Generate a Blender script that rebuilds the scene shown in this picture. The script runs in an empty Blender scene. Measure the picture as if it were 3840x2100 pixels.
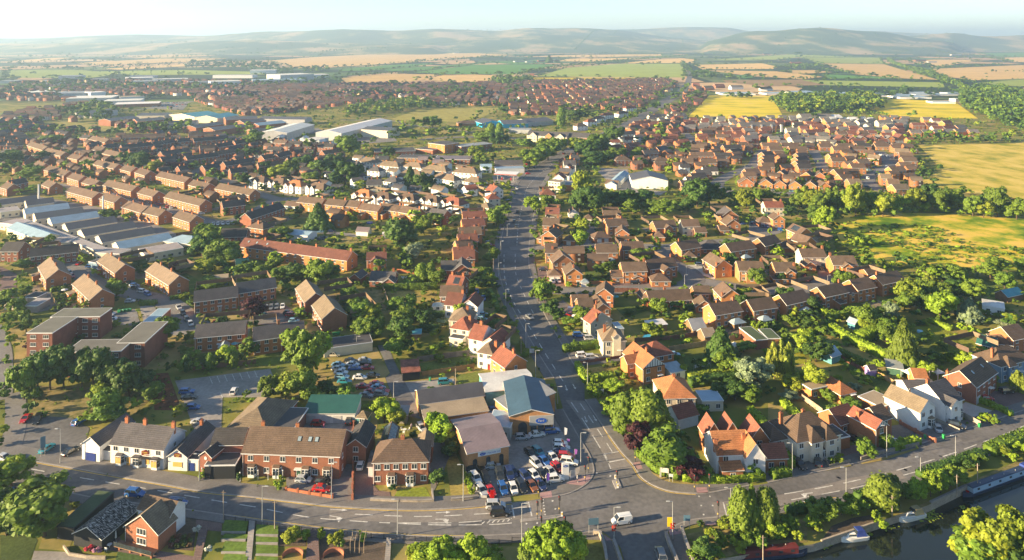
import bpy,math,random
import numpy as np
from mathutils import Vector,Matrix,noise
from mathutils.geometry import tessellate_polygon
RU,RC,RR,cos,sin,pi=random.uniform,random.choice,random.random,math.cos,math.sin,math.pi
random.seed(7);rng=np.random.default_rng(7)
sc=bpy.context.scene
COL=sc.collection
R=math.radians
def SI(o,k,v):o.inputs[k].default_value=v
FS,CX,HZ,CH=2683.0,1920.0,149.0,105.0
cam=bpy.data.cameras.new('camera');camo=bpy.data.objects.new('camera',cam);COL.objects.link(camo)
camo.location=(0,0,CH);camo.rotation_euler=(R(90),0,0)
cam.sensor_width=36;cam.lens=36*FS/3840;cam.shift_y=-(1050-HZ)/3840
cam.clip_start=1;cam.clip_end=90000
sc.camera=camo
SUN_EL,SUN_BACK=14.0,15.0
w=bpy.data.worlds.new('World');sc.world=w;w.use_nodes=True
nt=w.node_tree;bg=nt.nodes['Background']
sky=nt.nodes.new('ShaderNodeTexSky');sky.sky_type='NISHITA';sky.sun_disc=False
sky.sun_elevation=R(SUN_EL);sky.sun_rotation=R(-90-SUN_BACK)
sky.altitude=2500;sky.air_density=1.0;sky.dust_density=0.8;sky.ozone_density=1.5
nt.links.new(sky.outputs[0],bg.inputs[0]);SI(bg,1,0.057)
sl=bpy.data.lights.new('sun','SUN');sl.energy=5.0;sl.angle=R(0.6);sl.color=(1.0,0.77,0.46)
so=bpy.data.objects.new('sun',sl);COL.objects.link(so)
sd=Vector((-cos(R(SUN_BACK))*cos(R(SUN_EL)),-sin(R(SUN_BACK))*cos(R(SUN_EL)),sin(R(SUN_EL))))
so.rotation_euler=(-sd).to_track_quat('-Z','Y').to_euler()
so.location=(-300,0,300)
vs=sc.view_settings;vs.view_transform='Standard';vs.look='None';vs.exposure=2.05;vs.gamma=1;vs.use_curve_mapping=False
HAZE=1.3e-4
cy=sc.cycles;cy.use_denoising=True;cy.max_bounces=5;cy.diffuse_bounces=2;cy.glossy_bounces=2
cy.transmission_bounces=3;cy.volume_bounces=1;cy.transparent_max_bounces=8
cy.caustics_reflective=False;cy.caustics_refractive=False
CR={'D':(0,0,.67083)}
for i in range(4):
 CR['B%d'%i]=(960*i,1500,2.348);CR['M%d'%i]=(960*i,900,2.348)
for i in range(3):
 CR['U%d'%i]=(1280*i,400,2.0125);CR['F%d'%i]=(1280*i,0,2.0125)
cur=CR['D']
def use(c):
 global cur;cur=CR[c]
def uv(x,y):return cur[0]+x/cur[2],cur[1]+y/cur[2]
def P(x,y,z=0.0):
 u,v=uv(x,y);D=FS*(CH-z)/max(v-HZ,4)
 return Vector(((u-CX)*D/FS,D,z))
def scr(p):
 return CX+p.x*FS/p.y,HZ+(CH-p.z)*FS/p.y
def ppm(p):return FS/max(p.y,1)
MATS={}
def mat(name,col=None,rough=.8,spec=.3,objcol=False,scale=.5,amp=.25,fine=None,famp=.2,bump=0,metal=0,trans=0,coat=0,tint=False,emis=0):
 m=bpy.data.materials.new(name);m.use_nodes=True;MATS[name]=m
 n=m.node_tree.nodes;L=m.node_tree.links;b=n['Principled BSDF']
 SI(b,'Roughness',rough);SI(b,'Specular IOR Level',spec);SI(b,'Metallic',metal)
 if coat:SI(b,'Coat Weight',coat)
 geo=n.new('ShaderNodeNewGeometry')
 if objcol:
  oi=n.new('ShaderNodeObjectInfo');src=oi.outputs['Color']
 elif tint:
  at=n.new('ShaderNodeAttribute');at.attribute_name='tint';src=at.outputs['Color']
 else:
  rg=n.new('ShaderNodeRGB');rg.outputs[0].default_value=(*col,1);src=rg.outputs[0]
 def modulate(src,sc_,amp_,det):
  nz=n.new('ShaderNodeTexNoise');SI(nz,'Scale',sc_);SI(nz,'Detail',det)
  L.new(geo.outputs['Position'],nz.inputs['Vector'])
  mr=n.new('ShaderNodeMapRange');SI(mr,'From Min',.25);SI(mr,'From Max',.75)
  SI(mr,'To Min',1-amp_);SI(mr,'To Max',1+amp_)
  L.new(nz.outputs['Fac'],mr.inputs['Value'])
  mx=n.new('ShaderNodeVectorMath');mx.operation='SCALE'
  L.new(src,mx.inputs[0]);L.new(mr.outputs['Result'],mx.inputs['Scale'])
  return mx.outputs[0],nz
 nz=None
 if amp:src,nz=modulate(src,scale,amp,3)
 if fine:src,nz=modulate(src,fine,famp,2)
 L.new(src,b.inputs['Base Color'])
 if bump and nz:
  bp=n.new('ShaderNodeBump');SI(bp,'Strength',bump);SI(bp,'Distance',.1)
  L.new(nz.outputs['Fac'],bp.inputs['Height']);L.new(bp.outputs[0],b.inputs['Normal'])
 if trans:
  t=n.new('ShaderNodeBsdfTranslucent');L.new(src,t.inputs['Color']);ms=n.new('ShaderNodeMixShader');SI(ms,0,trans)
  L.new(b.outputs[0],ms.inputs[1]);L.new(t.outputs[0],ms.inputs[2]);L.new(ms.outputs[0],n['Material Output'].inputs[0])
 return m
def wave_on(m,scale,depth=.3,colour=.25,axis='X'):
 n=m.node_tree.nodes;L=m.node_tree.links;b=n['Principled BSDF']
 tc=n.new('ShaderNodeTexCoord');wv=n.new('ShaderNodeTexWave');wv.bands_direction=axis;SI(wv,'Scale',scale)
 SI(wv,'Distortion',.4);SI(wv,'Detail',1)
 L.new(tc.outputs['Object'],wv.inputs['Vector'])
 bp=n.new('ShaderNodeBump');SI(bp,'Strength',depth);SI(bp,'Distance',.08)
 L.new(wv.outputs['Fac'],bp.inputs['Height']);L.new(bp.outputs[0],b.inputs['Normal'])
 src=b.inputs['Base Color'].links[0].from_socket
 mr=n.new('ShaderNodeMapRange');SI(mr,'To Min',1-colour);SI(mr,'To Max',1+colour*.4)
 L.new(wv.outputs['Fac'],mr.inputs['Value']);mx=n.new('ShaderNodeVectorMath');mx.operation='SCALE'
 L.new(src,mx.inputs[0]);L.new(mr.outputs['Result'],mx.inputs['Scale']);L.new(mx.outputs[0],b.inputs['Base Color'])
mat('brick',objcol=True,rough=.9,scale=.35,amp=.18,fine=5,famp=.22,bump=.3)
mat('render',objcol=True,rough=.85,scale=.4,amp=.07,fine=2,famp=.06)
m=mat('roof_tile',objcol=True,rough=.85,scale=.5,amp=.22,fine=4,famp=.28,bump=.3);wave_on(m,1.1,.35,.18,'Z')
m=mat('metal_roof',objcol=True,rough=.5,spec=.4,scale=.3,amp=.15,fine=1.5,famp=.08);wave_on(m,1.0,.3,.16,'X')
mat('flat_roof',objcol=True,rough=.9,scale=.25,amp=.16,fine=2.5,famp=.12)
mat('trim',(.72,.72,.70),rough=.5,amp=0)
mat('paint',objcol=True,rough=.45,scale=1.5,amp=.08)
mat('glass',(.035,.045,.055),rough=.08,spec=.8,scale=.8,amp=.5)
mat('clear_roof',(.26,.33,.37),rough=.35,spec=.5,scale=.8,amp=.2)
mat('asphalt',(.135,.13,.13),rough=.85,scale=.07,amp=.34,fine=.9,famp=.22)
mat('old_asphalt',(.18,.17,.165),rough=.9,scale=.1,amp=.22,fine=1.5,famp=.15)
mat('worn_asphalt',(.21,.19,.175),rough=.9,scale=.15,amp=.18,fine=1.6,famp=.14)
mat('pavement',(.16,.15,.145),rough=.9,scale=.2,amp=.2,fine=2.5,famp=.14)
mat('concrete',(.27,.25,.235),rough=.9,scale=.12,amp=.25,fine=1.2,famp=.16)
mat('block_paving',(.17,.115,.105),rough=.9,scale=.2,amp=.2,fine=4,famp=.25)
mat('pink_paving',(.36,.22,.22),rough=.9,scale=.5,amp=.1,fine=4,famp=.15)
mat('gravel',(.42,.40,.36),rough=.95,scale=.3,amp=.1,fine=4,famp=.2)
mat('white_paint',(.52,.51,.48),rough=.7,scale=1.2,amp=.4)
mat('yellow_paint',(.52,.36,.08),rough=.7,scale=1.2,amp=.25)
mat('stone',(.33,.28,.22),rough=.9,scale=.8,amp=.2,fine=3,famp=.2)
mat('wood',objcol=True,rough=.85,scale=.7,amp=.2,fine=6,famp=.2)
mat('steel',(.42,.43,.43),rough=.45,spec=.5,scale=.5,amp=.1,metal=.3)
mat('dark_metal',(.03,.03,.032),rough=.5,scale=.5,amp=.1)
mat('tyre',(.015,.015,.016),rough=.8,amp=0)
mat('car_paint',objcol=True,rough=.28,spec=.5,scale=.4,amp=.05,coat=.6)
mat('car_glass',(.02,.025,.03),rough=.06,spec=.8,amp=0)
mat('lamp_glass',(.6,.6,.58),rough=.15,amp=0)
mat('red_lens',(.35,.01,.01),rough=.2,amp=0)
mat('rust',(.20,.075,.05),rough=.8,scale=.6,amp=.45,fine=3,famp=.3)
mat('bark',(.10,.07,.045),rough=.95,scale=3,amp=.3)
mat('leaf',objcol=True,rough=.6,spec=.25,scale=.5,amp=.28,fine=3,famp=.22,trans=.22)
mat('leaf_mass',tint=True,rough=.7,spec=.2,scale=.35,amp=.3,fine=2,famp=.2,trans=.15)
mat('plot',tint=True,rough=.95,spec=.1,scale=.3,amp=.25,fine=1.6,famp=.25)
mat('house_mass',tint=True,rough=.85,spec=.2,scale=.5,amp=.12)
mat('grass',objcol=True,rough=.95,spec=.1,scale=.12,amp=.28,fine=1.4,famp=.3,bump=.4)
mat('soil',(.10,.075,.055),rough=.95,scale=.4,amp=.3,fine=3,famp=.3)
mat('skin',(.55,.33,.24),rough=.6,amp=0)
mat('cloth',objcol=True,rough=.9,scale=3,amp=.1)
def M(n):return MATS[n]
m=mat('crop',objcol=True,rough=.95,spec=.1,scale=.012,amp=.12,fine=.08,famp=.10)
n=m.node_tree.nodes;L=m.node_tree.links;b=n['Principled BSDF']
geo=n.new('ShaderNodeNewGeometry');wv=n.new('ShaderNodeTexWave');SI(wv,'Scale',.028);SI(wv,'Distortion',1.0)
mp=n.new('ShaderNodeMapping');SI(mp,'Rotation',(0,0,R(55)));L.new(geo.outputs['Position'],mp.inputs[0]);L.new(mp.outputs[0],wv.inputs[0])
src=b.inputs['Base Color'].links[0].from_socket;mr=n.new('ShaderNodeMapRange');SI(mr,'To Min',.9);SI(mr,'To Max',1.06)
L.new(wv.outputs['Fac'],mr.inputs['Value']);mx=n.new('ShaderNodeVectorMath');mx.operation='SCALE';L.new(src,mx.inputs[0]);L.new(mr.outputs[0],mx.inputs['Scale']);L.new(mx.outputs[0],b.inputs['Base Color'])
def ramp_mat(name,scale,stops,detail=6,rough=.95,second=None,stretch=(1,1,1),bump=.0):
 m=bpy.data.materials.new(name);m.use_nodes=True;MATS[name]=m
 n=m.node_tree.nodes;L=m.node_tree.links;b=n['Principled BSDF'];SI(b,'Roughness',rough);SI(b,'Specular IOR Level',.1)
 geo=n.new('ShaderNodeNewGeometry');mp=n.new('ShaderNodeMapping');SI(mp,'Scale',stretch)
 L.new(geo.outputs['Position'],mp.inputs[0])
 nz=n.new('ShaderNodeTexNoise');SI(nz,'Scale',scale);SI(nz,'Detail',detail);SI(nz,'Roughness',.62)
 L.new(mp.outputs[0],nz.inputs['Vector'])
 cr=n.new('ShaderNodeValToRGB');el=cr.color_ramp.elements
 while len(el)<len(stops):el.new(.5)
 for e_,(p_,c_)in zip(el,stops):e_.position=p_;e_.color=(*c_,1)
 L.new(nz.outputs['Fac'],cr.inputs[0]);L.new(cr.outputs[0],b.inputs['Base Color'])
 if bump:
  bp=n.new('ShaderNodeBump');SI(bp,'Strength',bump);SI(bp,'Distance',.5);L.new(nz.outputs['Fac'],bp.inputs['Height']);L.new(bp.outputs[0],b.inputs['Normal'])
 return m
ramp_mat('meadow',.06,[(.30,(.20,.24,.03)),(.44,(.40,.34,.05)),(.54,(.56,.43,.09)),(.72,(.66,.50,.17))],detail=9,stretch=(1,.6,1),bump=.8)
ramp_mat('rough_meadow',.045,[(.34,(.06,.14,.01)),(.43,(.18,.27,.015)),(.49,(.40,.37,.03)),(.55,(.64,.46,.07)),(.72,(.68,.46,.14))],detail=9,bump=1)
ramp_mat('yellow_meadow',.03,[(.34,(.34,.32,.03)),(.46,(.62,.50,.02)),(.58,(.70,.54,.05)),(.68,(.62,.44,.20))],detail=9,stretch=(.5,1,1))
ramp_mat('dry_lawn',.1,[(.3,(.16,.16,.045)),(.5,(.30,.24,.085)),(.7,(.38,.28,.12))])
ramp_mat('peeling',2.6,[(.4,(.02,.02,.022)),(.52,(.05,.05,.05)),(.58,(.45,.44,.42)),(.75,(.6,.58,.55))],stretch=(.35,2.5,1))
ramp_mat('hill_land',.0022,[(.38,(.05,.085,.04)),(.50,(.08,.11,.05)),(.54,(.20,.20,.09)),(.60,(.40,.29,.16))],detail=12,stretch=(1,.6,1))
ramp_mat('scrub',.3,[(.3,(.06,.09,.02)),(.5,(.22,.18,.07)),(.7,(.36,.27,.12))])
ramp_mat('bracken',.5,[(.3,(.07,.03,.02)),(.55,(.16,.065,.035)),(.75,(.24,.11,.05))],bump=1)
m=bpy.data.materials.new('land');m.use_nodes=True;MATS['land']=m
n=m.node_tree.nodes;L=m.node_tree.links;b=n['Principled BSDF'];SI(b,'Roughness',.95);SI(b,'Specular IOR Level',.1)
geo=n.new('ShaderNodeNewGeometry')
nz=n.new('ShaderNodeTexNoise');SI(nz,'Scale',.06);SI(nz,'Detail',7);L.new(geo.outputs['Position'],nz.inputs['Vector'])
cr=n.new('ShaderNodeValToRGB');el=cr.color_ramp.elements
for k in range(3):el.new(.5)
for e_,(p_,c_)in zip(el,[(.28,(.07,.09,.02)),(.42,(.14,.16,.03)),(.52,(.21,.20,.045)),(.62,(.31,.24,.08)),(.75,(.25,.19,.11))]):e_.position=p_;e_.color=(*c_,1)
L.new(nz.outputs['Fac'],cr.inputs[0])
mp=n.new('ShaderNodeMapping');SI(mp,'Scale',(.0030,.0024,1));SI(mp,'Rotation',(0,0,.35));L.new(geo.outputs['Position'],mp.inputs[0])
vo=n.new('ShaderNodeTexVoronoi');vo.voronoi_dimensions='2D';SI(vo,'Scale',1);L.new(mp.outputs[0],vo.inputs['Vector'])
c2=n.new('ShaderNodeValToRGB');c2.color_ramp.interpolation='CONSTANT';el=c2.color_ramp.elements
for k in range(6):el.new(.5)
for e_,(p_,c_)in zip(el,[(0,(.50,.33,.18)),(.24,(.13,.17,.06)),(.36,(.44,.29,.16)),(.55,(.09,.15,.05)),(.66,(.05,.075,.03)),(.74,(.52,.36,.20)),(.88,(.20,.20,.08)),(.95,(.24,.16,.10))]):e_.position=p_;e_.color=(*c_,1)
L.new(vo.outputs['Color'],c2.inputs[0])
ve=n.new('ShaderNodeTexVoronoi');ve.voronoi_dimensions='2D';ve.feature='DISTANCE_TO_EDGE';SI(ve,'Scale',1);L.new(mp.outputs[0],ve.inputs['Vector'])
lt=n.new('ShaderNodeMath');lt.operation='LESS_THAN';SI(lt,1,.035);L.new(ve.outputs['Distance'],lt.inputs[0])
me=n.new('ShaderNodeMix');me.data_type='RGBA';SI(me,'B',(.03,.05,.02,1));L.new(lt.outputs[0],me.inputs['Factor']);L.new(c2.outputs[0],me.inputs['A'])
nw=n.new('ShaderNodeTexNoise');SI(nw,'Scale',.0016);SI(nw,'Detail',8);L.new(geo.outputs['Position'],nw.inputs['Vector'])
gt=n.new('ShaderNodeMath');gt.operation='GREATER_THAN';SI(gt,1,.505);L.new(nw.outputs['Fac'],gt.inputs[0])
mw=n.new('ShaderNodeMix');mw.data_type='RGBA';SI(mw,'B',(.028,.05,.02,1));L.new(gt.outputs[0],mw.inputs['Factor']);L.new(me.outputs['Result'],mw.inputs['A'])
sx=n.new('ShaderNodeSeparateXYZ');L.new(geo.outputs['Position'],sx.inputs[0])
mr=n.new('ShaderNodeMapRange');SI(mr,'From Min',1150);SI(mr,'From Max',1250);L.new(sx.outputs['Y'],mr.inputs['Value'])
mf=n.new('ShaderNodeMix');mf.data_type='RGBA';L.new(mr.outputs['Result'],mf.inputs['Factor']);L.new(cr.outputs[0],mf.inputs['A']);L.new(mw.outputs['Result'],mf.inputs['B'])
L.new(mf.outputs['Result'],b.inputs['Base Color'])
m=bpy.data.materials.new('river');m.use_nodes=True;MATS['river']=m
n=m.node_tree.nodes;L=m.node_tree.links;b=n['Principled BSDF'];SI(b,'Base Color',(.012,.018,.016,1));SI(b,'Roughness',.06)
SI(b,'Specular IOR Level',.5)
geo=n.new('ShaderNodeNewGeometry');nz=n.new('ShaderNodeTexNoise');SI(nz,'Scale',1.2);SI(nz,'Detail',2);L.new(geo.outputs['Position'],nz.inputs['Vector'])
bp=n.new('ShaderNodeBump');SI(bp,'Strength',.04);SI(bp,'Distance',.1);L.new(nz.outputs['Fac'],bp.inputs['Height']);L.new(bp.outputs[0],b.inputs['Normal'])
def link(name,data,parent=None,color=None,loc=None,rz=None):
 o=bpy.data.objects.new(name,data);COL.objects.link(o)
 if parent is not None:o.parent=parent
 if color is not None:o.color=(*color,1)
 if loc is not None:o.location=loc
 if rz is not None:o.rotation_euler=(0,0,rz)
 return o
def tag(o,label,cat,group=None,kind=None):
 if label:o['label']=label
 if cat:o['category']=cat
 if group:o['group']=group
 if kind:o['kind']=kind
 return o
def empty(name,loc,rz=0):
 o=bpy.data.objects.new(name,None);COL.objects.link(o);o.location=loc;o.rotation_euler=(0,0,rz);o.empty_display_size=.3
 return o
class MB:
 def __init__(s):s.v=[];s.f=[];s.m=[]
 def add(s,vs,fs,mi=0):
  k=len(s.v);s.v+=[tuple(p)for p in vs];s.f+=[tuple(i+k for i in f)for f in fs];s.m+=[mi]*len(fs)
 def quad(s,a,b,c,d,mi=0):s.add([a,b,c,d],[(0,1,2,3)],mi)
 def box(s,x0,x1,y0,y1,z0,z1,mi=0):
  s.add([(x0,y0,z0),(x1,y0,z0),(x1,y1,z0),(x0,y1,z0),(x0,y0,z1),(x1,y0,z1),(x1,y1,z1),(x0,y1,z1)],
[(0,3,2,1),(4,5,6,7),(0,1,5,4),(1,2,6,5),(2,3,7,6),(3,0,4,7)],mi)
 def hexa(s,lo,hi,mi=0):
  s.add(list(lo)+list(hi),[(0,3,2,1),(4,5,6,7),(0,1,5,4),(1,2,6,5),(2,3,7,6),(3,0,4,7)],mi)
 def cyl(s,a,b,r0,r1=None,n=8,mi=0,cap=True):
  a=Vector(a);b=Vector(b);r1=r0 if r1 is None else r1
  d=(b-a).normalized();u=d.orthogonal().normalized();w_=d.cross(u)
  vs=[]
  for c,r in((a,r0),(b,r1)):
   for i in range(n):
    t=2*pi*i/n;vs.append(c+(u*cos(t)+w_*sin(t))*r)
  fs=[(i,(i+1)%n,n+(i+1)%n,n+i)for i in range(n)]
  if cap:fs+=[tuple(range(n-1,-1,-1)),tuple(range(n,2*n))]
  s.add(vs,fs,mi)
 def loft(s,rings,mi=0,cap=True):
  n_=len(rings[0]);vs=[p for r in rings for p in r];fs=[]
  for k in range(len(rings)-1):
   for i in range(n_):
    fs.append((k*n_+i,k*n_+(i+1)%n_,(k+1)*n_+(i+1)%n_,(k+1)*n_+i))
  if cap:fs+=[tuple(range(n_-1,-1,-1)),tuple(range((len(rings)-1)*n_,len(rings)*n_))]
  s.add(vs,fs,mi)
 def prism(s,pts,y0,y1,mi=0):
  n_=len(pts);s.add([(x,y0,z)for x,z in pts]+[(x,y1,z)for x,z in pts],
[tuple(range(n_)),tuple(range(2*n_-1,n_-1,-1))]+[(i,n_+i,n_+(i+1)%n_,(i+1)%n_)for i in range(n_)],mi)
 def mesh(s,name,mats,smooth=False):
  me_=bpy.data.meshes.new(name);me_.from_pydata(s.v,[],s.f)
  for mm in mats:me_.materials.append(M(mm))
  if len(mats)>1:me_.polygons.foreach_set('material_index',s.m)
  if smooth:me_.polygons.foreach_set('use_smooth',[True]*len(s.f))
  me_.update();return me_
 def build(s,name,mats,parent=None,color=None,smooth=False,loc=None,rz=None):
  if isinstance(mats,str):mats=[mats]
  return link(name,s.mesh(name,mats,smooth),parent,color,loc,rz)
def np_mesh(name,verts,faces_flat,size,matname,tint=None,smooth=False):
 me_=bpy.data.meshes.new(name);nv=len(verts);nf=len(faces_flat)//size
 me_.vertices.add(nv);me_.vertices.foreach_set('co',np.asarray(verts,np.float32).ravel())
 me_.loops.add(len(faces_flat));me_.loops.foreach_set('vertex_index',np.asarray(faces_flat,np.int32))
 me_.polygons.add(nf);me_.polygons.foreach_set('loop_start',np.arange(0,nf*size,size,dtype=np.int32))
 me_.update(calc_edges=True);me_.materials.append(M(matname))
 if tint is not None:
  a_=me_.color_attributes.new('tint','FLOAT_COLOR','POINT')
  c4=np.ones((nv,4),np.float32);c4[:,:3]=tint;a_.data.foreach_set('color',c4.ravel())
 if smooth:me_.polygons.foreach_set('use_smooth',[True]*nf)
 return me_
def poly(name,pts,z,matname,color=None,parent=None,thick=0):
 vs=[Vector((p[0],p[1],z))for p in pts]
 if thick:
  mb=MB();tris=tessellate_polygon([vs]);mb.add(vs,tris)
  nn=len(vs);mb.add(vs+[Vector((p.x,p.y,z-thick))for p in vs],[(i,(i+1)%nn,nn+(i+1)%nn,nn+i)for i in range(nn)])
  return mb.build(name,matname,parent,color)
 me_=bpy.data.meshes.new(name);tris=tessellate_polygon([vs]);me_.from_pydata(vs,[],[t if(vs[t[1]]-vs[t[0]]).cross(vs[t[2]]-vs[t[0]]).z>0 else(t[0],t[2],t[1])for t in tris])
 me_.materials.append(M(matname));return link(name,me_,parent,color)
def smooth_line(pts,k=4):
 if len(pts)<3:return[Vector(p)for p in pts]
 pts=[Vector(p)for p in pts];out=[]
 for i in range(len(pts)-1):
  p0=pts[max(i-1,0)];p1=pts[i];p2=pts[i+1];p3=pts[min(i+2,len(pts)-1)]
  for j in range(k):
   t=j/k
   out.append(.5*((2*p1)+(p2-p0)*t+(2*p0-5*p1+4*p2-p3)*t*t+(3*p1-p0-3*p2+p3)*t**3))
 out.append(pts[-1]);return out
def normals2(pts):
 out=[]
 for i in range(len(pts)):
  d=pts[min(i+1,len(pts)-1)]-pts[max(i-1,0)];d.z=0;d.normalize();out.append(Vector((-d.y,d.x,0)))
 return out
def ribbon(name,pts,a,b_,z,matname,parent=None,thick=0,color=None):
 ns=normals2(pts);mb=MB()
 A=[p+n_*a for p,n_ in zip(pts,ns)];B=[p+n_*b_ for p,n_ in zip(pts,ns)]
 for i in range(len(pts)-1):
  q=[Vector((p.x,p.y,z))for p in(A[i],B[i],B[i+1],A[i+1])]
  if(q[1]-q[0]).cross(q[2]-q[0]).z<0:q=q[::-1]
  mb.quad(*q)
  if thick:
   for p,r in((A[i],A[i+1]),(B[i],B[i+1])):
    mb.quad((p.x,p.y,z-thick),(r.x,r.y,z-thick),(r.x,r.y,z),(p.x,p.y,z))
 return mb.build(name,matname,parent,color)
GX0,GY0,GN,GM=-700,120,1400,1100
occ=np.zeros((GM,GN),bool)
def occ_poly(pts,grow=0):
 xs=np.array([p[0]for p in pts]);ys=np.array([p[1]for p in pts])
 x0=max(int(xs.min()-GX0-grow),0);x1=min(int(xs.max()-GX0+grow)+2,GN);y0=max(int(ys.min()-GY0-grow),0);y1=min(int(ys.max()-GY0+grow)+2,GM)
 if x1<=x0 or y1<=y0:return
 gx,gy=np.meshgrid(np.arange(x0,x1)+GX0+.5,np.arange(y0,y1)+GY0+.5);ins=np.zeros(gx.shape,bool);nn=len(pts)
 for i in range(nn):
  ax,ay,bx_,by=xs[i],ys[i],xs[(i+1)%nn],ys[(i+1)%nn]
  if ay==by:continue
  c=((ay>gy)!=(by>gy))&(gx<(bx_-ax)*(gy-ay)/(by-ay)+ax);ins^=c
 occ[y0:y1,x0:x1]|=ins
def occ_disc(x,y,r):
 occ_poly([(x+r*cos(t),y+r*sin(t))for t in(0,.785,1.57,2.356,3.14,3.93,4.71,5.5)])
def is_free(x,y):
 i,j=int(y-GY0),int(x-GX0)
 return 0<=i<GM and 0<=j<GN and not occ[i,j]
def occ_line(pts,hw):
 for p in pts:occ_disc(p[0],p[1],hw)
ORD=['first','second','third','fourth','fifth','sixth','seventh','eighth','ninth','tenth','eleventh','twelfth','thirteenth','fourteenth','fifteenth','sixteenth','seventeenth','eighteenth','nineteenth','twentieth']
def ordinal(i):
 if i<20:return ORD[i]
 tens={2:'twenty',3:'thirty',4:'forty',5:'fifty',6:'sixty'}[(i+1)//10];u_=(i+1)%10
 return{'twenty':'twentieth','thirty':'thirtieth','forty':'fortieth','fifty':'fiftieth','sixty':'sixtieth'}[tens]if u_==0 else tens+'-'+ORD[u_-1]
PLACES=[]
def near_place(p):
 u,v=scr(p);best=min(PLACES,key=lambda q:math.hypot(q[0]-u,(q[1]-v)*1.6));du,dv=u-best[0],v-best[1]
 if abs(du)>1.3*abs(dv):rel='left of' if du<0 else 'right of'
 else:rel='behind' if dv<0 else 'in front of'
 return rel+' '+best[2]
def PX(c,pts,z=0.0):
 use(c);return[P(x,y,z)for x,y in pts]
BANK=PX('B2',[(1560,1500),(1700,1440),(1830,1400)])+PX('B3',[(0,1330),(200,1300),(400,1268),(470,1245),(930,1085),(1000,1062),(1200,995),(1400,930),(1740,765),(1950,700),(2254,590)])
bd=(BANK[-1]-BANK[-3]).normalized()
BANK.append(BANK[-1]+bd*600)
land=[(-26000,60),(BANK[0].x,60)]+[(p.x,p.y)for p in BANK]+[(26000,BANK[-1].y),(26000,26000),(-26000,26000)]
tag(poly('ground',land,0,'land'),'grassy ground under the town and fields','ground',kind='structure')
mb=MB()
for a_,b2 in zip(BANK[:-1],BANK[1:]):mb.quad((a_.x,a_.y,-3),(b2.x,b2.y,-3),(b2.x,b2.y,0),(a_.x,a_.y,0))
tag(mb.build('river_bank','stone'),'low retaining edge along the river','bank',kind='structure')
tag(poly('river',[(0,20),(2500,20),(2500,900),(500,900),(0,300)],-1.6,'river'),'dark calm river along the bank','river',kind='structure')
SZ=[0]
def struct(name,c,pts,z,matname,label,cat,color=None,block=True,sm=0):
 q=PX(c,pts);SZ[0]+=.0001;z+=SZ[0]
 if sm:q=smooth_line(q+[q[0]],sm)[:-1]
 if block:occ_poly([(p.x,p.y)for p in q])
 return tag(poly(name,q,z,matname,color),label,cat,kind='structure')
RIDGES=[
(9000,3800,[(-900,110),(0,95),(200,88),(500,90),(640,80),(760,75),(860,67),(960,72),(1010,74),(1100,68),(1180,71),(1250,73),(1330,67),(1450,69),(1560,74),(1650,90),(1800,103)]),
(11500,2600,[(900,95),(1300,80),(1550,72),(1640,66),(1740,64),(1830,67),(1900,76),(1990,74),(2100,70),(2200,73),(2330,84),(2480,90),(3300,98)]),
(6800,1900,[(1780,104),(1860,84),(1905,79),(1960,77),(2010,69),(2060,67),(2110,70),(2170,76),(2240,84),(2310,95),(2400,106)]),
(8000,1700,[(2240,103),(2290,86),(2350,80),(2400,79),(2450,84),(2500,87),(2560,85),(2800,90),(3300,98)]),
(6300,1500,[(-900,108),(300,107),(460,103),(640,100),(800,108),(1100,112)]),
]
def hill_h(X,Y):
 z=np.full_like(X,-6.0)
 for D,hd,line in RIDGES:
  us=np.array([p[0]for p in line],float);vv=np.array([p[1]for p in line],float)
  U=1288+X*1800/Y
  top=CH+(98-np.interp(U,us,vv))*.9*D/1800
  k=np.clip(1-np.abs(Y-D)/hd,0,1);k=k*k*(3-2*k)
  z=np.maximum(z,np.where((U<us[0])|(U>us[-1]),-6,(top+6)*k-6))
 return z
xs=np.linspace(-13000,13000,300);ys=np.linspace(4300,14500,150)
gx,gy=np.meshgrid(xs,ys);gz=hill_h(gx,gy)
bump_=np.array([[noise.fractal(Vector((x*.0008,y*.0008,0)),1,2,5)for x in xs]for y in ys])
gz=gz+np.clip(gz,0,150)*.22*bump_
vv=np.stack([gx.ravel(),gy.ravel(),gz.ravel()],1);nx=len(xs);ii=np.arange(len(ys)-1)[:,None]*nx+np.arange(nx-1)[None,:]
ff=np.stack([ii,ii+1,ii+nx+1,ii+nx],-1).reshape(-1)
tag(link('hills',np_mesh('hills',vv,ff,4,'hill_land',smooth=True)),'long hazy line of wooded hills on the horizon','hills',kind='structure')
TAN,GRN,PAL,YEL,BRN=(.62,.41,.16),(.10,.24,.04),(.28,.34,.07),(.60,.46,.02),(.30,.20,.10)
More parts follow.
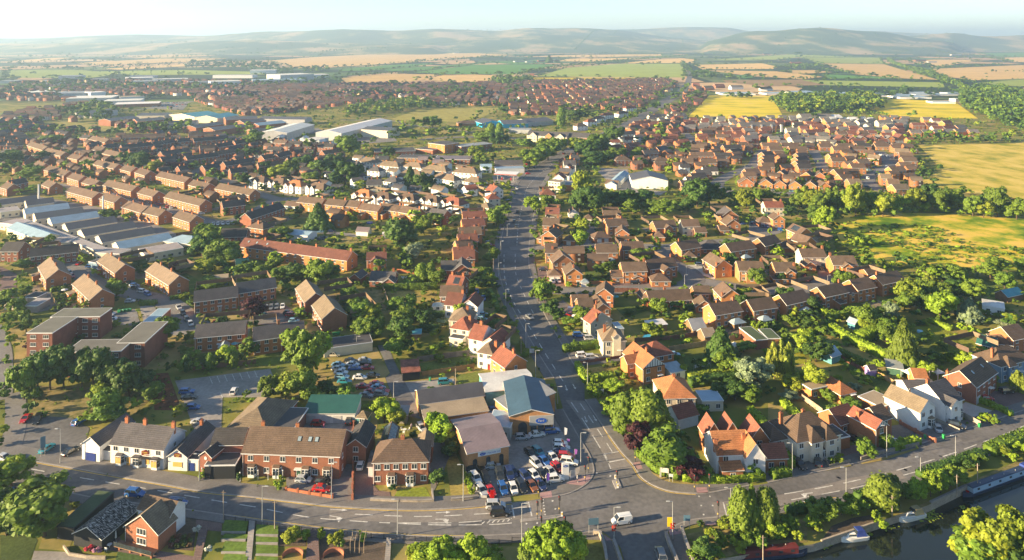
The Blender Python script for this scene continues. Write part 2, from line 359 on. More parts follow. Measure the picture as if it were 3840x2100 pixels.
FIELDS=[
('F0',TAN,[(2010,460),(2300,435),(2576,420),(3276,390),(3896,415),(3376,440),(3096,470),(2576,502),(2250,515)],'large tan stubble field behind the business park'),
('F0',TAN,[(570,475),(1200,442),(1720,440),(1400,468),(700,490)],'tan field strip left of the wooded hill'),
('F0',TAN,[(760,520),(1400,484),(1402,500),(900,526)],'narrow tan field below the wooded hill'),
('F0',PAL,[(75,530),(620,528),(900,555),(700,586),(50,588)],'pale green sloping field at the far side of the business park'),
('F0',PAL,[(700,540),(1400,528),(1900,540),(2000,562),(1000,566)],'pale green field strip below the wooded hill'),
('F0',TAN,[(1280,382),(1600,362),(1850,368),(2080,380),(1900,398),(1500,402)],'far tan field in front of the hills'),
('F0',TAN,[(880,425),(1300,412),(1640,420),(1200,436)],'thin far tan field in the haze'),
('F0',TAN,[(60,462),(400,436),(560,436),(300,462)],'hazy tan field on the far plain'),
('F1',TAN,[(0,590),(300,560),(735,560),(620,600),(400,628),(0,628)],'tan stubble field directly behind the estate roofs'),
('F1',TAN,[(620,602),(780,564),(1000,562),(1230,570),(1110,608),(870,624)],'second tan stubble field behind the estate roofs'),
('F1',GRN,[(0,525),(330,492),(745,474),(560,500),(250,530),(0,536)],'green field with dark hedges beyond the tan field'),
('F1',GRN,[(290,527),(700,500),(1000,478),(1110,474),(620,530),(380,536)],'narrow green field between two hedges'),
('F1',GRN,[(540,546),(1000,490),(1490,485),(1630,490),(1330,552),(1250,560),(780,558)],'broad bright green field beyond the estate'),
('F1',PAL,[(1480,577),(1700,512),(2100,482),(2576,480),(2590,585)],'large pale green field with drill lines beside the road'),
('F1',YEL,[(1440,585),(2380,586),(2360,602),(1440,612)],'thin bright yellow field strip behind the roofs'),
('F1',PAL,[(1060,372),(1440,330),(1760,350),(1880,368),(1700,396),(1320,398)],'pale green hillside field below the round wood'),
('F1',TAN,[(1340,430),(1700,415),(2420,408),(2420,420),(2100,428)],'long thin tan field below the green hillside'),
('F1',TAN,[(2120,476),(2320,455),(2576,440),(2676,450),(2660,476)],'tan field above the pale green field'),
('F1',GRN,[(2000,386),(2120,356),(2480,390),(2300,402)],'dark green field right of the hillside'),
('F1',TAN,[(2170,310),(2576,300),(2900,305),(2700,338),(2150,340)],'pale tan far field below the hills'),
('F1',TAN,[(1700,445),(2060,440),(2300,434),(1900,464),(1640,462)],'small tan field beside the farm buildings'),
('F1',GRN,[(1120,470),(1640,448),(1600,466),(1300,486)],'green paddock around the farm buildings'),
('F2',TAN,[(85,490),(600,478),(715,504),(690,520),(150,524)],'tan field by the distant road bend'),
('F2',TAN,[(185,530),(700,538),(850,555),(1060,580),(900,598),(540,576),(400,560)],'tan field behind the sports pitch'),
('F2',TAN,[(790,530),(1000,530),(1130,545),(830,560)],'small tan field beside the copse'),
('F2',TAN,[(1040,478),(1520,485),(1700,540),(1930,602),(1600,590),(1300,560)],'big tan wheat field beside the tree-lined stream'),
('F2',PAL,[(880,432),(1480,435),(1520,482),(1020,475)],'pale green field above the wheat field'),
('F2',PAL,[(220,452),(820,410),(1300,428),(880,432),(700,450)],'pale green pasture with scattered trees'),
('F2',BRN,[(300,605),(900,600),(1060,606),(1100,642),(650,652),(330,622)],'bare brown field behind the greenhouses'),
('F2',PAL,[(900,604),(1960,622),(1980,660),(1100,644)],'long green field behind the greenhouses'),
('F2',GRN,[(1060,560),(1500,580),(1640,592),(1100,592)],'green strip in front of the wheat field'),
('F2',TAN,[(1870,520),(2576,490),(2700,500),(2700,590),(2200,606),(1920,570)],'large tan field right of the tree-lined stream'),
('F2',TAN,[(1640,455),(2050,450),(2240,452),(1900,512),(1800,472)],'tan field by the red farmhouse'),
('F2',TAN,[(1360,370),(1900,355),(2100,390),(1500,396)],'far tan field right of the village trees'),
('F2',GRN,[(1780,366),(1950,355),(2190,376),(2080,390)],'far green field beside the tan one'),
('F2',GRN,[(2220,402),(2576,396),(2700,400),(2700,430),(2380,426)],'far green field at the frame edge'),
('F2',TAN,[(2380,436),(2700,430),(2700,466),(2500,470)],'far tan strip at the frame edge'),
('F2',PAL,[(2220,625),(2576,600),(2700,600),(2700,652),(2440,650)],'green field beyond the big wood'),
('F2',BRN,[(2460,672),(2576,660),(2700,660),(2700,726),(2576,722)],'brown ploughed field beyond the big wood'),
('F2',GRN,[(0,350),(330,352),(240,384),(0,388)],'far green field by the distant road'),
('F2',TAN,[(100,300),(700,298),(900,320),(300,332)],'far tan plain below the hills'),
('F2',PAL,[(1330,345),(1560,343),(1440,366),(1340,360)],'far pale pasture among trees'),
]
FIELD_EDGES=[]
for i,(c,colr,pts,lab)in enumerate(FIELDS):
 k=.86+.28*RR();q=PX(c,pts)
 FIELD_EDGES.append(q)
 tag(poly('field',q,.05+.004*(i%40),'crop',tuple(v*k for v in colr)),lab,'field',kind='structure')
struct('meadow','F2',[(200,722),(660,724),(720,810),(765,895),(440,910),(100,884),(40,884)],.30,'yellow_meadow','bright yellow flowering meadow behind the new estate','meadow')
struct('meadow','F2',[(1440,812),(1560,748),(2050,765),(2140,830),(2230,897),(1800,888),(1500,872)],.31,'yellow_meadow','yellow and tan meadow in front of the glasshouses','meadow')
struct('meadow','U2',[(1780,292),(2500,280),(2800,250),(2800,720),(2576,700),(2100,648),(1900,600),(1780,565),(1960,480),(1880,400)],.20,'meadow','large golden dry meadow right of the estate','meadow')
struct('meadow','U2',[(1120,860),(1500,800),(2000,810),(2576,850),(2800,860),(2800,1300),(2576,1240),(2100,1210),(1700,1190),(1330,1160),(1180,1000)],.18,'rough_meadow','rough green and golden scrubby meadow below the tree belt','meadow')
struct('playing_field','F1',[(380,898),(600,820),(900,812),(1200,815),(1080,882),(860,922),(500,918)],.22,'grass','dry playing field behind the white-roofed warehouse','playing field',(.30,.27,.07))
struct('playing_field','U0',[(200,130),(450,105),(800,148),(985,170),(975,212),(800,190),(400,182)],.23,'grass','small dry playing field among trees left of the warehouses','playing field',(.27,.24,.07))
struct('playing_field','F2',[(390,572),(520,568),(530,588),(470,596)],.9,'grass','small green sports pitch beyond the new houses','sports pitch',(.10,.24,.06),False)
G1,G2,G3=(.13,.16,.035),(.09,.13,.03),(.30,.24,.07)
for c,pts,z,mt,colr,nm,lab,cat in[
('M0',[(1280,860),(1620,830),(1660,1000),(1470,1130),(1260,1160)],.03,'dry_lawn',None,'lawn','dry brown lawn beside the brick flats','lawn'),
('M0',[(1620,620),(1880,640),(1960,730),(1700,760),(1640,700)],.03,'dry_lawn',None,'lawn','dry lawn in front of the dark-roofed block','lawn'),
('M0',[(1960,630),(2200,610),(2300,690),(2020,735)],.03,'dry_lawn',None,'lawn','dry lawn by the copper-leaved tree','lawn'),
('M0',[(1300,190),(1560,130),(1840,110),(1830,210),(1600,220),(1330,200)],.03,'dry_lawn',None,'lawn','dry grass behind the cream factory building','lawn'),
('M0',[(150,750),(235,750),(235,1000),(160,1180),(120,1160)],.03,'dry_lawn',None,'lawn','dry verge left of the brick flats','lawn'),
('M0',[(740,300),(1010,360),(1000,400),(800,380)],.03,'dry_lawn',None,'lawn','small dry green in the brick estate','lawn'),
('M0',[(280,1280),(900,1300),(1330,1290),(1320,1409),(1150,1560),(700,1570),(280,1560)],.03,'scrub',None,'waste_ground','weedy waste ground behind the white pub','waste ground'),
('M0',[(1290,1180),(1480,1170),(1530,1300),(1600,1500),(1360,1500),(1350,1380)],.04,'bracken',None,'waste_ground','reddish brown dead bramble patch beside the car park','brambles'),
('M1',[(440,740),(540,730),(600,820),(520,850),(440,800)],.03,'dry_lawn',None,'lawn','sunlit dry lawn beside the brick gabled block','lawn'),
('M1',[(180,420),(360,410),(700,430),(720,600),(800,820),(770,830),(700,480),(340,520),(220,490)],.03,'dry_lawn',None,'lawn','dry lawn around the pair of gabled blocks','lawn'),
('M1',[(870,450),(1110,435),(1170,640),(1080,650),(930,540)],.03,'scrub',None,'waste_ground','tall dry grass plot behind the long hedge','grass plot'),
('M1',[(1160,460),(1600,450),(1540,560),(1300,550),(1180,500)],.03,'grass',G3,'lawn','dry lawn behind the glass conservatory','lawn'),
('M1',[(1430,1090),(1880,1020),(1920,1120),(1460,1190)],.03,'grass',G1,'lawn','mown lawn between two wooden fences','lawn'),
('M1',[(1750,1190),(1960,1160),(1990,1240),(1800,1290)],.03,'grass',G1,'lawn','small lawn behind the dealer workshop','lawn'),
('M1',[(1940,600),(2100,590),(2210,660),(2100,680)],.03,'dry_lawn',None,'verge','dry grass verge by the main road','verge'),
('M1',[(2090,300),(2140,300),(2200,610),(2150,610)],.03,'dry_lawn',None,'verge','long dry verge left of the main road','verge'),
('B1',[(1670,490),(1760,470),(1930,860),(1720,885)],.03,'grass',G3,'lawn','sloping strip of grass beside the car showroom','lawn'),
('B1',[(1200,880),(1250,790),(1490,765),(1555,885)],.03,'grass',(.20,.24,.03),'lawn','bright lawn in front of the paired villas','lawn'),
('B1',[(940,120),(1080,95),(1060,290),(930,280)],.03,'dry_lawn',None,'lawn','dry back lawn behind the paired villas','lawn'),
('B1',[(1195,1245),(2254,1290),(2500,1300),(2500,1460),(1190,1460)],.03,'dry_lawn',None,'lawn','dry riverside grass below the road railings','lawn'),
('B2',[(640,1260),(800,1300),(830,1450),(500,1450)],.035,'grass',(.16,.15,.04),'lawn','grass bank beside the bridge','lawn'),
('B2',[(1100,540),(1250,650),(1480,730),(1640,745),(1640,765),(1450,790),(1260,740),(1150,650)],.16,'dry_lawn',None,'verge','dry grass verge round the junction corner','verge'),
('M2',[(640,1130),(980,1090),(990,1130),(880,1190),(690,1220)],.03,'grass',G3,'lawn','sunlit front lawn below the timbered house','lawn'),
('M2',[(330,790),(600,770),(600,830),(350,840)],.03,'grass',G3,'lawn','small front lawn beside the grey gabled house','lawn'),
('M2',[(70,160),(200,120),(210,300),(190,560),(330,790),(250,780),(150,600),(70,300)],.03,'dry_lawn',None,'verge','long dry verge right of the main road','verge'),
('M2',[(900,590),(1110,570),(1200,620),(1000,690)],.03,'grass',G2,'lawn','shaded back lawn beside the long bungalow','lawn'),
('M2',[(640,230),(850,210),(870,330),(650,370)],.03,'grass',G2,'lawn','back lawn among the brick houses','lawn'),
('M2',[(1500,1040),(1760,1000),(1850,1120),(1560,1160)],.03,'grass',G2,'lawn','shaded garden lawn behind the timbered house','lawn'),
('M3',[(450,840),(560,820),(1030,1050),(1200,1220),(1120,1260),(900,1120)],.03,'dry_lawn',None,'lawn','long narrow dry garden between two hedges','lawn'),
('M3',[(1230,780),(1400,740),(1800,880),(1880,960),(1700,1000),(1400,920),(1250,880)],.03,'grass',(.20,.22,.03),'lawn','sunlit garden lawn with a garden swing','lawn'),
('M3',[(900,910),(1040,870),(1130,960),(1090,1020)],.03,'grass',(.15,.13,.05),'lawn','small dry garden plot beside the tall fir','lawn'),
('M3',[(640,1060),(900,1150),(1180,1330),(1020,1330),(760,1220)],.03,'grass',G2,'lawn','long green back garden below the hedge','lawn'),
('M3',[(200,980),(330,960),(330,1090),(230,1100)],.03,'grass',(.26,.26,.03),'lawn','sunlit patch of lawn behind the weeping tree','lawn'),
('M3',[(1880,380),(2100,400),(2120,520),(1960,500)],.03,'grass',G2,'lawn','rough yard grass by the smallholding sheds','lawn'),
('B3',[(0,30),(140,60),(280,190),(240,210),(110,150),(0,200)],.03,'dry_lawn',None,'lawn','dry back lawn left of the cream semis','lawn'),
('B3',[(330,0),(480,100),(520,130),(620,110),(560,0)],.03,'grass',G2,'lawn','green back garden behind the cream semis','lawn'),
('B3',[(400,640),(730,572),(735,585),(530,625)],.17,'dry_lawn',None,'verge','thin dry verge in front of the cream semis','verge'),
('B3',[(815,560),(1000,515),(1330,420),(1330,435),(1040,530),(830,570)],.17,'dry_lawn',None,'verge','thin dry verge below the stone garden wall','verge'),
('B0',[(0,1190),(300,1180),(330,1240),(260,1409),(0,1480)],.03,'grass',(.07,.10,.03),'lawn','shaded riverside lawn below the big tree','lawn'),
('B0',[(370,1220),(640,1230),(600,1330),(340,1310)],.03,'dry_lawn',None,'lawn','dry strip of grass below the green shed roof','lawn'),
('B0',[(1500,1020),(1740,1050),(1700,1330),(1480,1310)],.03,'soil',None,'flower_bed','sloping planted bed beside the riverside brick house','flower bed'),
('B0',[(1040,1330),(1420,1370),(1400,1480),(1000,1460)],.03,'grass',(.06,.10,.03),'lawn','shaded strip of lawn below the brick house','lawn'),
('B1',[(200,1140),(440,1150),(440,1290),(200,1290)],.03,'soil',None,'flower_bed','planted bank left of the curved brick steps','flower bed'),
('B1',[(560,1180),(1140,1240),(1140,1460),(560,1460)],.03,'soil',None,'flower_bed','planted bank right of the curved brick steps','flower bed'),
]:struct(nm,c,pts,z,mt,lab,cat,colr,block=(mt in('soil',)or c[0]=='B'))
for c,pts,z,mt,nm,lab,cat in[
('B0',[(170,130),(640,160),(790,250),(740,400),(720,530),(560,520),(300,470),(150,430)],.05,'asphalt','car_park','asphalt yard beside the white pub','car park'),
('D',[(440,958),(680,928),(700,985),(668,1000),(560,1000),(556,1092),(490,1085),(462,1010)],.05,'concrete','car_park','cracked concrete car park behind the pub','car park'),
('M1',[(605,990),(1060,945),(1178,1170),(1135,1210),(1210,1409),(720,1420),(690,1200)],.04,'dry_lawn','car_park','dry grass plot full of parked old cars','car lot'),
('M1',[(1070,930),(1160,920),(1205,1040),(1310,1250),(1400,1415),(1215,1415),(1140,1215),(1180,1175)],.05,'asphalt','lane','narrow asphalt lane behind the dealer workshop','lane'),
('M1',[(1310,1250),(1740,1220),(1760,1270),(1400,1330),(1400,1415)],.055,'concrete','yard','pale concrete yard behind the workshop','yard'),
('D',[(975,1010),(1035,1005),(1100,1060),(1130,1150),(1112,1195),(1085,1250),(1075,1060),(1010,1040)],.045,'old_asphalt','lane','access lane between the villas and the showroom','lane'),
('D',[(1030,1005),(1390,965),(1405,1060),(1440,1110),(1478,1165),(1478,1212),(1400,1238),(1205,1256),(1178,1215),(1165,1160),(1120,1060)],.04,'concrete','forecourt','pale forecourt of the car dealer','forecourt'),
('B1',[(690,480),(765,230),(862,215),(845,882),(690,880),(270,800),(265,690)],.05,'old_asphalt','driveway','asphalt drive beside the brick hotel terrace','driveway'),
('B1',[(335,250),(360,120),(880,115),(865,330),(765,330),(700,270)],.045,'concrete','yard','back yard in front of the green-roofed garages','yard'),
('B1',[(870,440),(1025,440),(1035,750),(1080,800),(1180,810),(1190,885),(865,885)],.045,'block_paving','driveway','block paved drive beside the paired villas','driveway'),
('B0',[(1860,560),(2150,575),(2110,760),(1870,700)],.05,'asphalt','driveway','covered drive under the brick archway','driveway'),
('M0',[(0,230),(150,300),(140,520),(0,530)],.04,'block_paving','car_park','empty pink parking bays at the frame edge','car park'),
('M0',[(880,640),(1200,610),(1240,760),(1000,740)],.045,'old_asphalt','car_park','parking court behind the brick flats','car park'),
('M0',[(1230,590),(1330,570),(1520,700),(1690,780),(1680,830),(1300,860)],.04,'concrete','car_park','pale parking court beside the blue-roofed garages','car park'),
('M0',[(330,470),(450,450),(500,600),(330,640)],.045,'old_asphalt','yard','dark yard behind the garden of the flats','yard'),
('M1',[(0,620),(60,600),(240,560),(300,600),(410,720),(380,745),(0,750)],.045,'block_paving','car_park','parking court beside the copper-leaved tree','car park'),
('M2',[(470,1060),(560,1000),(760,1000),(1000,1020),(980,1060),(640,1110),(560,1110)],.045,'asphalt','driveway','asphalt drive in front of the cream hipped house','driveway'),
('M2',[(380,560),(450,530),(540,600),(620,640),(500,700),(390,700)],.045,'asphalt','driveway','dark drive with parked vans','driveway'),
('M2',[(450,840),(740,850),(740,900),(470,950),(400,900)],.05,'asphalt','driveway','drive with two parked cars beside the hedge','driveway'),
('M2',[(880,370),(1240,370),(1300,410),(1240,425),(880,430)],.05,'block_paving','driveway','wide shared drive of the brick house','driveway'),
('M2',[(220,230),(310,230),(320,340),(440,360),(470,400),(340,420),(230,330)],.05,'block_paving','driveway','drive beside the hipped double garage','driveway'),
('M2',[(1550,220),(1680,220),(1830,300),(1780,350),(1620,290)],.05,'gravel','driveway','pale gravel drive on the estate corner','driveway'),
('M3',[(420,240),(550,240),(560,330),(450,340)],.05,'block_paving','driveway','block paved drive of the timbered estate house','driveway'),
('M3',[(0,350),(110,380),(90,420),(0,420)],.05,'concrete','driveway','short pale drive in front of a double garage','driveway'),
('B3',[(200,500),(470,490),(540,600),(240,640)],.05,'asphalt','driveway','asphalt drive of the left cream semi','driveway'),
('B3',[(470,480),(640,420),(830,380),(820,520),(730,545),(560,560)],.05,'block_paving','driveway','pink block drive of the right cream semi','driveway'),
('B3',[(1080,230),(1170,215),(1400,350),(1430,380),(1340,420),(1320,360),(1080,340)],.05,'asphalt','driveway','dark drive beside the black and white gable','driveway'),
('B3',[(1170,200),(1470,180),(1700,290),(1560,345),(1480,370)],.055,'old_asphalt','driveway','shared drive in front of the white gabled pair','driveway'),
('B3',[(1620,90),(1740,20),(2140,150),(2050,210),(1880,210)],.05,'gravel','driveway','white gravel forecourt on the riverside road','driveway'),
('B3',[(1800,-90),(2254,-60),(2254,70),(2180,110),(1960,20)],.05,'block_paving','driveway','red block forecourt with a red car','driveway'),
('B0',[(300,1330),(600,1340),(930,1409),(930,1480),(260,1480)],.05,'concrete','path','pale riverside path at the frame bottom','path'),
('B0',[(920,1200),(1040,1180),(1100,1300),(1400,1330),(1720,1380),(1700,1480),(1400,1400),(1000,1330),(900,1320)],.045,'block_paving','terrace','red paved terrace round the riverside house','terrace'),
('B0',[(1730,1040),(1960,1060),(1950,1160),(1720,1140)],.05,'block_paving','terrace','red paved upper terrace by the road railings','terrace'),
('U1',[(1140,520),(1320,520),(1400,560),(1300,600),(1150,570)],.05,'concrete','forecourt','petrol station forecourt beside the road','forecourt'),
('U1',[(1900,460),(2160,470),(2200,620),(2460,640),(2400,670),(2130,660),(2010,560)],.05,'concrete','yard','pale yard of the workshop units','yard'),
('U1',[(100,230),(400,225),(420,260),(130,285)],.06,'old_asphalt','car_park','grey car park below the warehouses','car park'),
('F0',[(1150,775),(1440,765),(1380,830),(1130,820)],.08,'old_asphalt','car_park','supermarket car park in the distance','car park'),
('U0',[(2160,190),(2400,160),(2450,190),(2200,225)],.07,'old_asphalt','yard','grey yard between the curved-roof warehouses','yard'),
('U0',[(0,690),(300,680),(760,760),(1200,900),(1450,1010),(1380,1080),(1000,1130),(850,1140),(300,1040),(0,900)],.04,'old_asphalt','yard','concrete yards between the factory sheds','yard'),
('U2',[(1540,360),(1620,350),(1640,400),(1560,460),(1500,400)],.05,'asphalt','road','cul-de-sac end among brick houses','road'),
('U2',[(500,870),(560,860),(690,900),(780,940),(640,985),(500,990)],.05,'old_asphalt','driveway','shared drive below the cream house','driveway'),
]:struct(nm,c,pts,z,mt,lab,cat)
top_left=PX('B0',[(-500,380),(0,480),(300,545),(600,600),(900,655),(1200,710),(1500,760),(1800,815)])+PX('B1',[(0,865),(300,900),(640,938),(1000,963),(1400,973),(1800,958),(2254,913)])
corner_l=PX('B2',[(250,872),(350,862),(500,830),(620,772),(690,712),(725,640),(715,560),(680,470),(600,340),(520,200),(450,80)])
chel_l=PX('D',[(1395,952),(1350,880),(1310,810),(1278,750),(1260,700),(1255,650),(1262,600),(1275,550),(1290,500),(1305,460),(1340,425),(1395,392),(1440,370),(1500,340),(1585,300),(1640,265),(1700,232),(1722,210),(1730,190),(1734,178)])
chel_r=PX('D',[(1744,178),(1742,190),(1738,210),(1722,236),(1672,268),(1620,302),(1545,342),(1480,372),(1428,402),(1378,438),(1354,480),(1346,520),(1338,560),(1330,620),(1330,670),(1342,720),(1364,780),(1397,840),(1432,900),(1470,965)])
corner_r=PX('B2',[(640,0),(760,180),(870,340),(960,460),(1060,570),(1095,625),(1140,690),(1250,760),(1400,810),(1620,830),(1740,825),(1900,795),(2100,760)])
top_right=PX('B3',[(0,735),(200,690),(500,628),(740,572),(1000,500),(1330,398),(1500,340),(1900,215),(2254,95),(2700,-40)])
bot_right=PX('B3',[(2700,160),(2254,320),(1950,442),(1640,560),(1340,690),(1150,750),(900,820),(400,900),(60,965)])+PX('B2',[(1950,1010),(1800,1032),(1600,1052),(1480,1085),(1400,1130),(1362,1190),(1380,1300),(1420,1409),(1480,1600)])
bot_left=PX('B2',[(1010,1600),(985,1409),(955,1300),(900,1245),(840,1190),(790,1160),(500,1155),(250,1172),(0,1183)])+PX('B1',[(1700,1203),(1250,1188),(900,1163),(600,1133),(300,1095),(0,1053)])+PX('B0',[(1900,1000),(1500,943),(1060,893),(850,865),(540,800),(200,740),(-500,620)])
ring=top_left+corner_l+chel_l+chel_r+corner_r+top_right+bot_right+bot_left
occ_poly([(p.x,p.y)for p in ring])
road=tag(poly('main_road',ring,.06,'asphalt'),'dark asphalt main roads meeting at the traffic light junction','road',kind='structure')
for c,pts in[('B1',[(650,942),(1000,966),(1400,976),(1800,961),(2254,918),(2254,1030),(1800,1075),(1250,1082),(640,1050)]),
('B2',[(0,905),(250,880),(300,1015),(0,1060)]),('B2',[(470,0),(640,10),(750,180),(860,345),(1050,568),(1080,600),(880,620),(760,400),(560,120)]),
('B2',[(1760,905),(1950,885),(1950,1005),(1800,1028)]),('B3',[(50,850),(400,775),(720,690),(1160,615),(1220,690),(900,750),(400,850),(60,950)])]:
 poly('resurfaced_patch',PX(c,pts),.066,'worn_asphalt',parent=road)
for k in range(26):
 p,q=RC([(top_left,bot_left[::-1]),(top_right,bot_right[::-1])]);i=random.randrange(2,8);c_=p[i].lerp(min(q,key=lambda v:(v-p[i]).length),RU(.2,.8));r_=.38
 if k%2:poly('manhole_cover',[(c_.x+r_*cos(t),c_.y+r_*sin(t))for t in(0,.8,1.6,2.4,3.1,3.9,4.7,5.5)],.071,'dark_metal',parent=road)
 else:d=(p[i+1]-p[i]).normalized()*RU(1.5,7);n_=Vector((-d.y,d.x,0)).normalized()*RU(.4,1.1);poly('trench_repair',[c_,c_+d,c_+d+n_,c_+n_],.0685+k*.0001,'old_asphalt' if k%3 else 'pavement',parent=road)
KZ=[0]
def kerb_strip(line,wid,side,label,sm=3):
 KZ[0]+=.004;kz=KZ[0]
 ln=smooth_line(line,sm)
 o=ribbon('kerb',ln,0,side*.35,.155+kz,'concrete',thick=.15)
 r_=ribbon('pavement',ln,side*.35,side*wid,.15+kz,'pavement',thick=.15)
 o.parent=r_
 occ_line([(p+n_*side*wid*.5)for p,n_ in zip(ln,normals2(ln))],wid*.5+.5)
 return tag(r_,label,'pavement',kind='structure')
kerb_strip(top_left,4.6,1,'broad pavement in front of the pub and villas')
kerb_strip(corner_l,3.6,1,'pavement round the car dealer corner')
kerb_strip(chel_l[:13],3.0,1,'left pavement of the long main road')
kerb_strip(chel_r[9:],3.0,1,'right pavement of the long main road')
kerb_strip(corner_r,3.4,1,'curved pavement round the red house corner')
kerb_strip(top_right,3.4,1,'pavement in front of the cream semis')
kerb_strip(bot_left[5:],2.6,1,'narrow pavement along the riverside railings')
kerb_strip(bot_right[:14],1.6,1,'narrow pavement along the river hedge')
for c,pts in[('B2',[(245,825),(345,805),(355,862),(250,872)]),('B2',[(470,740),(620,672),(690,660),(690,705),(620,760)]),('B2',[(1065,560),(1125,545),(1150,610),(1095,618)]),
('B2',[(1618,775),(1715,775),(1728,824),(1630,828)]),('B2',[(1380,1150),(1490,1120),(1500,1180),(1390,1200)]),('B2',[(805,1190),(885,1240),(830,1245)]),('B2',[(1690,1055),(1790,1045),(1800,1105),(1700,1110)])]:
 tag(poly('tactile_paving',PX(c,pts),.175,'pink_paving'),'pink tactile paving at a junction crossing point','paving',kind='structure')
def dashes(c,pts,on,off,wd=.13,matn='white_paint',z=.076,name='lane_marking'):
 ln=smooth_line(PX(c,pts),12);mb=MB();run=0
 ns=normals2(ln);state=True;seg=[(ln[0],ns[0])]
 def flush():
  for(p,n_),(q,m_)in zip(seg[:-1],seg[1:]):
   quad=[p-n_*wd,q-m_*wd,q+m_*wd,p+n_*wd];mb.quad(*[(v.x,v.y,z)for v in quad])
 for i in range(1,len(ln)):
  L_=(ln[i]-ln[i-1]).length;t0=0
  while t0<L_:
   need=(on if state else off)-run;step=min(need,L_-t0);t0+=step;run+=step
   p=ln[i-1].lerp(ln[i],t0/max(L_,1e-6));n_=ns[i]
   if state:seg.append((p,n_))
   if run>=(on if state else off)-1e-5:
    if state:flush();seg=[]
    else:seg=[(p,n_)]
    state=not state;run=0
 if state and len(seg)>1:flush()
 if mb.f:mb.build(name,matn,road)
dashes('B0',[(275,610),(600,668),(1000,735),(1420,805),(1850,880),(2254,945)],4,3.2)
dashes('B1',[(95,965),(470,1035),(940,1073),(1180,1085)],4,2.6)
dashes('B1',[(870,1008),(1450,1028),(1980,1005),(2254,985)],4,2.6)
dashes('B1',[(1250,1090),(1650,1103),(2080,1098),(2254,1085)],5,1.6);dashes('B1',[(1250,1085),(1650,1085),(1850,1077),(2254,1045)],5,1.6)
dashes('B0',[(0,487),(300,552),(900,662),(1500,767),(1800,822),(2254,862)],900,0,.12,'yellow_paint');dashes('B1',[(0,870),(300,905),(640,944),(1000,969),(1400,979),(1800,964),(2254,918)],900,0,.12,'yellow_paint')
dashes('B1',[(0,1047),(300,1088),(600,1127),(900,1157),(1250,1182),(1700,1197),(2254,1188)],900,0,.12,'yellow_paint');dashes('B0',[(1900,1000),(2254,1046)],900,0,.12,'yellow_paint')
dashes('B2',[(355,854),(500,823),(612,768),(680,712),(714,640),(705,562),(672,474),(592,344),(512,204),(440,80)],900,0,.12,'yellow_paint')
dashes('B2',[(650,4),(770,182),(860,340),(950,462),(1050,574),(1085,628),(1130,694),(1242,766),(1396,817),(1618,836)],900,0,.12,'yellow_paint')
dashes('B3',[(70,955),(400,893),(600,860)],900,0,.1,'yellow_paint')
dashes('B2',[(520,20),(640,200),(780,430),(850,560)],6,3,.14);dashes('B2',[(600,30),(700,180),(820,360),(890,470)],4,3,.12)
dashes('B2',[(805,480),(945,455)],9,0,.15);dashes('B2',[(850,550),(1005,520)],9,0,.15);dashes('B2',[(815,470),(870,610)],9,0,.12)
dashes('D',[(1268,640),(1270,700),(1292,760),(1330,820),(1372,890),(1420,965)],4,4,.14)
dashes('D',[(1300,620),(1305,560),(1318,500),(1328,470),(1355,440),(1400,405)],3,3,.14)
dashes('D',[(1296,640),(1298,690),(1318,740),(1345,795)],4,5,.12)
dashes('B3',[(145,830),(500,768),(900,682),(1280,580),(1630,470),(1950,352),(2110,292),(2254,230)],5,3,.14)
dashes('B3',[(205,882),(590,810),(820,762),(1220,657),(1420,600),(1620,533),(1800,470),(1980,405)],5,3,.12)
for k in range(6):dashes('B2',[(265+k*4,880+k*26),(278+k*4,883+k*26)],1,1,.2)
for x0,y0,x1,y1 in[(0,930,20,1040),(145,900,175,1025),(1860,905,1890,1020),(0,955,130,945)]:dashes('B2',[(x0,y0),(x1,y1)],9,0,.15)
for x,y in[(740,645),(860,670),(620,690),(1640,850),(1660,930),(1680,1010),(1735,850),(1760,930),(120,1090),(215,1085),(350,890),(375,960)]:dashes('B2',[(x,y),(x+14,y+3)],1,1,.25)
for i in range(6):
 dashes('B1',[(1990+i*45,1092-i*4),(2015+i*45,1072-i*6)],3,0,.14)
for i in range(7):dashes('M0',[(1845+i*66,1207-i*9),(1870+i*66,1265-i*9)],9,0,.08)
for i in range(4):dashes('M0',[(1940+i*70,1345-i*10),(1960+i*70,1390-i*10)],9,0,.08)
def arrow(c,x0,y0,x1,y1,turn=0):
 a_,b_=PX(c,[(x0,y0),(x1,y1)]);d=(b_-a_);Ln=d.length;d.normalize();n_=Vector((-d.y,d.x,0));mb=MB();z=Vector((0,0,.078));h_=a_+d*Ln*.68
 mb.quad(*[p+z for p in(a_-n_*.12,h_-n_*.12,h_+n_*.12,a_+n_*.12)])
 if turn:b_=h_+n_*turn*1.6+d*.3;mb.add([h_+d*.5+z,h_-d*.9+n_*turn*.3+z,b_+z],[(0,1,2)])
 else:mb.add([h_-n_*.45+z,b_+z,h_+n_*.45+z],[(0,1,2)])
 mb.build('lane_arrow','white_paint',road)
for a_ in[('B1',655,968,805,972),('B1',650,1022,790,1045,-1),('B1',1585,995,1715,990),('B1',1580,1052,1725,1052,-1),('B2',640,145,660,200),('B2',715,138,745,190),('B3',430,878,305,897),('B3',395,820,265,832,1),('B3',2120,320,2005,350,1),('M2',470,1280,485,1330),('M2',535,1270,560,1315)]:arrow(*a_)
for c,pts,lab in[('B2',[(880,715),(935,698),(968,778),(915,792)],'kerbed traffic island in the mouth of the long main road'),('B2',[(70,1055),(430,1010),(450,1030),(400,1045),(75,1082)],'long kerbed island between the lanes by the river')]:
 tag(poly('traffic_island',PX(c,pts),.19,'concrete',thick=.16),lab,'traffic island',kind='structure')
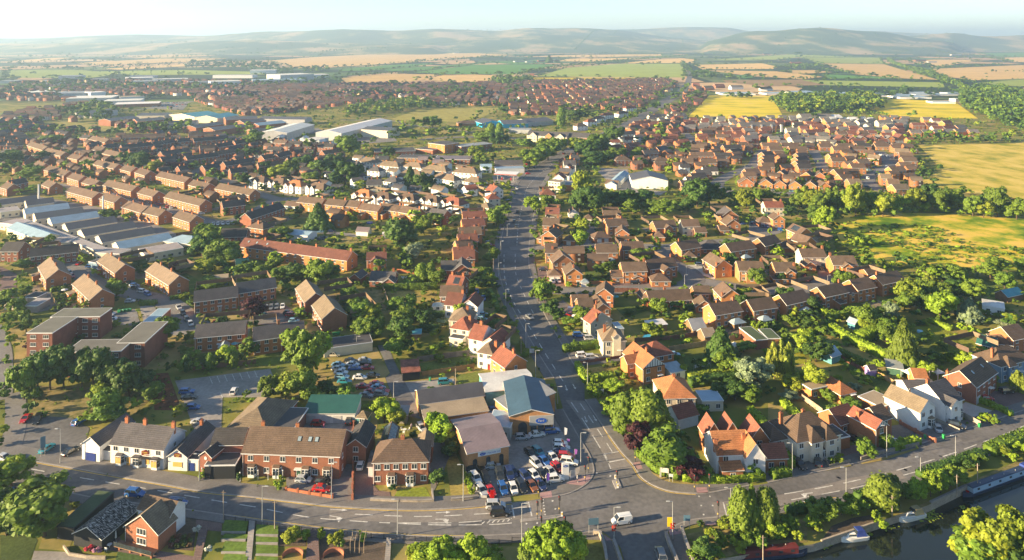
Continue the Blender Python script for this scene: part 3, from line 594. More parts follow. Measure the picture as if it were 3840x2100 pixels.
def lane(c,pts,wid,label,pav=True,matn='old_asphalt',z=.058):
 KZ[0]+=.002;z+=KZ[0]
 ln=smooth_line(PX(c,pts),5);occ_line(ln,wid/2+(2 if pav else.3))
 r_=tag(ribbon('road',ln,-wid/2,wid/2,z,matn),label,'road',kind='structure')
 if pav:
  for s_ in(-1,1):tag(ribbon('pavement',ln,s_*wid/2,s_*(wid/2+1.7),.10+KZ[0]+s_*.0005,'pavement',thick=.13),'pavement beside '+label,'pavement',kind='structure')
lane('M0',[(480,190),(680,270),(830,380),(1000,440),(1250,490),(1440,540),(1590,640),(1640,780)],6,'curving cul-de-sac through the brick estate')
lane('M0',[(1640,780),(1900,760),(2254,720),(2500,700)],5.5,'estate road past the copper-leaved tree',False)
lane('M0',[(20,1409),(30,1150),(20,950),(-60,760)],5,'side road along the frame edge',False)
lane('B0',[(90,420),(130,260),(140,90),(130,-60)],5,'side road beside the pub car park',False)
lane('M2',[(160,420),(340,440),(700,452),(1000,440),(1240,425),(1480,408),(1600,360),(1560,280),(1440,220),(1340,150),(1340,90),(1460,50)],6,'winding road into the brick estate')
lane('M2',[(1600,360),(1800,385),(2050,430),(2254,450),(2480,440),(2680,395),(2830,350),(2910,372)],6,'estate road ending in a turning circle')
lane('M2',[(-20,75),(300,60),(760,40),(1340,60),(1600,30),(2000,5),(2300,-30)],5.5,'upper estate road behind the brick houses')
lane('U1',[(1900,1100),(1880,990),(1900,900),(1960,850)],5,'short cul-de-sac beside a light green tree',False)
lane('U2',[(600,338),(560,400),(520,450),(380,505),(280,560),(260,610),(340,640),(700,655),(1000,662)],6.5,'curving road through the bungalow estate')
lane('U2',[(990,340),(1030,400),(1060,475)],6,'short close between brick houses')
lane('U2',[(1490,338),(1530,400),(1560,445),(1470,490),(1400,540),(1440,610),(1560,645)],6.5,'curving close on the estate edge')
lane('U2',[(600,338),(1000,335),(1490,338)],6,'straight estate road behind the bungalows')
lane('U2',[(790,165),(750,190),(720,260),(600,338)],6,'road through the new red estate')
lane('U2',[(1480,110),(1490,160),(1500,210)],5.5,'road between the new houses')
lane('U2',[(40,280),(60,240),(20,200)],6,'road at the edge of the new estate')
lane('U0',[(1500,850),(1620,875),(1760,862),(1900,810),(2020,740),(2100,702),(2300,700)],6.5,'bend of the terrace road past parked white cars')
lane('U0',[(1500,850),(1350,800),(1200,770),(950,700),(800,640),(420,590)],6,'estate road between the brown-roofed terraces')
lane('U0',[(2100,702),(1960,660),(1700,560),(1420,520),(1000,420),(600,330),(300,230)],6,'long estate road through the left terraces')
lane('U0',[(1420,520),(1600,440),(1900,370),(2300,345),(2560,390)],6,'upper road between the brick terraces')
lane('U0',[(960,345),(1300,315),(1640,300),(1960,270)],5.5,'back road of the brick terraces')
lane('U1',[(100,560),(300,500),(500,490),(900,560),(1080,600)],5.5,'road between the white semis')
lane('U1',[(600,250),(900,230),(1300,240),(1500,260)],6,'access road behind the school')
lane('U1',[(1790,330),(1950,330),(2200,320),(2560,330)],6,'side road off the main road behind trees')
lane('U0',[(2300,940),(2576,960),(2700,980)],5,'back lane with parked cars behind the terrace',False)
lane('F0',[(1000,835),(1500,760),(1800,740),(2300,700)],8,'distant road past the retail park',False)
lane('F1',[(0,905),(400,915),(500,940),(1000,1000)],7,'road past the playing field',False)
def steps(c,a0,a1,b0,b1,n_,label,matn='block_paving'):
 L0,L1=PX(c,[a0,a1]);R0,R1=PX(c,[b0,b1]);root=empty('garden_steps',(0,0,0));tag(root,label,'steps')
 for i in range(n_):
  t0,t1=i/n_,(i+1)/n_;h_=.9*(1-i/n_)+.06;mb=MB()
  q=[L0.lerp(L1,t1),R0.lerp(R1,t1),R0.lerp(R1,t0),L0.lerp(L1,t0)]
  mb.hexa([(p.x,p.y,0)for p in q],[(p.x,p.y,h_)for p in q]);mb.build('step',matn,root)
 occ_poly([L0,L1,R1,R0])
steps('B0',(1760,1145),(1700,1409),(1830,1150),(1770,1409),12,'brick garden steps beside the round shrubs')
steps('B0',(2195,1090),(2160,1409),(2245,1095),(2215,1409),14,'timber steps between the two terraced lawns','concrete')
steps('B1',(465,1180),(435,1430),(545,1185),(560,1430),13,'curved dark brick steps between two planted banks')
steps('B1',(1150,1250),(1130,1430),(1190,1255),(1180,1430),12,'narrow concrete steps with a handrail','concrete')
for c,xl,xr,yy,lab in[('B0',(1980,1950),(2190,2165),(1080,1195,1255,1360,1450),'terraced green lawn left of the timber steps'),('B1',(0,0),(195,195),(1120,1220,1285,1380,1460),'terraced green lawn right of the timber steps')]:
 root=empty('terraced_lawn',(0,0,0));tag(root,lab,'lawn')
 for k in range(4):
  q=PX(c,[(xl[0],yy[k]),(xr[0],yy[k]+8),(xr[1],yy[k+1]-10),(xl[1],yy[k+1]-12)]);h_=.62-.15*k
  poly('grass_bed',q,h_,'grass',(.11,.17,.03),root,thick=h_)
  q2=[q[3],q[2],q[2]+Vector((0,-.25,0)),q[3]+Vector((0,-.25,0))]
  poly('retaining_edge',q2,h_+.08,'concrete',None,root,thick=h_+.08)
  occ_poly(q)
def wall_line(name,c,pts,h_,t_,matn,label,cat,color=None,cap=None,sm=1,pier=None,base=0):
 q=PX(c,pts);q=smooth_line(q,sm)if sm>1 else q
 root=empty(name,q[0]);tag(root,label,cat);o0=q[0].copy()
 ns=normals2(q)
 for i in range(len(q)-1):
  a_,b_=q[i]-o0,q[i+1]-o0;mb=MB()
  lo=[(p.x,p.y,base)for p in(a_-ns[i]*t_/2,b_-ns[i+1]*t_/2,b_+ns[i+1]*t_/2,a_+ns[i]*t_/2)]
  mb.hexa(lo,[(x,y,h_)for x,y,_ in lo]);mb.build('wall_section',matn,root,color)
 if cap:
  for i in range(len(q)-1):
   a_,b_=q[i]-o0,q[i+1]-o0;k=t_/2+.06;mb=MB()
   lo=[(p.x,p.y,h_)for p in(a_-ns[i]*k,b_-ns[i+1]*k,b_+ns[i+1]*k,a_+ns[i]*k)]
   mb.hexa(lo,[(x,y,h_+.09)for x,y,_ in lo]);mb.build('coping',cap,root)
 if pier:
  tot=sum((q[i+1]-q[i]).length for i in range(len(q)-1));n_=max(2,int(tot/pier));k=t_/2+.12
  for j in range(n_+1):
   t=j/n_*(len(q)-1);i=min(int(t),len(q)-2);p=q[i].lerp(q[i+1],t-i)-o0;mb=MB()
   mb.box(p.x-k,p.x+k,p.y-k,p.y+k,0,h_+.25);mb.build('pier',matn,root,color)
 occ_line(q,1)
 return root
wall_line('bridge_parapet','B2',[(1355,1200),(1385,1290),(1425,1380),(1470,1500)],1.1,.5,'stone','pale stone parapet right of the bridge roadway','parapet',cap='concrete')
wall_line('bridge_parapet','B2',[(1490,1150),(1530,1270),(1580,1409),(1610,1500)],1.1,.4,'stone','outer stone parapet of the bridge footway','parapet',cap='concrete')
wall_line('bridge_parapet','B2',[(895,1270),(925,1350),(955,1440),(985,1560)],1.1,.5,'stone','curved stone parapet left of the bridge roadway','parapet',cap='concrete')
wall_line('bridge_parapet','B2',[(715,1190),(770,1200),(800,1260),(820,1340),(835,1450)],1.1,.4,'stone','outer concrete parapet left of the bridge','parapet',cap='concrete')
struct('footway','B2',[(775,1200),(885,1250),(955,1440),(840,1440),(800,1270)],.14,'pavement','footway beside the left bridge parapet','pavement')
struct('footway','B2',[(1385,1190),(1490,1150),(1590,1440),(1450,1440)],.14,'pavement','footway beside the right bridge parapet','pavement')
def BX(o,nm,mt,*a):
 mb=MB();mb.box(*a);return mb.build(nm,mt,o)
def CY(o,nm,mt,*a,**k):
 mb=MB();mb.cyl(*a,**k);return mb.build(nm,mt,o)
def PR(o,nm,mt,*a):
 mb=MB();mb.prism(*a);return mb.build(nm,mt,o)
ROOF={'brown':(.125,.085,.06),'dark':(.055,.05,.05),'red':(.23,.085,.055),'orange':(.34,.14,.06),'slate':(.085,.08,.085),'tan':(.19,.145,.10),'grey':(.16,.15,.14),'purple':(.11,.075,.075),'rustred':(.17,.07,.05)}
WALL={'brick':('brick',(.37,.15,.065)),'orange':('brick',(.50,.205,.07)),'redbrick':('brick',(.27,.11,.065)),'dbrick':('brick',(.21,.085,.06)),'yellow':('brick',(.42,.21,.09)),'white':('render',(.70,.70,.68)),'cream':('render',(.62,.55,.42)),
'grey':('render',(.34,.32,.28)),'blue':('render',(.16,.24,.34)),'black':('render',(.02,.022,.025)),'cyan':('render',(.02,.35,.60)),'metal':('metal_roof',(.42,.43,.44)),'wood':('wood',(.22,.13,.07)),'teal':('wood',(.10,.28,.32)),'lilac':('wood',(.30,.22,.50)),'dgreen':('wood',(.05,.12,.08))}
MROOF={'m_white':('metal_roof',(.62,.62,.60)),'m_grey':('metal_roof',(.26,.27,.28)),'m_dark':('metal_roof',(.09,.09,.10)),'m_blue':('metal_roof',(.05,.10,.15)),'m_ltblue':('metal_roof',(.28,.40,.50)),'m_teal':('metal_roof',(.06,.28,.34)),'m_green':('metal_roof',(.03,.12,.10)),'m_peel':('peeling',(1,1,1)),'m_rust':('rust',(1,1,1)),
'f_grey':('flat_roof',(.16,.155,.13)),'f_dark':('flat_roof',(.07,.07,.075)),'f_lilac':('flat_roof',(.30,.27,.28)),'f_white':('flat_roof',(.60,.60,.58)),'f_green':('flat_roof',(.07,.10,.05)),'f_tan':('flat_roof',(.30,.24,.17)),'glass':('clear_roof',(1,1,1)),'m_purple':('metal_roof',(.20,.16,.165))}
def window_mesh(w_,h_,bars,panes_only=None):
 mb=MB();t=.07
 if panes_only!='pane':
  mb.box(-w_/2,w_/2,-.06,.02,-t,0);mb.box(-w_/2,w_/2,-.06,.02,h_-t,h_)
  for x in[-w_/2]+[-w_/2+w_*(k+1)/bars-t/2 for k in range(bars-1)]+[w_/2-t]:mb.box(x,x+t,-.055,.02,0,h_-t)
  mb.box(-w_/2-.08,w_/2+.08,-.14,.0,-t-.08,-t)
 if panes_only!='frame':mb.quad((-w_/2,-.02,0),(w_/2,-.02,0),(w_/2,-.02,h_),(-w_/2,-.02,h_),1 if panes_only is None else 0)
 return mb.mesh('window',['trim','glass']if panes_only is None else(['trim']if panes_only=='frame' else['glass']))
WM={}
def win_mesh(key,part=None):
 if(key,part)not in WM:WM[(key,part)]=window_mesh(*key,part)
 return WM[(key,part)]
def put_window(parent,x,y,z,ang,w_=1.3,h_=1.2,fine=False):
 key=(round(w_,1),round(h_,1),3 if w_>1.7 else 2)
 o=link('window',win_mesh(key,'frame' if fine else None),parent,None,(x,y,z),ang)
 if fine:link('pane',win_mesh(key,'pane'),o)
 return o
def door_mesh():
 mb=MB();mb.box(-.5,.5,-.05,.02,0,2.05);mb.box(-.58,-.5,-.08,.02,0,2.12,1);mb.box(.5,.58,-.08,.02,0,2.12,1);mb.box(-.58,.58,-.08,.02,2.05,2.14,1);mb.box(-.2,.2,-.06,0,1.3,1.8,2)
 return mb.mesh('door',['paint','trim','glass'])
DOOR=door_mesh()
def garage_door_mesh():
 mb=MB();mb.box(-1.15,1.15,-.04,.02,0,2.05)
 for k in range(5):mb.box(-1.12,1.12,-.06,-.04,.08+k*.4,.38+k*.4)
 return mb.mesh('garage_door',['paint'])
GDOOR=garage_door_mesh()
def chimney_mesh():
 mb=MB();mb.box(-.45,.45,-.3,.3,-1.6,1.25);mb.box(-.52,.52,-.37,.37,1.0,1.14)
 for x in(-.22,.22):mb.cyl((x,0,1.25),(x,0,1.65),.13,.11,6,1)
 return mb.mesh('chimney',['brick','rust'])
CHIM=chimney_mesh()
def bay_mesh():
 mb=MB();pts=[(-1.15,0),(-.75,-.8),(.75,-.8),(1.15,0)]
 for(x0,y0),(x1,y1)in zip(pts[:-1],pts[1:]):
  mb.quad((x0,y0,0),(x1,y1,0),(x1,y1,.75),(x0,y0,.75),0);mb.quad((x0,y0,.75),(x1,y1,.75),(x1,y1,2.35),(x0,y0,2.35),1);mb.quad((x0,y0,2.35),(x1,y1,2.35),(x1,y1,2.6),(x0,y0,2.6),0)
  n_=2 if x0==-.75 else 1
  for k in range(n_+1):
   t=k/n_;mb.cyl((x0+(x1-x0)*t,y0+(y1-y0)*t,.75),(x0+(x1-x0)*t,y0+(y1-y0)*t,2.35),.09,n=5,mi=0)
  mb.cyl((x0,y0,1.75),(x1,y1,1.75),.05,n=4,mi=0)
 q=[(-1.3,.05,2.62),(-.85,-.95,2.62),(.85,-.95,2.62),(1.3,.05,2.62)];mb.add(q+[(-.8,.05,3.0),(.8,.05,3.0)],[(0,1,4),(1,2,5,4),(2,3,5),(3,2,1,0)],2)
 return mb.mesh('bay_window',['trim','glass','roof_tile'])
BAY=bay_mesh()
def skylight_mesh():
 mb=MB();mb.box(-.45,.45,-.6,.6,0,.08,0);mb.quad((-.38,-.52,.085),(.38,-.52,.085),(.38,.52,.085),(-.38,.52,.085),1);return mb.mesh('skylight',['dark_metal','clear_roof'])
SKYL=skylight_mesh()
def roof_into(mb,x,y,w_,d,e,r,t,ov=.35,th=.16):
 """tops use slot 0, edges slot 1"""
 def slab(pts):
  n_=len(pts);lo=[(a,b,c-th)for a,b,c in pts];mb.add(pts,[tuple(range(n_))],0)
  mb.add(pts+lo,[(i,n_+i,n_+(i+1)%n_,(i+1)%n_)for i in range(n_)]+[tuple(range(2*n_-1,n_-1,-1))],1)
 x0,x1,y0,y1=x-ov,x+w_+ov,y-ov,y+d+ov
 e+=.1
 if t in 'gx':
  if t=='g':
   k=r/(d/2);ym=y+d/2;ze=e-ov*k;zr=e+r
   slab([(x0,y0,ze),(x1,y0,ze),(x1,ym,zr),(x0,ym,zr)]);slab([(x1,y1,ze),(x0,y1,ze),(x0,ym,zr),(x1,ym,zr)])
  else:
   k=r/(w_/2);xm=x+w_/2;ze=e-ov*k;zr=e+r
   slab([(x0,y1,ze),(x0,y0,ze),(xm,y0,zr),(xm,y1,zr)]);slab([(x1,y0,ze),(x1,y1,ze),(xm,y1,zr),(xm,y0,zr)])
 elif t=='h':
  k=r/(min(w_,d)/2);ze=e-ov*k;zr=e+r
  if w_>=d:
   a=(x+d/2,y+d/2,zr);b=(x+w_-d/2,y+d/2,zr)
   if w_-d<.4:b=(b[0]+.4,b[1],zr)
   fs=[[(x0,y0,ze),(x1,y0,ze),b,a],[(x1,y0,ze),(x1,y1,ze),b],[(x1,y1,ze),(x0,y1,ze),a,b],[(x0,y1,ze),(x0,y0,ze),a]]
  else:
   a=(x+w_/2,y+w_/2,zr);b=(x+w_/2,y+d-w_/2,zr)
   fs=[[(x0,y0,ze),(x1,y0,ze),a],[(x1,y0,ze),(x1,y1,ze),b,a],[(x1,y1,ze),(x0,y1,ze),b],[(x0,y1,ze),(x0,y0,ze),a,b]]
  for f in fs:slab(f)
 elif t=='m':
  slab([(x0,y0,e),(x1,y0,e),(x1,y1,e+r),(x0,y1,e+r)])
 else:
  mb.box(x0,x1,y0,y1,e-.05,e+.22,1);mb.quad((x0+.2,y0+.2,e+.235),(x1-.2,y0+.2,e+.235),(x1-.2,y1-.2,e+.235),(x0+.2,y1-.2,e+.235),0)
def walls_into(mb,x,y,w_,d,e,r,t,base=-.3):
 a,b,c,g=(x,y),(x+w_,y),(x+w_,y+d),(x,y+d)
 for p,q in((a,b),(b,c),(c,g),(g,a)):mb.quad((*p,base),(*q,base),(*q,e),(*p,e))
 if t=='g':
  for xx,s_ in((x,1),(x+w_,-1)):mb.add([(xx,y,e),(xx,y+d,e),(xx,y+d/2,e+r)],[(0,1,2)if s_<0 else(2,1,0)])
 elif t=='x':
  for yy,s_ in((y,1),(y+d,-1)):mb.add([(x,yy,e),(x+w_,yy,e),(x+w_/2,yy,e+r)],[(0,1,2)if s_>0 else(2,1,0)])
 elif t=='m':
  for xx in(x,x+w_):mb.add([(xx,y,e),(xx,y+d,e),(xx,y+d,e+r)],[(0,1,2)])
  mb.quad((x,y+d,e),(x+w_,y+d,e),(x+w_,y+d,e+r),(x,y+d,e+r))
DC=[(.04,.06,.16),(.55,.55,.53),(.25,.03,.02),(.05,.05,.05),(.04,.12,.07),(.35,.36,.37)]
HOUSES=[]
def house(x1,y1,x2,y2,d,lab,cat='house',e=5.0,r=None,t='g',wall='brick',roof='brown',m=None,ch=(),ex=(),bay=(),win=None,door=None,gd=(),nm=None,group=None,name=None,sky_=(),trim='trim',ncol=None,ww=1.3,solar=()):
 a=P(x1,y1,e);b_=P(x2,y2,e);home=cat in('house','bungalow','pub','flats','school','hotel','factory shed')
 if m:wall,roof=m.split('/')
 name=name or cat.replace(' ','_')
 if win is None:win='FR' if home else ''
 if door is None:door=home and cat!='factory shed'
 HOUSES.append(dict(a=a,b=b_,d=d,lab=lab,cat=cat,e=e,r=r,t=t,wall=wall,roof=roof,ch=ch,ex=ex,bay=bay,win=win,door=door,gd=gd,nm=nm,group=group,name=name,sky_=sky_,trim=trim,ncol=ncol,ww=ww,solar=solar))
 ax=b_-a;ax.z=0;ux=ax.normalized();uy=Vector((-ux.y,ux.x,0))
 occ_poly([a-ux-uy,b_+ux-uy,b_+ux+uy*(d+1),a-ux+uy*(d+1)])
 u,v=scr((a+b_)/2+uy*d/2-Vector((0,0,e/2)))
 if nm:PLACES.append((u,v,'the '+nm))
 return HOUSES[-1]
def roofmat(k):return('roof_tile',ROOF[k])if k in ROOF else MROOF[k]
def jit(c,k=.1):
 f=1+RU(-k,k);return(c[0]*f,c[1]*f*(1+RU(-.03,.03)),c[2]*f)
def build_house(H):
 a,b_=H['a'],H['b'];ax=b_-a;ax.z=0;W=ax.length;ang=math.atan2(ax.y,ax.x);d=H['d']
 root=empty(H['name'],(a.x,a.y,0),ang);tag(root,H['lab'],H['cat'],H['group']);H['root']=root
 s=ppm(a);fine=s>14.2
 wm,wc=WALL[H['wall']];rm,rc=roofmat(H['roof']);wc=jit(wc,.08);rc=jit(rc,.12)
 e,t=H['e'],H['t'];span=d if t in 'gh' else W
 if t=='h':span=min(W,d)
 r=H['r']if H['r']is not None else(span/2*.72 if t in 'gxh' else(1.0 if t=='m' else 0))
 H['rr']=r
 vols=[(0,0,W,d,e,r,t,None,None)]
 for v in H['ex']:
  v=tuple(v)+(None,)*(9-len(v));vols.append(v)
 for k,(x,y,w_,dd,ee,rr,tt,wk,rk)in enumerate(vols):
  if rr is None:rr=(dd if tt in 'gh' else w_)/2*.72 if tt in 'gxh' else(.8 if tt=='m' else 0)
  if tt=='h' and rr==(dd if tt in 'gh' else w_)/2*.72:rr=min(w_,dd)/2*.72
  wmm,wcc=WALL[wk]if wk else(wm,wc);rmm,rcc=roofmat(rk)if rk else(rm,rc)
  mb=MB();walls_into(mb,x,y,w_,dd,ee,rr,tt);mb.build('wall',wmm,root,wcc)
  mb=MB();roof_into(mb,x,y,w_,dd,ee,rr,tt,.3 if tt!='f' else.12);ro=mb.build('roof',[rmm,H['trim']],root,rcc)
  if k==0:
   for cc_ in H['ch']:
    cx,cy_=cc_ if isinstance(cc_,tuple)else(cc_,.5)
    px,py=cx*W,cy_*d
    zz=e+r*(1-abs(py-d/2)/(d/2))if t=='g' else(e+r*(1-abs(px-W/2)/(W/2))if t=='x' else e+r*.8)
    c_=link('chimney',CHIM,ro,jit((.34,.13,.06)),(px,py,zz),0 if t!='x' else R(90))
   for sx_,sy_ in H['sky_']:
    zz=e+.1+r*sy_*2+.03;c_=link('skylight',SKYL,ro,None,(sx_*W,sy_*d,zz));c_.rotation_euler=(math.atan(r/(d/2)),0,0)
   for sx0,sx1,sy0,sy1 in H['solar']:
    mb=MB();zz=lambda q:e+.18+r*q*2
    for i in range(4):
     xa=sx0+(sx1-sx0)*i/4+.03;xb=sx0+(sx1-sx0)*(i+1)/4-.03
     mb.quad((xa,sy0*d,zz(sy0)),(xb,sy0*d,zz(sy0)),(xb,sy1*d,zz(sy1)),(xa,sy1*d,zz(sy1)))
    mb.build('solar_panel','glass',ro)
  nst=max(1,int(round(ee/2.6)));small=s<4.0
  ww=H['ww'];wh=1.2
  if k==0 or w_>3.2:
   if 'F' in H['win']or 'B' in H['win']:
    n_=H['ncol']if(H['ncol']and k==0)else max(1,int(round(w_/(3.4 if not small else 4.5))))
    for st in range(nst):
     for i in range(n_):
      xx=x+w_*(i+.5)/n_;z0=.95+st*(ee/nst)
      if st==0 and k==0:
       if any(abs(xx-bx*W)<1.6 for bx in H['bay'])or any(abs(xx-gx_*W)<1.8 for gx_ in H['gd']):continue
       if H['door']and i==n_//2 and n_>1:
        dd_=link('door',DOOR,root,RC(DC),(xx,y,0),0)
        if s>8:
         mb=MB();mb.box(-.9,.9,-1.0,-.0,2.3,2.42);mb.build('canopy','trim',dd_)
        continue
      if not any(k2!=k and v2[1]<y-.1 and v2[0]-.3<xx<v2[0]+v2[2]+.3 and v2[4]>z0 for k2,v2 in enumerate(vols)):
       put_window(root,xx,y,z0,0,ww,wh,fine)
   if k==0:
    for side,flag in((-90,'L'),(90,'R')):
     if flag in H['win']and not small:
      n2=max(1,int(round(dd/6)))
      for st in range(nst):
       for i in range(n2):
        yy=y+dd*(i+.5)/n2
        put_window(root,x if flag=='L' else x+w_,yy,.95+st*(ee/nst),R(side),1.0,1.15,fine)
 for bx in H['bay']:link('bay_window',BAY,root,rc,(bx*W,0,0))
 for gx_ in H['gd']:link('garage_door',GDOOR,root,RC([(.6,.6,.58),(.1,.04,.02),(.5,.5,.5)]),(gx_*W,-.01,0))
 if H['cat']=='house' and s>5.5 and t in 'gxh' and e>3.5:
  mb=MB();mb.cyl((.15,-.08,0),(.15,-.08,e-.1),.05,n=5);mb.build('downpipe','trim',root)
  if t=='g':mb=MB();mb.box(-.3,W+.3,-.48,-.38,e-.22,e-.1);mb.build('gutter','trim',root)
 return root
use('B0')
house(722,378,878,402,11.5,'white gabled annexe of the pub with a blue garage door',e=4.2,t='x',m='white/slate',gd=(.5,),nm='white pub annexe',cat='pub annexe')
pub=house(972,385,1440,437,8.5,'long white boarded-up pub with slate roof and three brick chimneys',e=4.9,r=3.2,m='white/slate',ch=(.09,.44,.98),bay=(.19,.52,.86),ncol=5,nm='long white pub',cat='pub',
ex=[(-3.3,1,3.2,5,2.5,.6,'m',None,'dark')])
house(1480,490,1648,500,13,'small white gabled wing of the pub with boarded window',e=3.5,t='x',m='white/slate',ch=((.5,.85),),win='F',door=False,ncol=1,ww=2.2,nm='gabled pub wing',cat='pub wing',ex=[(4.6,.3,3.0,3.5,2.5,0,'f',None,'f_dark'),(-1.6,2,1.6,3,2.4,0,'f',None,'f_dark')])
house(1762,480,1862,500,6,'brick gabled end of the archway building with a clock',e=4.6,t='x',m='dbrick/dark',nm='brick archway gable',cat='building',name='archway_gable')
house(1862,392,2135,388,7,'brick archway building with white-edged flat canopy',e=5.4,r=2.2,m='dbrick/dark',nm='brick archway building',cat='building',name='archway_building',ex=[(.4,-5.2,7.2,5.1,3.1,0,'f','black','f_dark')])
hotel=house(2135,460,2987,491,10,'long brick terrace of lodgings with brown roof, skylights and white bays',e=5.6,m='redbrick/brown',ch=((.12,.55),(.48,.6)),bay=(.10,.36,.66,.88),sky_=((.55,.28),(.66,.28),(.73,.28)),ncol=6,nm='brick lodging terrace',name='terrace',ex=[(23.5,6,5,9,4.6,None,'x',None,'dark')])
house(1102,1105,1392,1178,5,'riverside brick house with tall front gable and wide glazed doors',e=3.9,t='x',m='redbrick/tan',win='F',ww=2.4,door=False,ncol=1,nm='riverside gabled house',ch=(),ex=[(-.8,4.2,8.3,4.5,4.7,1.7,'g','white','brown')])
house(650,1168,895,1222,9.5,'black timber shed with peeling black and white roof','shed',e=2.6,r=1.9,t='x',m='black/m_peel',nm='black boathouse shed')
house(505,1122,652,1138,12,'low shed under a green sheeted flat roof','shed',e=2.5,t='f',m='black/f_green',nm='green sheeted shed',trim='dark_metal')
use('B1')
house(1030,545,1515,535,8.5,'symmetrical pair of brick villas with white arched windows and bays',e=5.5,r=3.0,t='h',m='redbrick/brown',ch=(.5,),bay=(.34,.68),ncol=6,nm='paired brick villas',name='semi_detached_house',ex=[(.3,8.6,3.6,9,4.2,None,'x',None,'brown'),(9.6,8.6,3.6,5,4.2,None,'x',None,'tan'),(-1.6,3,1.6,5,2.6,.8,'m','white','slate')])
house(420,118,870,118,8,'row of lock-up garages with green corrugated roof','garage',e=2.7,t='m',r=1.0,m='white/m_green',gd=(.15,.43,.66),nm='green-roofed garages',name='garage_row')
house(885,150,975,158,3,'small summer house with hipped roof in a back garden','summer house',e=2.2,t='h',m='teal/tan',win='F',door=False,ncol=1)
house(85,262,325,272,11,'flat dark-roofed extension behind the lodging terrace','outbuilding',e=3.2,t='f',m='dbrick/f_dark',name='flat_extension')
house(1862,470,2225,400,16,'car showroom with shallow purple-grey roof, arched windows and sign','showroom',e=4.6,r=1.6,m='yellow/m_purple',nm='arched car showroom')
use('D')
house(566,1080,672,1090,17,'large hall with shallow hipped brown roof behind the lodging terrace','hall',e=3.4,r=3.2,t='h',m='dbrick/tan',nm='hipped hall')
house(1282,1046,1391,1041,19,'main car showroom with blue metal roof and oval sign','showroom',e=5.2,r=1.5,t='x',m='yellow/m_blue',nm='blue-roofed showroom')
house(1246,1004,1284,1034,15,'pale grey roofed side hall of the main showroom','showroom',e=4.6,r=1,t='m',m='yellow/m_grey',name='showroom_annexe')
house(1056,1016,1218,994,8,'dealer workshop with a ribbed dark glazed roof strip','workshop',e=3.7,r=1.9,m='yellow/m_dark',nm='dealer workshop',ex=[(.3,-7.2,17.5,7.1,3.0,.5,'m',None,'f_tan')])
house(1222,985,1345,972,11,'workshop hall with a pale corrugated roof beside the main road','workshop',e=4.4,r=1.2,m='teal/m_white')
house(1226,1072,1284,1078,8,'low glazed link between the two showrooms','showroom',e=3.2,t='f',m='metal/m_ltblue',win='F',door=False,name='showroom_link')
use('M1')
house(1290,1170,1442,1155,7,'open carport with rusty red corrugated roof','carport',e=2.6,t='m',r=.7,m='black/m_rust',nm='rusty carport',trim='rust')
house(1375,828,1450,826,3,'small garden shed with a teal roof','shed',e=2.2,t='m',r=.4,m='wood/m_teal')
house(600,965,1026,905,8,'long low garage block with a pale wall behind the car lot','garage',e=2.8,t='f',m='cream/f_dark',nm='long garage block',name='garage_row')
house(2070,1035,2192,1120,8,'orange brick house with red roof and side gable by the workshop',m='orange/red',ch=(.2,.85),nm='orange brick corner house',ex=[(-2.5,2,3,4,2.6,.6,'m','cream','f_tan')])
house(1948,985,2085,1010,9,'white house with brown hipped roof and brick base',t='h',m='white/tan',ch=((.9,.4),),nm='brown hipped white house')
house(1872,862,1985,885,9,'white house with red double gables and back balcony',m='white/red',ch=(.5,),nm='red double-gabled house',ex=[(5.8,-1.4,6,9,5,None,'x')])
house(1712,772,1870,795,9,'cream house with bright red hipped roof and flat-roofed porch',t='h',m='cream/red',ch=(.8,),nm='red hipped cream house',ex=[(1,-3.2,5,3.1,2.8,0,'f',None,'f_dark')])
house(1700,705,1900,715,9,'house with broad brown hipped roof behind the cream one',t='h',m='cream/tan',ch=(.7,),nm='broad hipped house')
house(1662,568,1795,580,9,'white house with red-brown roof and big white gable wall',m='white/rustred',ch=(.95,),nm='white gable-walled house',ex=[(6.2,.6,6.4,8.6,5,None,'x')])
house(1620,495,1815,495,8,'brown-roofed house with a glass conservatory at the back',m='redbrick/brown',ch=(.9,),nm='conservatory house',ex=[(-2.5,-3.2,4,3.1,2.3,.9,'h','white','glass')])
house(1672,405,1800,420,9,'red-roofed house with dark skylights beside the tall hedge',m='redbrick/red',ch=(.15,.9),nm='red house by the tall hedge',solar=((2.5,5,.12,.4),))
house(1630,265,1765,262,8,'brick house with two dark grey gables',m='redbrick/slate',nm='dark double-gabled house',ex=[(5,-2,8,10,5.2,None,'x')])
house(1745,170,1925,165,9,'orange brick villa with brown roof and twin chimneys',e=5.4,m='orange/rustred',ch=(.2,.9),nm='orange brick villa')
house(975,178,1145,170,7,'detached brick house with a front gable and bay',m='orange/rustred',ch=(.9,),nm='detached bay house',bay=(.35,),ex=[(1.8,-1.6,3.8,6,5,None,'x')])
house(1000,358,1215,362,8,'low brick bungalow with dark hipped roof and front gable','bungalow',e=2.6,m='redbrick/slate',nm='dark brick bungalow',ch=(.9,),ex=[(6,-2,5,6,2.6,None,'x')])
house(825,330,915,338,7,'small brick garage with dark gabled roof','garage',e=2.6,t='x',m='redbrick/slate',gd=(.5,))
use('U1')
for k,(x0,y0,x1,y1,rf)in enumerate([(850,1125,985,1118,'rustred'),(880,1075,1000,1062,'brown'),(885,1022,1030,1015,'rustred'),(892,968,1060,960,'brown'),(918,905,1085,895,'rustred'),(920,842,1100,835,'rustred')]):
 house(x0,y0,x1,y1,8,'%s orange brick villa up the main road from the double-gabled house'%ordinal(k),e=5.6,wall='orange',roof=rf,ch=(.25,.92),nm='%s orange villa'%ordinal(k),group='orange brick villas along the main road',ex=[(4,-5,4.5,5.2,4.6,None,'x')])
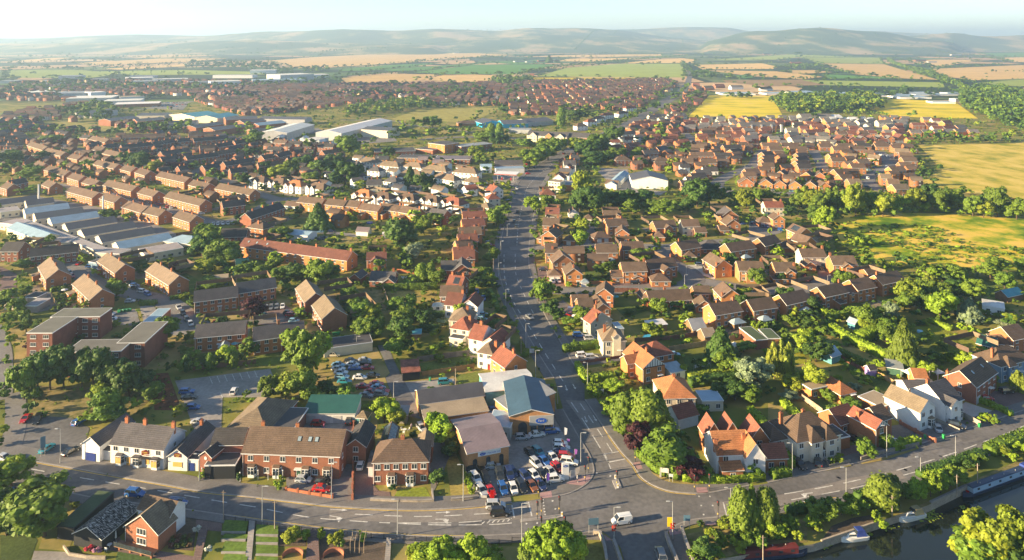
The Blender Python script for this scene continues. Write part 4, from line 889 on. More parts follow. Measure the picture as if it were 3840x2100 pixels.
def seg(c0,p0,c1,p1,z):
 use(c0);a=uv(*p0);use(c1);b_=uv(*p1);k=CR['D'][2];use('D');return(a[0]*k,a[1]*k,b_[0]*k,b_[1]*k)
x0,y0,x1,y1=seg('M0',(2105,55),'M1',(800,180),5.2)
house(x0,y0,x1,y1,8.5,'long orange brick terrace with red-brown roof and four chimneys',e=5.2,m='orange/rustred',ch=(.2,.44,.68,.99),ncol=14,nm='long orange terrace',name='terrace',sky_=((.06,.3),(.14,.3),(.24,.3)))
use('M0')
house(0,100,160,100,9,'brick house with dark roof cut by the frame edge',m='redbrick/dark',nm='frame-edge brick house')
house(262,148,680,103,8,'dark-roofed brick row with white porch behind the cul-de-sac',m='dbrick/dark',ncol=8,ch=(.2,.6),nm='dark-roofed brick row',name='terrace')
for k,(x0,y0,x1,y1,d,lab,nm)in enumerate([(338,232,405,347,9,'tan-roofed brick block with a big gable wall and back extensions','tan gabled block'),(640,385,792,525,8.5,'tan-roofed brick block with pink lean-to and glass porch','pink lean-to block'),
(860,185,1012,290,8,'tan-roofed brick block behind the small lime tree','lime tree block'),(1285,270,1487,395,8,'tan-roofed brick block beside the row of parked cars','parked cars block')]):
 house(x0,y0,x1,y1,d,lab,m='brick/tan',ch=(.25,.7),win='FR',nm=nm,name='terrace',ex=[(2,-2.6,3.2,2.5,2.5,.5,'m')]if k<2 else[(3,-1.2,2.4,1.2,2.4,0,'f')])
house(1710,545,2092,497,8,'dark-roofed brick block with grey panel above its entrance',m='brick/slate',ncol=6,win='FL',nm='grey panelled block',name='terrace')
x0,y0,x1,y1=seg('M0',(2095,470),'M1',(178,415),5)
house(x0,y0,x1,y1,8,'second dark-roofed brick block, stepped back behind the first',m='brick/slate',ncol=5,nm='stepped-back block',name='terrace')
use('M0')
house(1715,860,2152,822,8,'dark-roofed brick block with a glass conservatory above the pollard trees',m='brick/slate',ncol=5,nm='pollard tree block',name='terrace',ex=[(8,-3,3,3,2.3,.9,'x','white','glass')])
use('M1')
house(-20,885,425,822,8,'dark-roofed brick block half hidden by the big bright tree',m='brick/slate',ncol=6,ch=(.5,),nm='half-hidden block',name='terrace')
house(352,425,432,548,8,'rear of two tan-roofed brick blocks with gable walls',m='redbrick/tan',win='F',nm='rear gabled block',name='terrace')
house(497,572,582,695,9,'front of two tan-roofed brick blocks with bins at its gable',m='redbrick/tan',win='F',nm='front gabled block',name='terrace')
use('M0')
for x0,y0,x1,y1,d,lab,nm,nc in[(445,685,880,680,8,'three-storey brick flats with flat roof, rear wing','rear flats wing',5),(235,825,460,825,17,'three-storey brick flats with flat roof, left wing with balconies','left flats wing',2),
(1030,915,1275,910,17,'three-storey brick flats with flat roof, right wing','right flats wing',2),(575,995,1062,985,9,'three-storey brick flats with flat roof, front wing behind the dark trees','front flats wing',5)]:
 house(x0,y0,x1,y1,d,lab,'flats',e=7.5+.03*(x0%11),t='f',m='dbrick/f_grey',win='F',ncol=nc,ww=1.9,nm=nm,name='block_of_flats',door=(nc==5))
house(1235,748,1352,745,15,'narrow garage block with light blue flat roof','garage',e=2.6,t='f',m='brick/m_ltblue',nm='blue-roofed garages',name='garage_row')
house(35,560,150,560,6,'small flat-roofed garage pair with pink walls','garage',e=2.4,t='f',m='cream/f_lilac',name='garage_row')
house(215,585,325,585,8,'grey flat-roofed garage row behind the flats','garage',e=2.4,t='f',m='grey/f_lilac',name='garage_row')
house(215,510,322,512,6,'dark flat-roofed garage row in the back yard','garage',e=2.4,t='f',m='grey/f_dark',name='garage_row')
house(780,195,862,210,5,'blue-doored garages beside the small car park','garage',e=2.5,t='f',m='blue/f_dark',name='garage_row')
house(2080,215,2190,200,5,'dark green shed in the allotment','shed',e=2.4,m='dgreen/m_green')
house(1870,360,2005,345,6,'dark blue garage with tan flat roof','garage',e=2.6,t='m',r=.5,m='blue/f_tan')
use('U0')
for k,(x0,y0,x1,y1,d,rf,tt,lab)in enumerate([(0,742,285,705,12,'m_dark','g','dark-roofed factory shed at the back left'),(205,748,410,722,12,'m_dark','g','short dark-roofed factory shed by the white stack'),(195,812,525,768,13,'m_ltblue','g','pale blue-roofed factory shed, upper of three'),
(275,850,635,800,13,'m_dark','g','dark-roofed factory shed between two blue ones'),(395,885,748,832,13,'m_ltblue','g','pale blue-roofed factory shed, middle of three'),(515,930,886,870,13,'m_dark','g','dark-roofed factory shed behind the silver stack'),
(640,978,1030,910,13,'m_dark','g','dark-roofed factory shed with cream gable, fourth from the back'),(772,1025,1172,955,13,'m_dark','g','dark-roofed factory shed nearest the blue-roofed block'),(905,1075,1300,1000,12,'m_ltblue','g','pale blue-roofed factory block, front of three'),
(1235,1015,1455,1040,12,'m_ltblue','h','hipped pale blue end pavilion of the factory'),(1090,1120,1385,1068,12,'f_lilac','f','long low cream factory building with flat lilac roof'),(370,1030,515,1025,10,'f_lilac','f','small cream flat-roofed factory office'),
(50,915,300,1005,10,'m_ltblue','g','white gabled factory shed at the left edge'),(0,880,120,895,9,'f_lilac','f','low lilac-roofed factory outbuilding'),(720,1105,900,1115,8,'f_lilac','f','low cream link building at the factory corner'),(0,800,150,780,12,'f_lilac','f','flat lilac factory roof behind the corridor')]):
 house(x0,y0,x1,y1,d,lab,'factory shed',e=3.6,r=(2.2 if tt!='f' else None),t=tt,wall='cream',roof=rf,win='F',door=False,nm=' '.join(lab.split()[:4])if k in(2,7,9,10)else None,group='cream factory sheds',ww=1.2)
house(110,862,842,1132,5,'long cream factory corridor running between the sheds','factory shed',e=3.2,t='f',m='cream/f_lilac',win='F',door=False,name='factory_corridor',nm='long factory corridor')
EST_L=[(497,637,695,690),(772,592,988,640),(752,692,862,724),(1037,650,1150,680),(920,757,1062,800),(1060,795,1195,828),(1237,682,1505,748),(1305,832,1430,872),(1175,525,1390,572),(1420,590,1540,618),(1620,618,1882,668),(312,588,372,612),
(505,535,592,560),(615,572,702,597),(905,472,985,492),(1015,495,1092,520),(700,434,857,468),(600,408,680,428),(510,384,582,400),(403,500,480,522),(330,478,400,492),(243,440,300,462),(325,340,455,372),(200,290,320,328),(770,352,905,382),(668,245,790,270)]
def rank(tab):
 order=sorted(range(len(tab)),key=lambda i:tab[i][0]);return{i:k for k,i in enumerate(order)}
rk=rank(EST_L)
for i,(x0,y0,x1,y1)in enumerate(EST_L):
 big=x1-x0>180
 house(x0,y0,x1,y1,8.2,'%s in the brown-roofed estate behind the factory, %s from the left'%('long brick terrace' if big else 'brick house',ordinal(rk[i])),m='brick/brown',ch=(.25,.75),group='brown-roofed houses of the left estate',name='terrace' if big else 'semi_detached_house',win='FR',
nm={6:'long estate terrace',0:'first estate terrace',8:'upper estate terrace',10:'right estate terrace',16:'far estate terrace',22:'upper left terrace'}.get(i))
EST_D=[(925,316,1150,293),(1165,290,1240,279),(1245,279,1330,264),(925,237,1240,224),(1425,220,1675,207),(1465,263,1725,242),(1345,268,1440,259),(1230,366,1440,337),(1228,412,1345,396),(1415,402,1650,372),(1640,366,1780,342),(1510,318,1625,310),(1650,306,1765,287),
(1780,281,1855,272),(1705,447,1925,414),(1550,476,1665,457),(1745,502,1865,489),(1360,482,1425,473),(1995,397,2110,378),(2112,384,2205,355),(2010,328,2110,332),(2060,272,2150,277),(2170,282,2260,287),(2280,302,2350,302),(2395,302,2510,306),(2185,416,2300,402),(2350,437,2450,442),(2450,360,2560,345),(1955,455,2110,440),(0,608,52,622),(92,592,212,570),(110,395,200,400),(600,235,660,240),(695,325,765,330),(790,315,900,300),(60,300,175,290),(0,345,60,350),(0,290,55,285)]
rk=rank(EST_D)
for i,(x0,y0,x1,y1)in enumerate(EST_D):
 big=x1-x0>180
 house(x0,y0,x1,y1,8,'%s with shaded dark roof in the upper left estate, %s from the left'%('long brick terrace' if big else 'brick house',ordinal(rk[i])),wall='redbrick',roof='dark' if RR()<.6 else 'brown',ch=(.25,.75),group='dark-roofed houses of the upper left estate',name='terrace' if big else 'semi_detached_house',win='F',
nm={0:'dark left terrace',4:'topmost dark terrace',9:'middle dark terrace',14:'lower dark terrace',22:'sunlit upper row'}.get(i))
house(1685,762,1850,742,8,'dark-roofed brick house on the bend, behind its garden hedge',m='redbrick/dark',ch=(.3,),nm='dark bend house')
house(1895,848,2150,762,8,'dark-roofed terrace climbing beside the bend',m='redbrick/dark',ch=(.2,.5,.8),nm='climbing dark terrace',name='terrace')
house(1868,908,1985,925,8,'brick house with pyramidal brown roof near the bend',m='brick/brown',t='h',ch=((.5,.3),),nm='pyramid-roofed house')
house(1660,985,1852,980,9,'large dark-roofed brick house behind the bright oak',m='dbrick/dark',nm='dark oak house')
for k,(x0,y0,x1,y1,rf)in enumerate([(1880,558,1990,575,'brown'),(2020,572,2135,590,'brown'),(2138,592,2270,606,'orange'),(2305,607,2440,630,'brown')]):
 house(x0,y0,x1,y1,9,'white semi with %s hipped roof, %s of four along the upper road'%('orange' if rf=='orange' else 'brown',ordinal(k)),t='h',wall='white',roof=rf,ch=(.5,),nm='%s upper white semi'%ordinal(k),group='upper white semis',name='semi_detached_house',ex=[(1,-.9,3.4,3,5,1.7,'x'),(5.8,-.9,3.4,3,5,1.7,'x')])
house(2240,718,2420,738,8,'orange brick terrace with a white end, left of the yellow row',m='orange/brown',ch=(.3,.9),nm='white-ended terrace',name='terrace')
house(2450,737,2590,752,8,'orange brick terrace at the left of the long back row',m='orange/brown',ch=(.3,.9),name='terrace')
house(2145,745,2250,755,6,'white bungalow extension behind the bend','bungalow',e=2.7,m='white/brown')
house(2160,960,2320,975,9,'white flat-roofed workshop with blue panels behind the terrace','workshop',e=3.2,r=1,m='white/m_ltblue')
use('U1')
for k,(x0,y0,x1,y1,rf)in enumerate([(75,662,212,682,'orange'),(216,680,360,702,'brown'),(408,690,547,712,'brown'),(582,702,722,727,'brown'),(742,717,888,747,'red')]):
 house(x0,y0,x1,y1,9,'white semi with %s hipped roof and timbered gables, %s of five in the front row'%(rf,ordinal(k)),t='h',wall='white',roof=rf,ch=(.5,),nm='%s front white semi'%ordinal(k),group='front white semis with timbered gables',name='semi_detached_house',ex=[(1.6,-.8,3.4,3,5,1.7,'x'),(8,-.8,3.4,3,5,1.7,'x')])
WH=[(122,412,260,426),(270,442,430,456),(460,450,600,462),(607,472,790,492),(835,492,1020,508),(425,512,600,530),(680,532,850,562),(915,562,1040,582),(190,592,300,590),(315,562,415,575),(105,532,200,522),(195,482,285,490),(0,426,112,452)]
rk=rank(WH)
for i,(x0,y0,x1,y1)in enumerate(WH):
 house(x0,y0,x1,y1,9,'plain white semi with %s roof above the timbered row, %s from the left'%('brown' if i<9 else 'dark',ordinal(rk[i])),t='h' if i!=8 else 'g',wall='white' if i!=8 else 'cream',roof='tan' if i<8 else 'slate',ch=(.3,.7),group='plain white semis',name='semi_detached_house',nm='%s plain white semi'%ordinal(rk[i])if i in(3,4,6,9)else None)
for k,(x0,y0,x1,y1)in enumerate([(0,748,122,758),(126,772,272,792),(282,772,418,792),(424,792,562,818)]):
 house(x0,y0,x1,y1,8,'orange brick terrace with brown roof behind the timbered semis, %s from the left'%ordinal(k),m='orange/brown',ch=(.05,.95),group='orange terraces behind the semis',name='terrace',nm='%s back terrace'%ordinal(k),ex=[(3,-4,3,4.1,3,.8,'m')])
house(650,812,765,832,8,'brick house with dark roof left of the orange villas',m='redbrick/slate',nm='small dark brick house')
house(1108,702,1200,694,8,'cream house with red hipped roof beside the bend of the main road',t='h',m='cream/red',ch=(.8,),nm='red hipped roadside house')
house(1135,645,1222,632,8,'white house with steep red gable above the roadside hedge',t='x',m='white/red',ch=(.5,),nm='steep red gable house')
house(1030,755,1112,765,7,'small cream bungalow with brown hipped roof','bungalow',e=2.7,t='h',m='cream/tan',nm='small hipped bungalow')
house(1165,472,1382,466,10,'petrol station shop with flat blue-grey roof','shop',e=3.6,t='f',m='white/m_ltblue',nm='petrol station shop',name='petrol_station_shop')
house(1160,442,1372,440,13,'long dark-roofed brick hall behind the petrol station','hall',e=3.6,r=3,m='redbrick/slate',nm='long dark hall')
house(655,276,780,292,20,'orange brick school block with flat dark roof','school',e=8,t='f',m='orange/f_dark',ncol=3,nm='orange school block',name='school_block',win='FR')
house(905,305,1140,280,14,'brick school wing with pale glazed roof lights','school',e=6,t='f',m='redbrick/m_grey',ncol=8,nm='roof-lit school wing',name='school_block')
house(250,345,560,335,22,'low dark flat-roofed school building, left','school',e=3.6,t='f',m='redbrick/f_dark',nm='low school building',name='school_block')
house(420,388,700,392,18,'low yellow-walled school hall with ribbed roof','school',e=4,t='f',m='yellow/f_dark',nm='yellow school hall',name='school_block')
house(700,400,970,402,20,'low school workshop with purple-grey roof','school',e=4,t='f',m='redbrick/m_purple',nm='purple school workshop',name='school_block')
house(560,320,690,330,16,'small dark school link building','school',e=3.6,t='f',m='redbrick/f_dark',name='school_block',win='')
house(1062,127,1216,120,32,'cyan-walled depot with low dark roof, left half','depot',r=3,t='x',m='cyan/m_dark',win='F',door=False,nm='cyan depot')
house(1220,132,1412,126,30,'cyan-walled depot with low dark roof, right half with white doors','depot',r=3,m='cyan/m_dark',gd=(.3,.6,.85))
house(1412,120,1600,105,30,'dark-roofed depot building right of the cyan one','depot',r=3,m='metal/m_dark')
house(1255,175,1420,178,18,'pale flat-roofed shed in front of the cyan depot','depot',e=4,t='f',m='metal/m_grey')
house(1400,215,1700,232,14,'white and brick hotel with grey gabled roof','hotel',e=8,r=4,m='cream/slate',ncol=9,nm='gabled hotel',ex=[(3,-1,8,4,8,3.4,'x'),(20,-1,8,4,8,3.4,'x','orange'),(32,-1,8,4,8,3.4,'x'),(40,4,30,14,8,4,'g','redbrick')])
house(885,130,1040,125,14,'low brown-roofed clubhouse left of the cyan depot','clubhouse',e=3,r=3,t='h',m='brick/brown',nm='low clubhouse')
house(0,202,384,106,30,'long warehouse with curved pale roof','warehouse',e=8,r=2.5,m='metal/m_white',nm='long white-roofed warehouse')
house(150,172,350,182,26,'warehouse with brick base and grey roof below the playing field','warehouse',e=8,r=2,m='cream/m_dark',nm='brick-based warehouse')
use('U0')
house(2165,198,2372,135,30,'retail shed with curved white roof and glazed fronts','warehouse',e=8,r=2.2,m='metal/m_white',gd=(.2,.4,.6,.8),nm='white retail shed')
house(2360,258,2480,235,16,'low white-roofed store in front of the curved warehouses','warehouse',t='f',m='metal/f_white')
for k,(x0,y0,x1,y1,d,rf,wl,tt,lab)in enumerate([(1270,62,1470,78,40,'m_teal','cream','x','teal-roofed warehouse, left gable of two'),(1475,82,1640,88,42,'m_teal','cream','x','teal-roofed warehouse, right gable'),(1030,68,1240,66,30,'m_dark','cream','g','cream warehouse with dark roof'),
(1705,100,1945,88,24,'m_dark','redbrick','g','red brick works with dark roof'),(1955,142,2160,120,20,'m_ltblue','redbrick','g','red works with light blue roof'),(1840,122,2010,105,18,'m_dark','redbrick','g','small red works beside the blue roof'),(1620,178,1870,150,22,'m_dark','redbrick','g','long dark-roofed works in front'),
(1950,92,2300,98,22,'m_dark','metal','g','dark-roofed shed behind the red works'),(1215,130,1480,122,22,'m_dark','metal','g','dark shed with pale end beside the trees'),(835,108,1050,84,22,'m_dark','redbrick','g','dark works roof left of the teal warehouse'),(1035,112,1250,96,20,'m_dark','redbrick','g','long low works in front of the cream warehouse'),(1480,160,1690,130,20,'m_dark','redbrick','g','dark works roof in front of the teal warehouse'),(1900,190,2160,168,14,'m_dark','redbrick','g','dark low roof left of the retail shed'),(690,50,890,28,30,'m_dark','metal','g','large dark-roofed store above the playing field')]):
 house(x0,y0,x1,y1,d,lab,'warehouse',e=6.5,r=(3 if tt=='x' else 2.2),t=tt,wall=wl,roof=rf,nm=''+' '.join(lab.split()[:2])if k in(0,3)else None)
use('U1')
house(2190,555,2465,560,24,'white-fronted workshop with two dark glazed ridges','workshop',e=6,r=3,t='x',m='white/m_dark',gd=(.25,.75),nm='white-fronted workshop')
house(2075,590,2170,500,7,'narrow pale blue shed in the workshop yard','workshop',e=3.5,r=1.6,m='white/m_ltblue')
house(1990,582,2080,592,7,'small brown-roofed office in the workshop yard','workshop',e=3,m='cream/brown',nm='yard office')
house(1562,565,1650,575,8,'cream three-storey building beside the road bend',e=7,t='f',m='cream/f_tan',ncol=4,nm='cream bend building')
house(1650,588,1790,590,14,'brick works with striped saw-tooth roof','workshop',e=4.5,r=1.5,m='orange/m_grey',nm='striped-roof works')
for k,(x0,y0,x1,y1,tt)in enumerate([(1595,540,1680,545,'x'),(1640,500,1720,505,'g'),(1660,470,1740,475,'x'),(1680,440,1770,440,'g'),(1660,420,1720,418,'x'),(1740,400,1800,398,'g')]):
 house(x0,y0,x1,y1,9,'old villa with chimneys right of the road bend, %s counting upwards'%ordinal(k),t=tt,wall='white' if k<4 else 'orange',roof=('rustred','slate')[k%2],ch=(.1,.9),group='old villas at the road bend',nm='%s bend villa'%ordinal(k))
house(1500,668,1618,668,9,'white house with brown hipped roof below the cream building',t='h',m='white/rustred',ch=(.2,),nm='white bend house')
house(1540,815,1642,818,9,'white house with red-brown roof and two chimneys by the road',m='white/rustred',ch=((.2,.2),.9),nm='white roadside house')
house(1715,802,1792,802,7,'white gabled double garage','garage',e=2.8,t='x',m='white/brown',gd=(.3,.7),nm='white double garage')
for k,(x0,y0,x1,y1,wl)in enumerate([(2070,405,2185,402,'redbrick'),(2130,345,2230,342,'redbrick'),(2290,358,2400,352,'redbrick'),(2365,416,2480,412,'redbrick'),(2180,300,2260,292,'brick'),(2400,330,2470,320,'brick'),(2450,300,2520,295,'brick'),(2140,250,2205,250,'white'),(2120,212,2220,205,'white'),(2180,165,2280,155,'brick'),(2220,130,2320,125,'brick'),(2330,82,2420,78,'cream'),(2250,190,2330,186,'redbrick'),(2480,190,2560,185,'redbrick'),(2500,150,2570,145,'redbrick'),(2520,110,2576,105,'redbrick'),(2440,250,2540,245,'brick')]):
 house(x0,y0,x1,y1,8,'%s house among trees right of the distant main road, %s going up'%('brick' if 'brick' in wl else wl,ordinal(k)),t='g' if k%3 else 'h',wall=wl,roof=('brown','rustred','slate')[k%3],ch=(.5,),group='houses right of the distant main road',nm='%s tree-lined house'%ordinal(k)if k in(0,3,8,11)else None)
for k,(x0,y0,x1,y1)in enumerate([(1780,150,1860,145),(1860,118,1930,112),(1925,95,1995,88),(1990,68,2060,60),(2095,55,2175,48),(2150,15,2230,8)]):
 house(x0,y0,x1,y1,9,'red-roofed white house left of the distant main road, %s going up'%ordinal(k),t='h',wall='white',roof='red' if k%2 else 'brown',ch=(.5,),group='red-roofed houses left of the distant road',nm='%s red roadside house'%ordinal(k)if k%2 else None)
E9=dict(wall='brick',roof='brown')
for c,x0,y0,x1,y1,d,tt,ee,lab,nm,kw in[
('U1',1520,895,1640,900,9,'g',5,'+long brown roof beside the main road','roadside estate house',dict(ch=(.9,))),
('U1',1508,975,1620,988,10,'x',5,'+broad gable facing the main road','broad gable house',dict(ch=((.5,.8),),ex=[(-3.5,3,3.6,6,2.6,None,'g')])),
('U1',1675,1005,1756,1012,6,'h',2.6,'small hipped brick garage by the light green tree',None,dict(cat='garage',gd=(.5,))),
('U1',1828,845,1900,848,6,'h',2.6,'hipped double garage behind the tall tree',None,dict(cat='garage',gd=(.3,.7))),
('U1',1980,832,2110,834,8,'g',4.6,'+dark gable below the tree mass','gable below the tree mass',dict(ex=[(5,-1.5,5.5,7,4.6,None,'x')])),
('U1',2010,905,2165,895,8,'g',5,'+wide roof and rear lean-to','wide-roofed estate house',dict(ch=(.8,))),
('U1',1908,995,2040,985,7,'h',2.6,'hipped double garage on the short cul-de-sac',None,dict(cat='garage',gd=(.3,.7))),
('U1',2068,958,2172,962,9,'x',5,'+tall chimney and gable beside the double garage','tall chimney house',dict(ch=((.1,.2),))),
('U1',2375,918,2532,908,8,'g',5,'+front gable by the garden steps','garden steps house',dict(ex=[(4.6,-1.5,4.4,6,5,None,'x')])),
('U1',2355,982,2442,985,6,'h',2.6,'hipped brick garage beside a dark hedge',None,dict(cat='garage',gd=(.5,))),
('M2',297,112,400,112,9,'g',5,'orange brick estate house with slim chimney by the main road','slim chimney house',dict(wall='orange',ch=((.6,.2),))),
('M2',358,200,545,192,8,'x',5,'+broad front gable, second row','second-row gable house',dict()),
('M2',470,305,620,302,9,'x',5,'+chimney and glass conservatory','estate conservatory house',dict(wall='orange',ch=((.5,.1),),ex=[(6.6,-1.5,3,3,2.2,.9,'h','white','glass')])),
('M2',318,312,432,312,6,'h',2.6,'hipped double garage with two white cars in front','two-car garage',dict(cat='garage',gd=(.28,.72))),
('M2',747,110,930,110,8,'g',5,'+brown roof and low side garage','side garage house',dict(ex=[(-2.2,-1,2.3,6,2.6,None,'g'),(5,-2.4,3,2.4,2.2,.8,'h','white','glass')])),
('M2',977,88,1165,84,8,'g',5,'+pale brick corners','pale corner house',dict()),
('M2',1178,160,1280,160,6,'g',2.6,'small brown-roofed garage beside the estate road',None,dict(cat='garage')),
('M2',977,278,1190,273,8,'g',5,'+timbered porch and black car','timbered porch house',dict(wall='orange',ch=(.97,),ex=[(-4.6,0,4.5,6,2.6,None,'g'),(4,-1.3,4.4,1.5,2.4,1,'x')])),
('M2',1217,258,1455,228,8,'g',5,'+projecting gable and hipped garage','projecting gable house',dict(ch=(.95,),ex=[(4.8,-3.5,4.2,6,4.8,None,'x')])),
('M2',1232,362,1397,362,6.5,'h',2.6,'hipped brick garage in front of the projecting gable',None,dict(cat='garage',door=False,win='F')),
('M2',1492,88,1665,60,8,'g',5,'+sunlit left gable and chimney','sunlit gable house',dict(wall='orange',win='FL',ch=(.15,))),
('M2',1518,145,1622,147,6,'h',2.6,'pyramid-roofed garage beside a round conservatory',None,dict(cat='garage',door=False,win='F')),
('M2',1668,78,1872,76,9,'h',2.6,'low dark-roofed bungalow between two estate houses','low dark bungalow',dict(cat='bungalow',roof='slate')),
('M2',1927,103,2147,72,8,'g',5,'+timber conservatory','timber conservatory house',dict(ex=[(5.5,-3,4,3,2.3,1,'h','wood','glass')])),
('M2',1678,168,1790,238,8,'g',5,'+arched porch on the corner','arched porch house',dict(wall='orange',ch=((.98,.1),),ex=[(2.6,-1.2,2.6,1.3,2.4,.8,'x')])),
('M2',1828,258,1972,262,6.5,'h',2.6,'hipped brick garage beside the arched porch house',None,dict(cat='garage')),
('M2',2002,268,2226,270,8,'g',5,'yellow brick estate house with timbered front gable','yellow brick house',dict(wall='yellow',ch=(.97,),ex=[(2.6,-1.6,4.6,6,4.4,None,'x')])),
('M2',735,478,890,488,9,'x',5,'brick house with brown gabled roof behind the garden fence','garden fence house',dict()),
('M2',735,612,870,604,10,'x',5,'brick house with twin chimneys and steep brown roof','steep brown house',dict(ch=((.2,.3),),ex=[(-5.5,2,5.5,7,5,None,'g')])),
('M2',537,560,680,556,6.5,'g',2.6,'brown-roofed garage beside the vans',None,dict(cat='garage',gd=(.5,))),
('M2',1217,545,1585,522,8,'g',2.8,'long brick bungalow with brown roof and pergola','long brick bungalow',dict(cat='bungalow',ch=((.45,.6),),ex=[(-1.5,3,4,8,2.8,None,'x')])),
('M2',1612,474,1752,470,6,'g',2.6,'brown-roofed garage beside the long bungalow',None,dict(cat='garage',door=False,win='F')),
('M2',1773,428,1845,502,8,'g',5,'+tall gable and chimney by the bend','bend gable house',dict(wall='orange',ch=((.95,.05),))),
('M2',1622,585,1772,588,6.5,'x',2.6,'low gabled brick garage in a back garden',None,dict(cat='garage',door=False,win='F')),
('M2',1792,662,2030,622,7.5,'g',5,'brick house with big glass conservatory above the gardens','big conservatory house',dict(wall='orange',win='FL',ch=(.9,),ex=[(5.6,-3.4,5,3.4,2.3,1.1,'h','wood','glass')])),
('M2',2127,622,2335,592,7.5,'g',5,'brick house with teal conservatory above the gardens','teal conservatory house',dict(win='FL',ex=[(1.6,-3.2,4,3.2,2.3,1.1,'h','wood','glass')])),
('M3',165,572,373,523,7.5,'g',5,'brick house with octagonal conservatory above the gardens','octagonal conservatory house',dict(wall='orange',win='FL',ex=[(6.5,-3.2,3.6,3.2,2.3,1.1,'h','white','glass')])),
('M3',505,502,706,458,7.5,'g',5,'brick house with chimney and pyramid-roofed garage','pyramid garage house',dict(win='FL',ch=(.95,),ex=[(-6.5,0,6,6,2.6,2.2,'h'),(5,-2.6,3,2.6,2.4,.8,'m')])),
('M3',790,442,952,412,8,'g',5,'brick house with paved patio above the trees','paved patio house',dict(wall='orange',win='FL',ex=[(-4,.5,4,6,4,None,'g')])),
('M3',1010,392,1204,348,7.5,'g',5,'brick house with a small pavilion at the estate end','estate end house',dict(wall='orange',win='FL',ch=(.1,),ex=[(-3,3,4,6,4.6,None,'x')])),
('M3',880,302,992,288,7,'g',2.6,'brown-roofed garage beside the meadow',None,dict(cat='garage')),
('M3',577,218,786,218,8,'g',5,'orange estate house with front gable facing the turning circle','turning circle house',dict(wall='orange',ch=(.02,),ex=[(3.4,-1.5,4.6,6,4.4,None,'x')])),
('M3',302,152,516,152,8,'g',5,'timbered estate house with low front garage wing','timbered estate house',dict(wall='cream',ch=(.97,),ex=[(-.6,-4.5,5,5,2.6,None,'x','brick')])),
('M3',70,278,252,278,8,'g',5,'orange estate house with double garage wing and purple round tree','double garage wing house',dict(wall='orange',ch=((.98,.3),),ex=[(4,-1.6,3.8,6,4.8,None,'x'),(-2,-2.4,6.5,4,2.5,.8,'m')])),
('U2',622,1052,742,1022,8,'g',5,'brick estate house near the meadow with tall side roof','meadow-side house',dict()),
('U2',757,1062,872,1062,7,'h',2.6,'hipped garage near the meadow',None,dict(cat='garage')),
('U2',627,762,766,762,8,'g',5,'cream house with red roof below the tree belt','cream red-roofed house',dict(m='cream/red',ch=(.95,))),
('U2',682,852,772,852,8,'x',5,'orange brick estate house with chimney below the cream house','orange house below',dict(wall='orange',ch=((.5,.1),))),
('U2',577,872,680,872,7,'h',2.6,'hipped double garage with dark doors',None,dict(cat='garage',gd=(.3,.7))),
('U2',785,925,880,965,8,'g',5,'+solar panels beside the hedge','solar panel house',dict(solar=((2,7,.1,.42),),wall='orange')),
('U2',812,1000,920,1035,8,'g',5,'brick estate house end-on to the meadow','end-on meadow house',dict(wall='orange')),
('U2',295,828,422,826,9,'x',5,'+broad dark gable, upper','upper dark gable house',dict(roof='slate')),
('U2',328,892,436,890,9,'x',5,'+broad dark gable, lower','lower dark gable house',dict(ch=((.5,.1),),ex=[(-4,-2,5,6,2.6,2,'g')])),
('U2',2,905,130,903,8,'g',5,'timbered estate house with paired garages','paired garage house',dict(wall='cream',ex=[(6,-3,6,6,2.6,None,'g','brick')])),
]:
 use(c);k2=dict(E9);k2.update(kw);house(x0,y0,x1,y1,d,lab.replace('+','brick estate house with '),e=ee,t=tt,nm=nm,**{**dict(group='brick houses of the right estate'),**k2})
use('M2')
house(627,692,692,735,9,'old house with red roof and grey rendered gable',m='grey/red',ch=(.2,(.98,.3)),nm='grey gabled house')
house(800,888,1000,882,9,'cream house with big brown hipped roof and dormer',e=5.4,t='h',m='cream/tan',ch=(.2,),nm='cream hipped house',ex=[(3.4,-.4,2.6,3,6.6,1.2,'x')])
house(1150,1132,1346,1096,12,'orange-roofed house with black and white timbered gable',t='x',m='orange/orange',ch=((.15,.6),(.5,.35)),nm='timbered orange-roofed house',ex=[(6,6,9,8,5,None,'h',None,'red'),(9.5,-1,5,5,2.6,.6,'m','white','glass'),(-2.6,4.5,6,4.4,5,None,'g')])
house(1330,1392,1616,1384,11,'cream house with large orange-red hipped roof behind the conifers',e=5.2,t='h',m='cream/orange',ch=(.5,),nm='orange hipped house',ex=[(11.8,2,6,6,2.8,0,'f',None,'m_ltblue')])
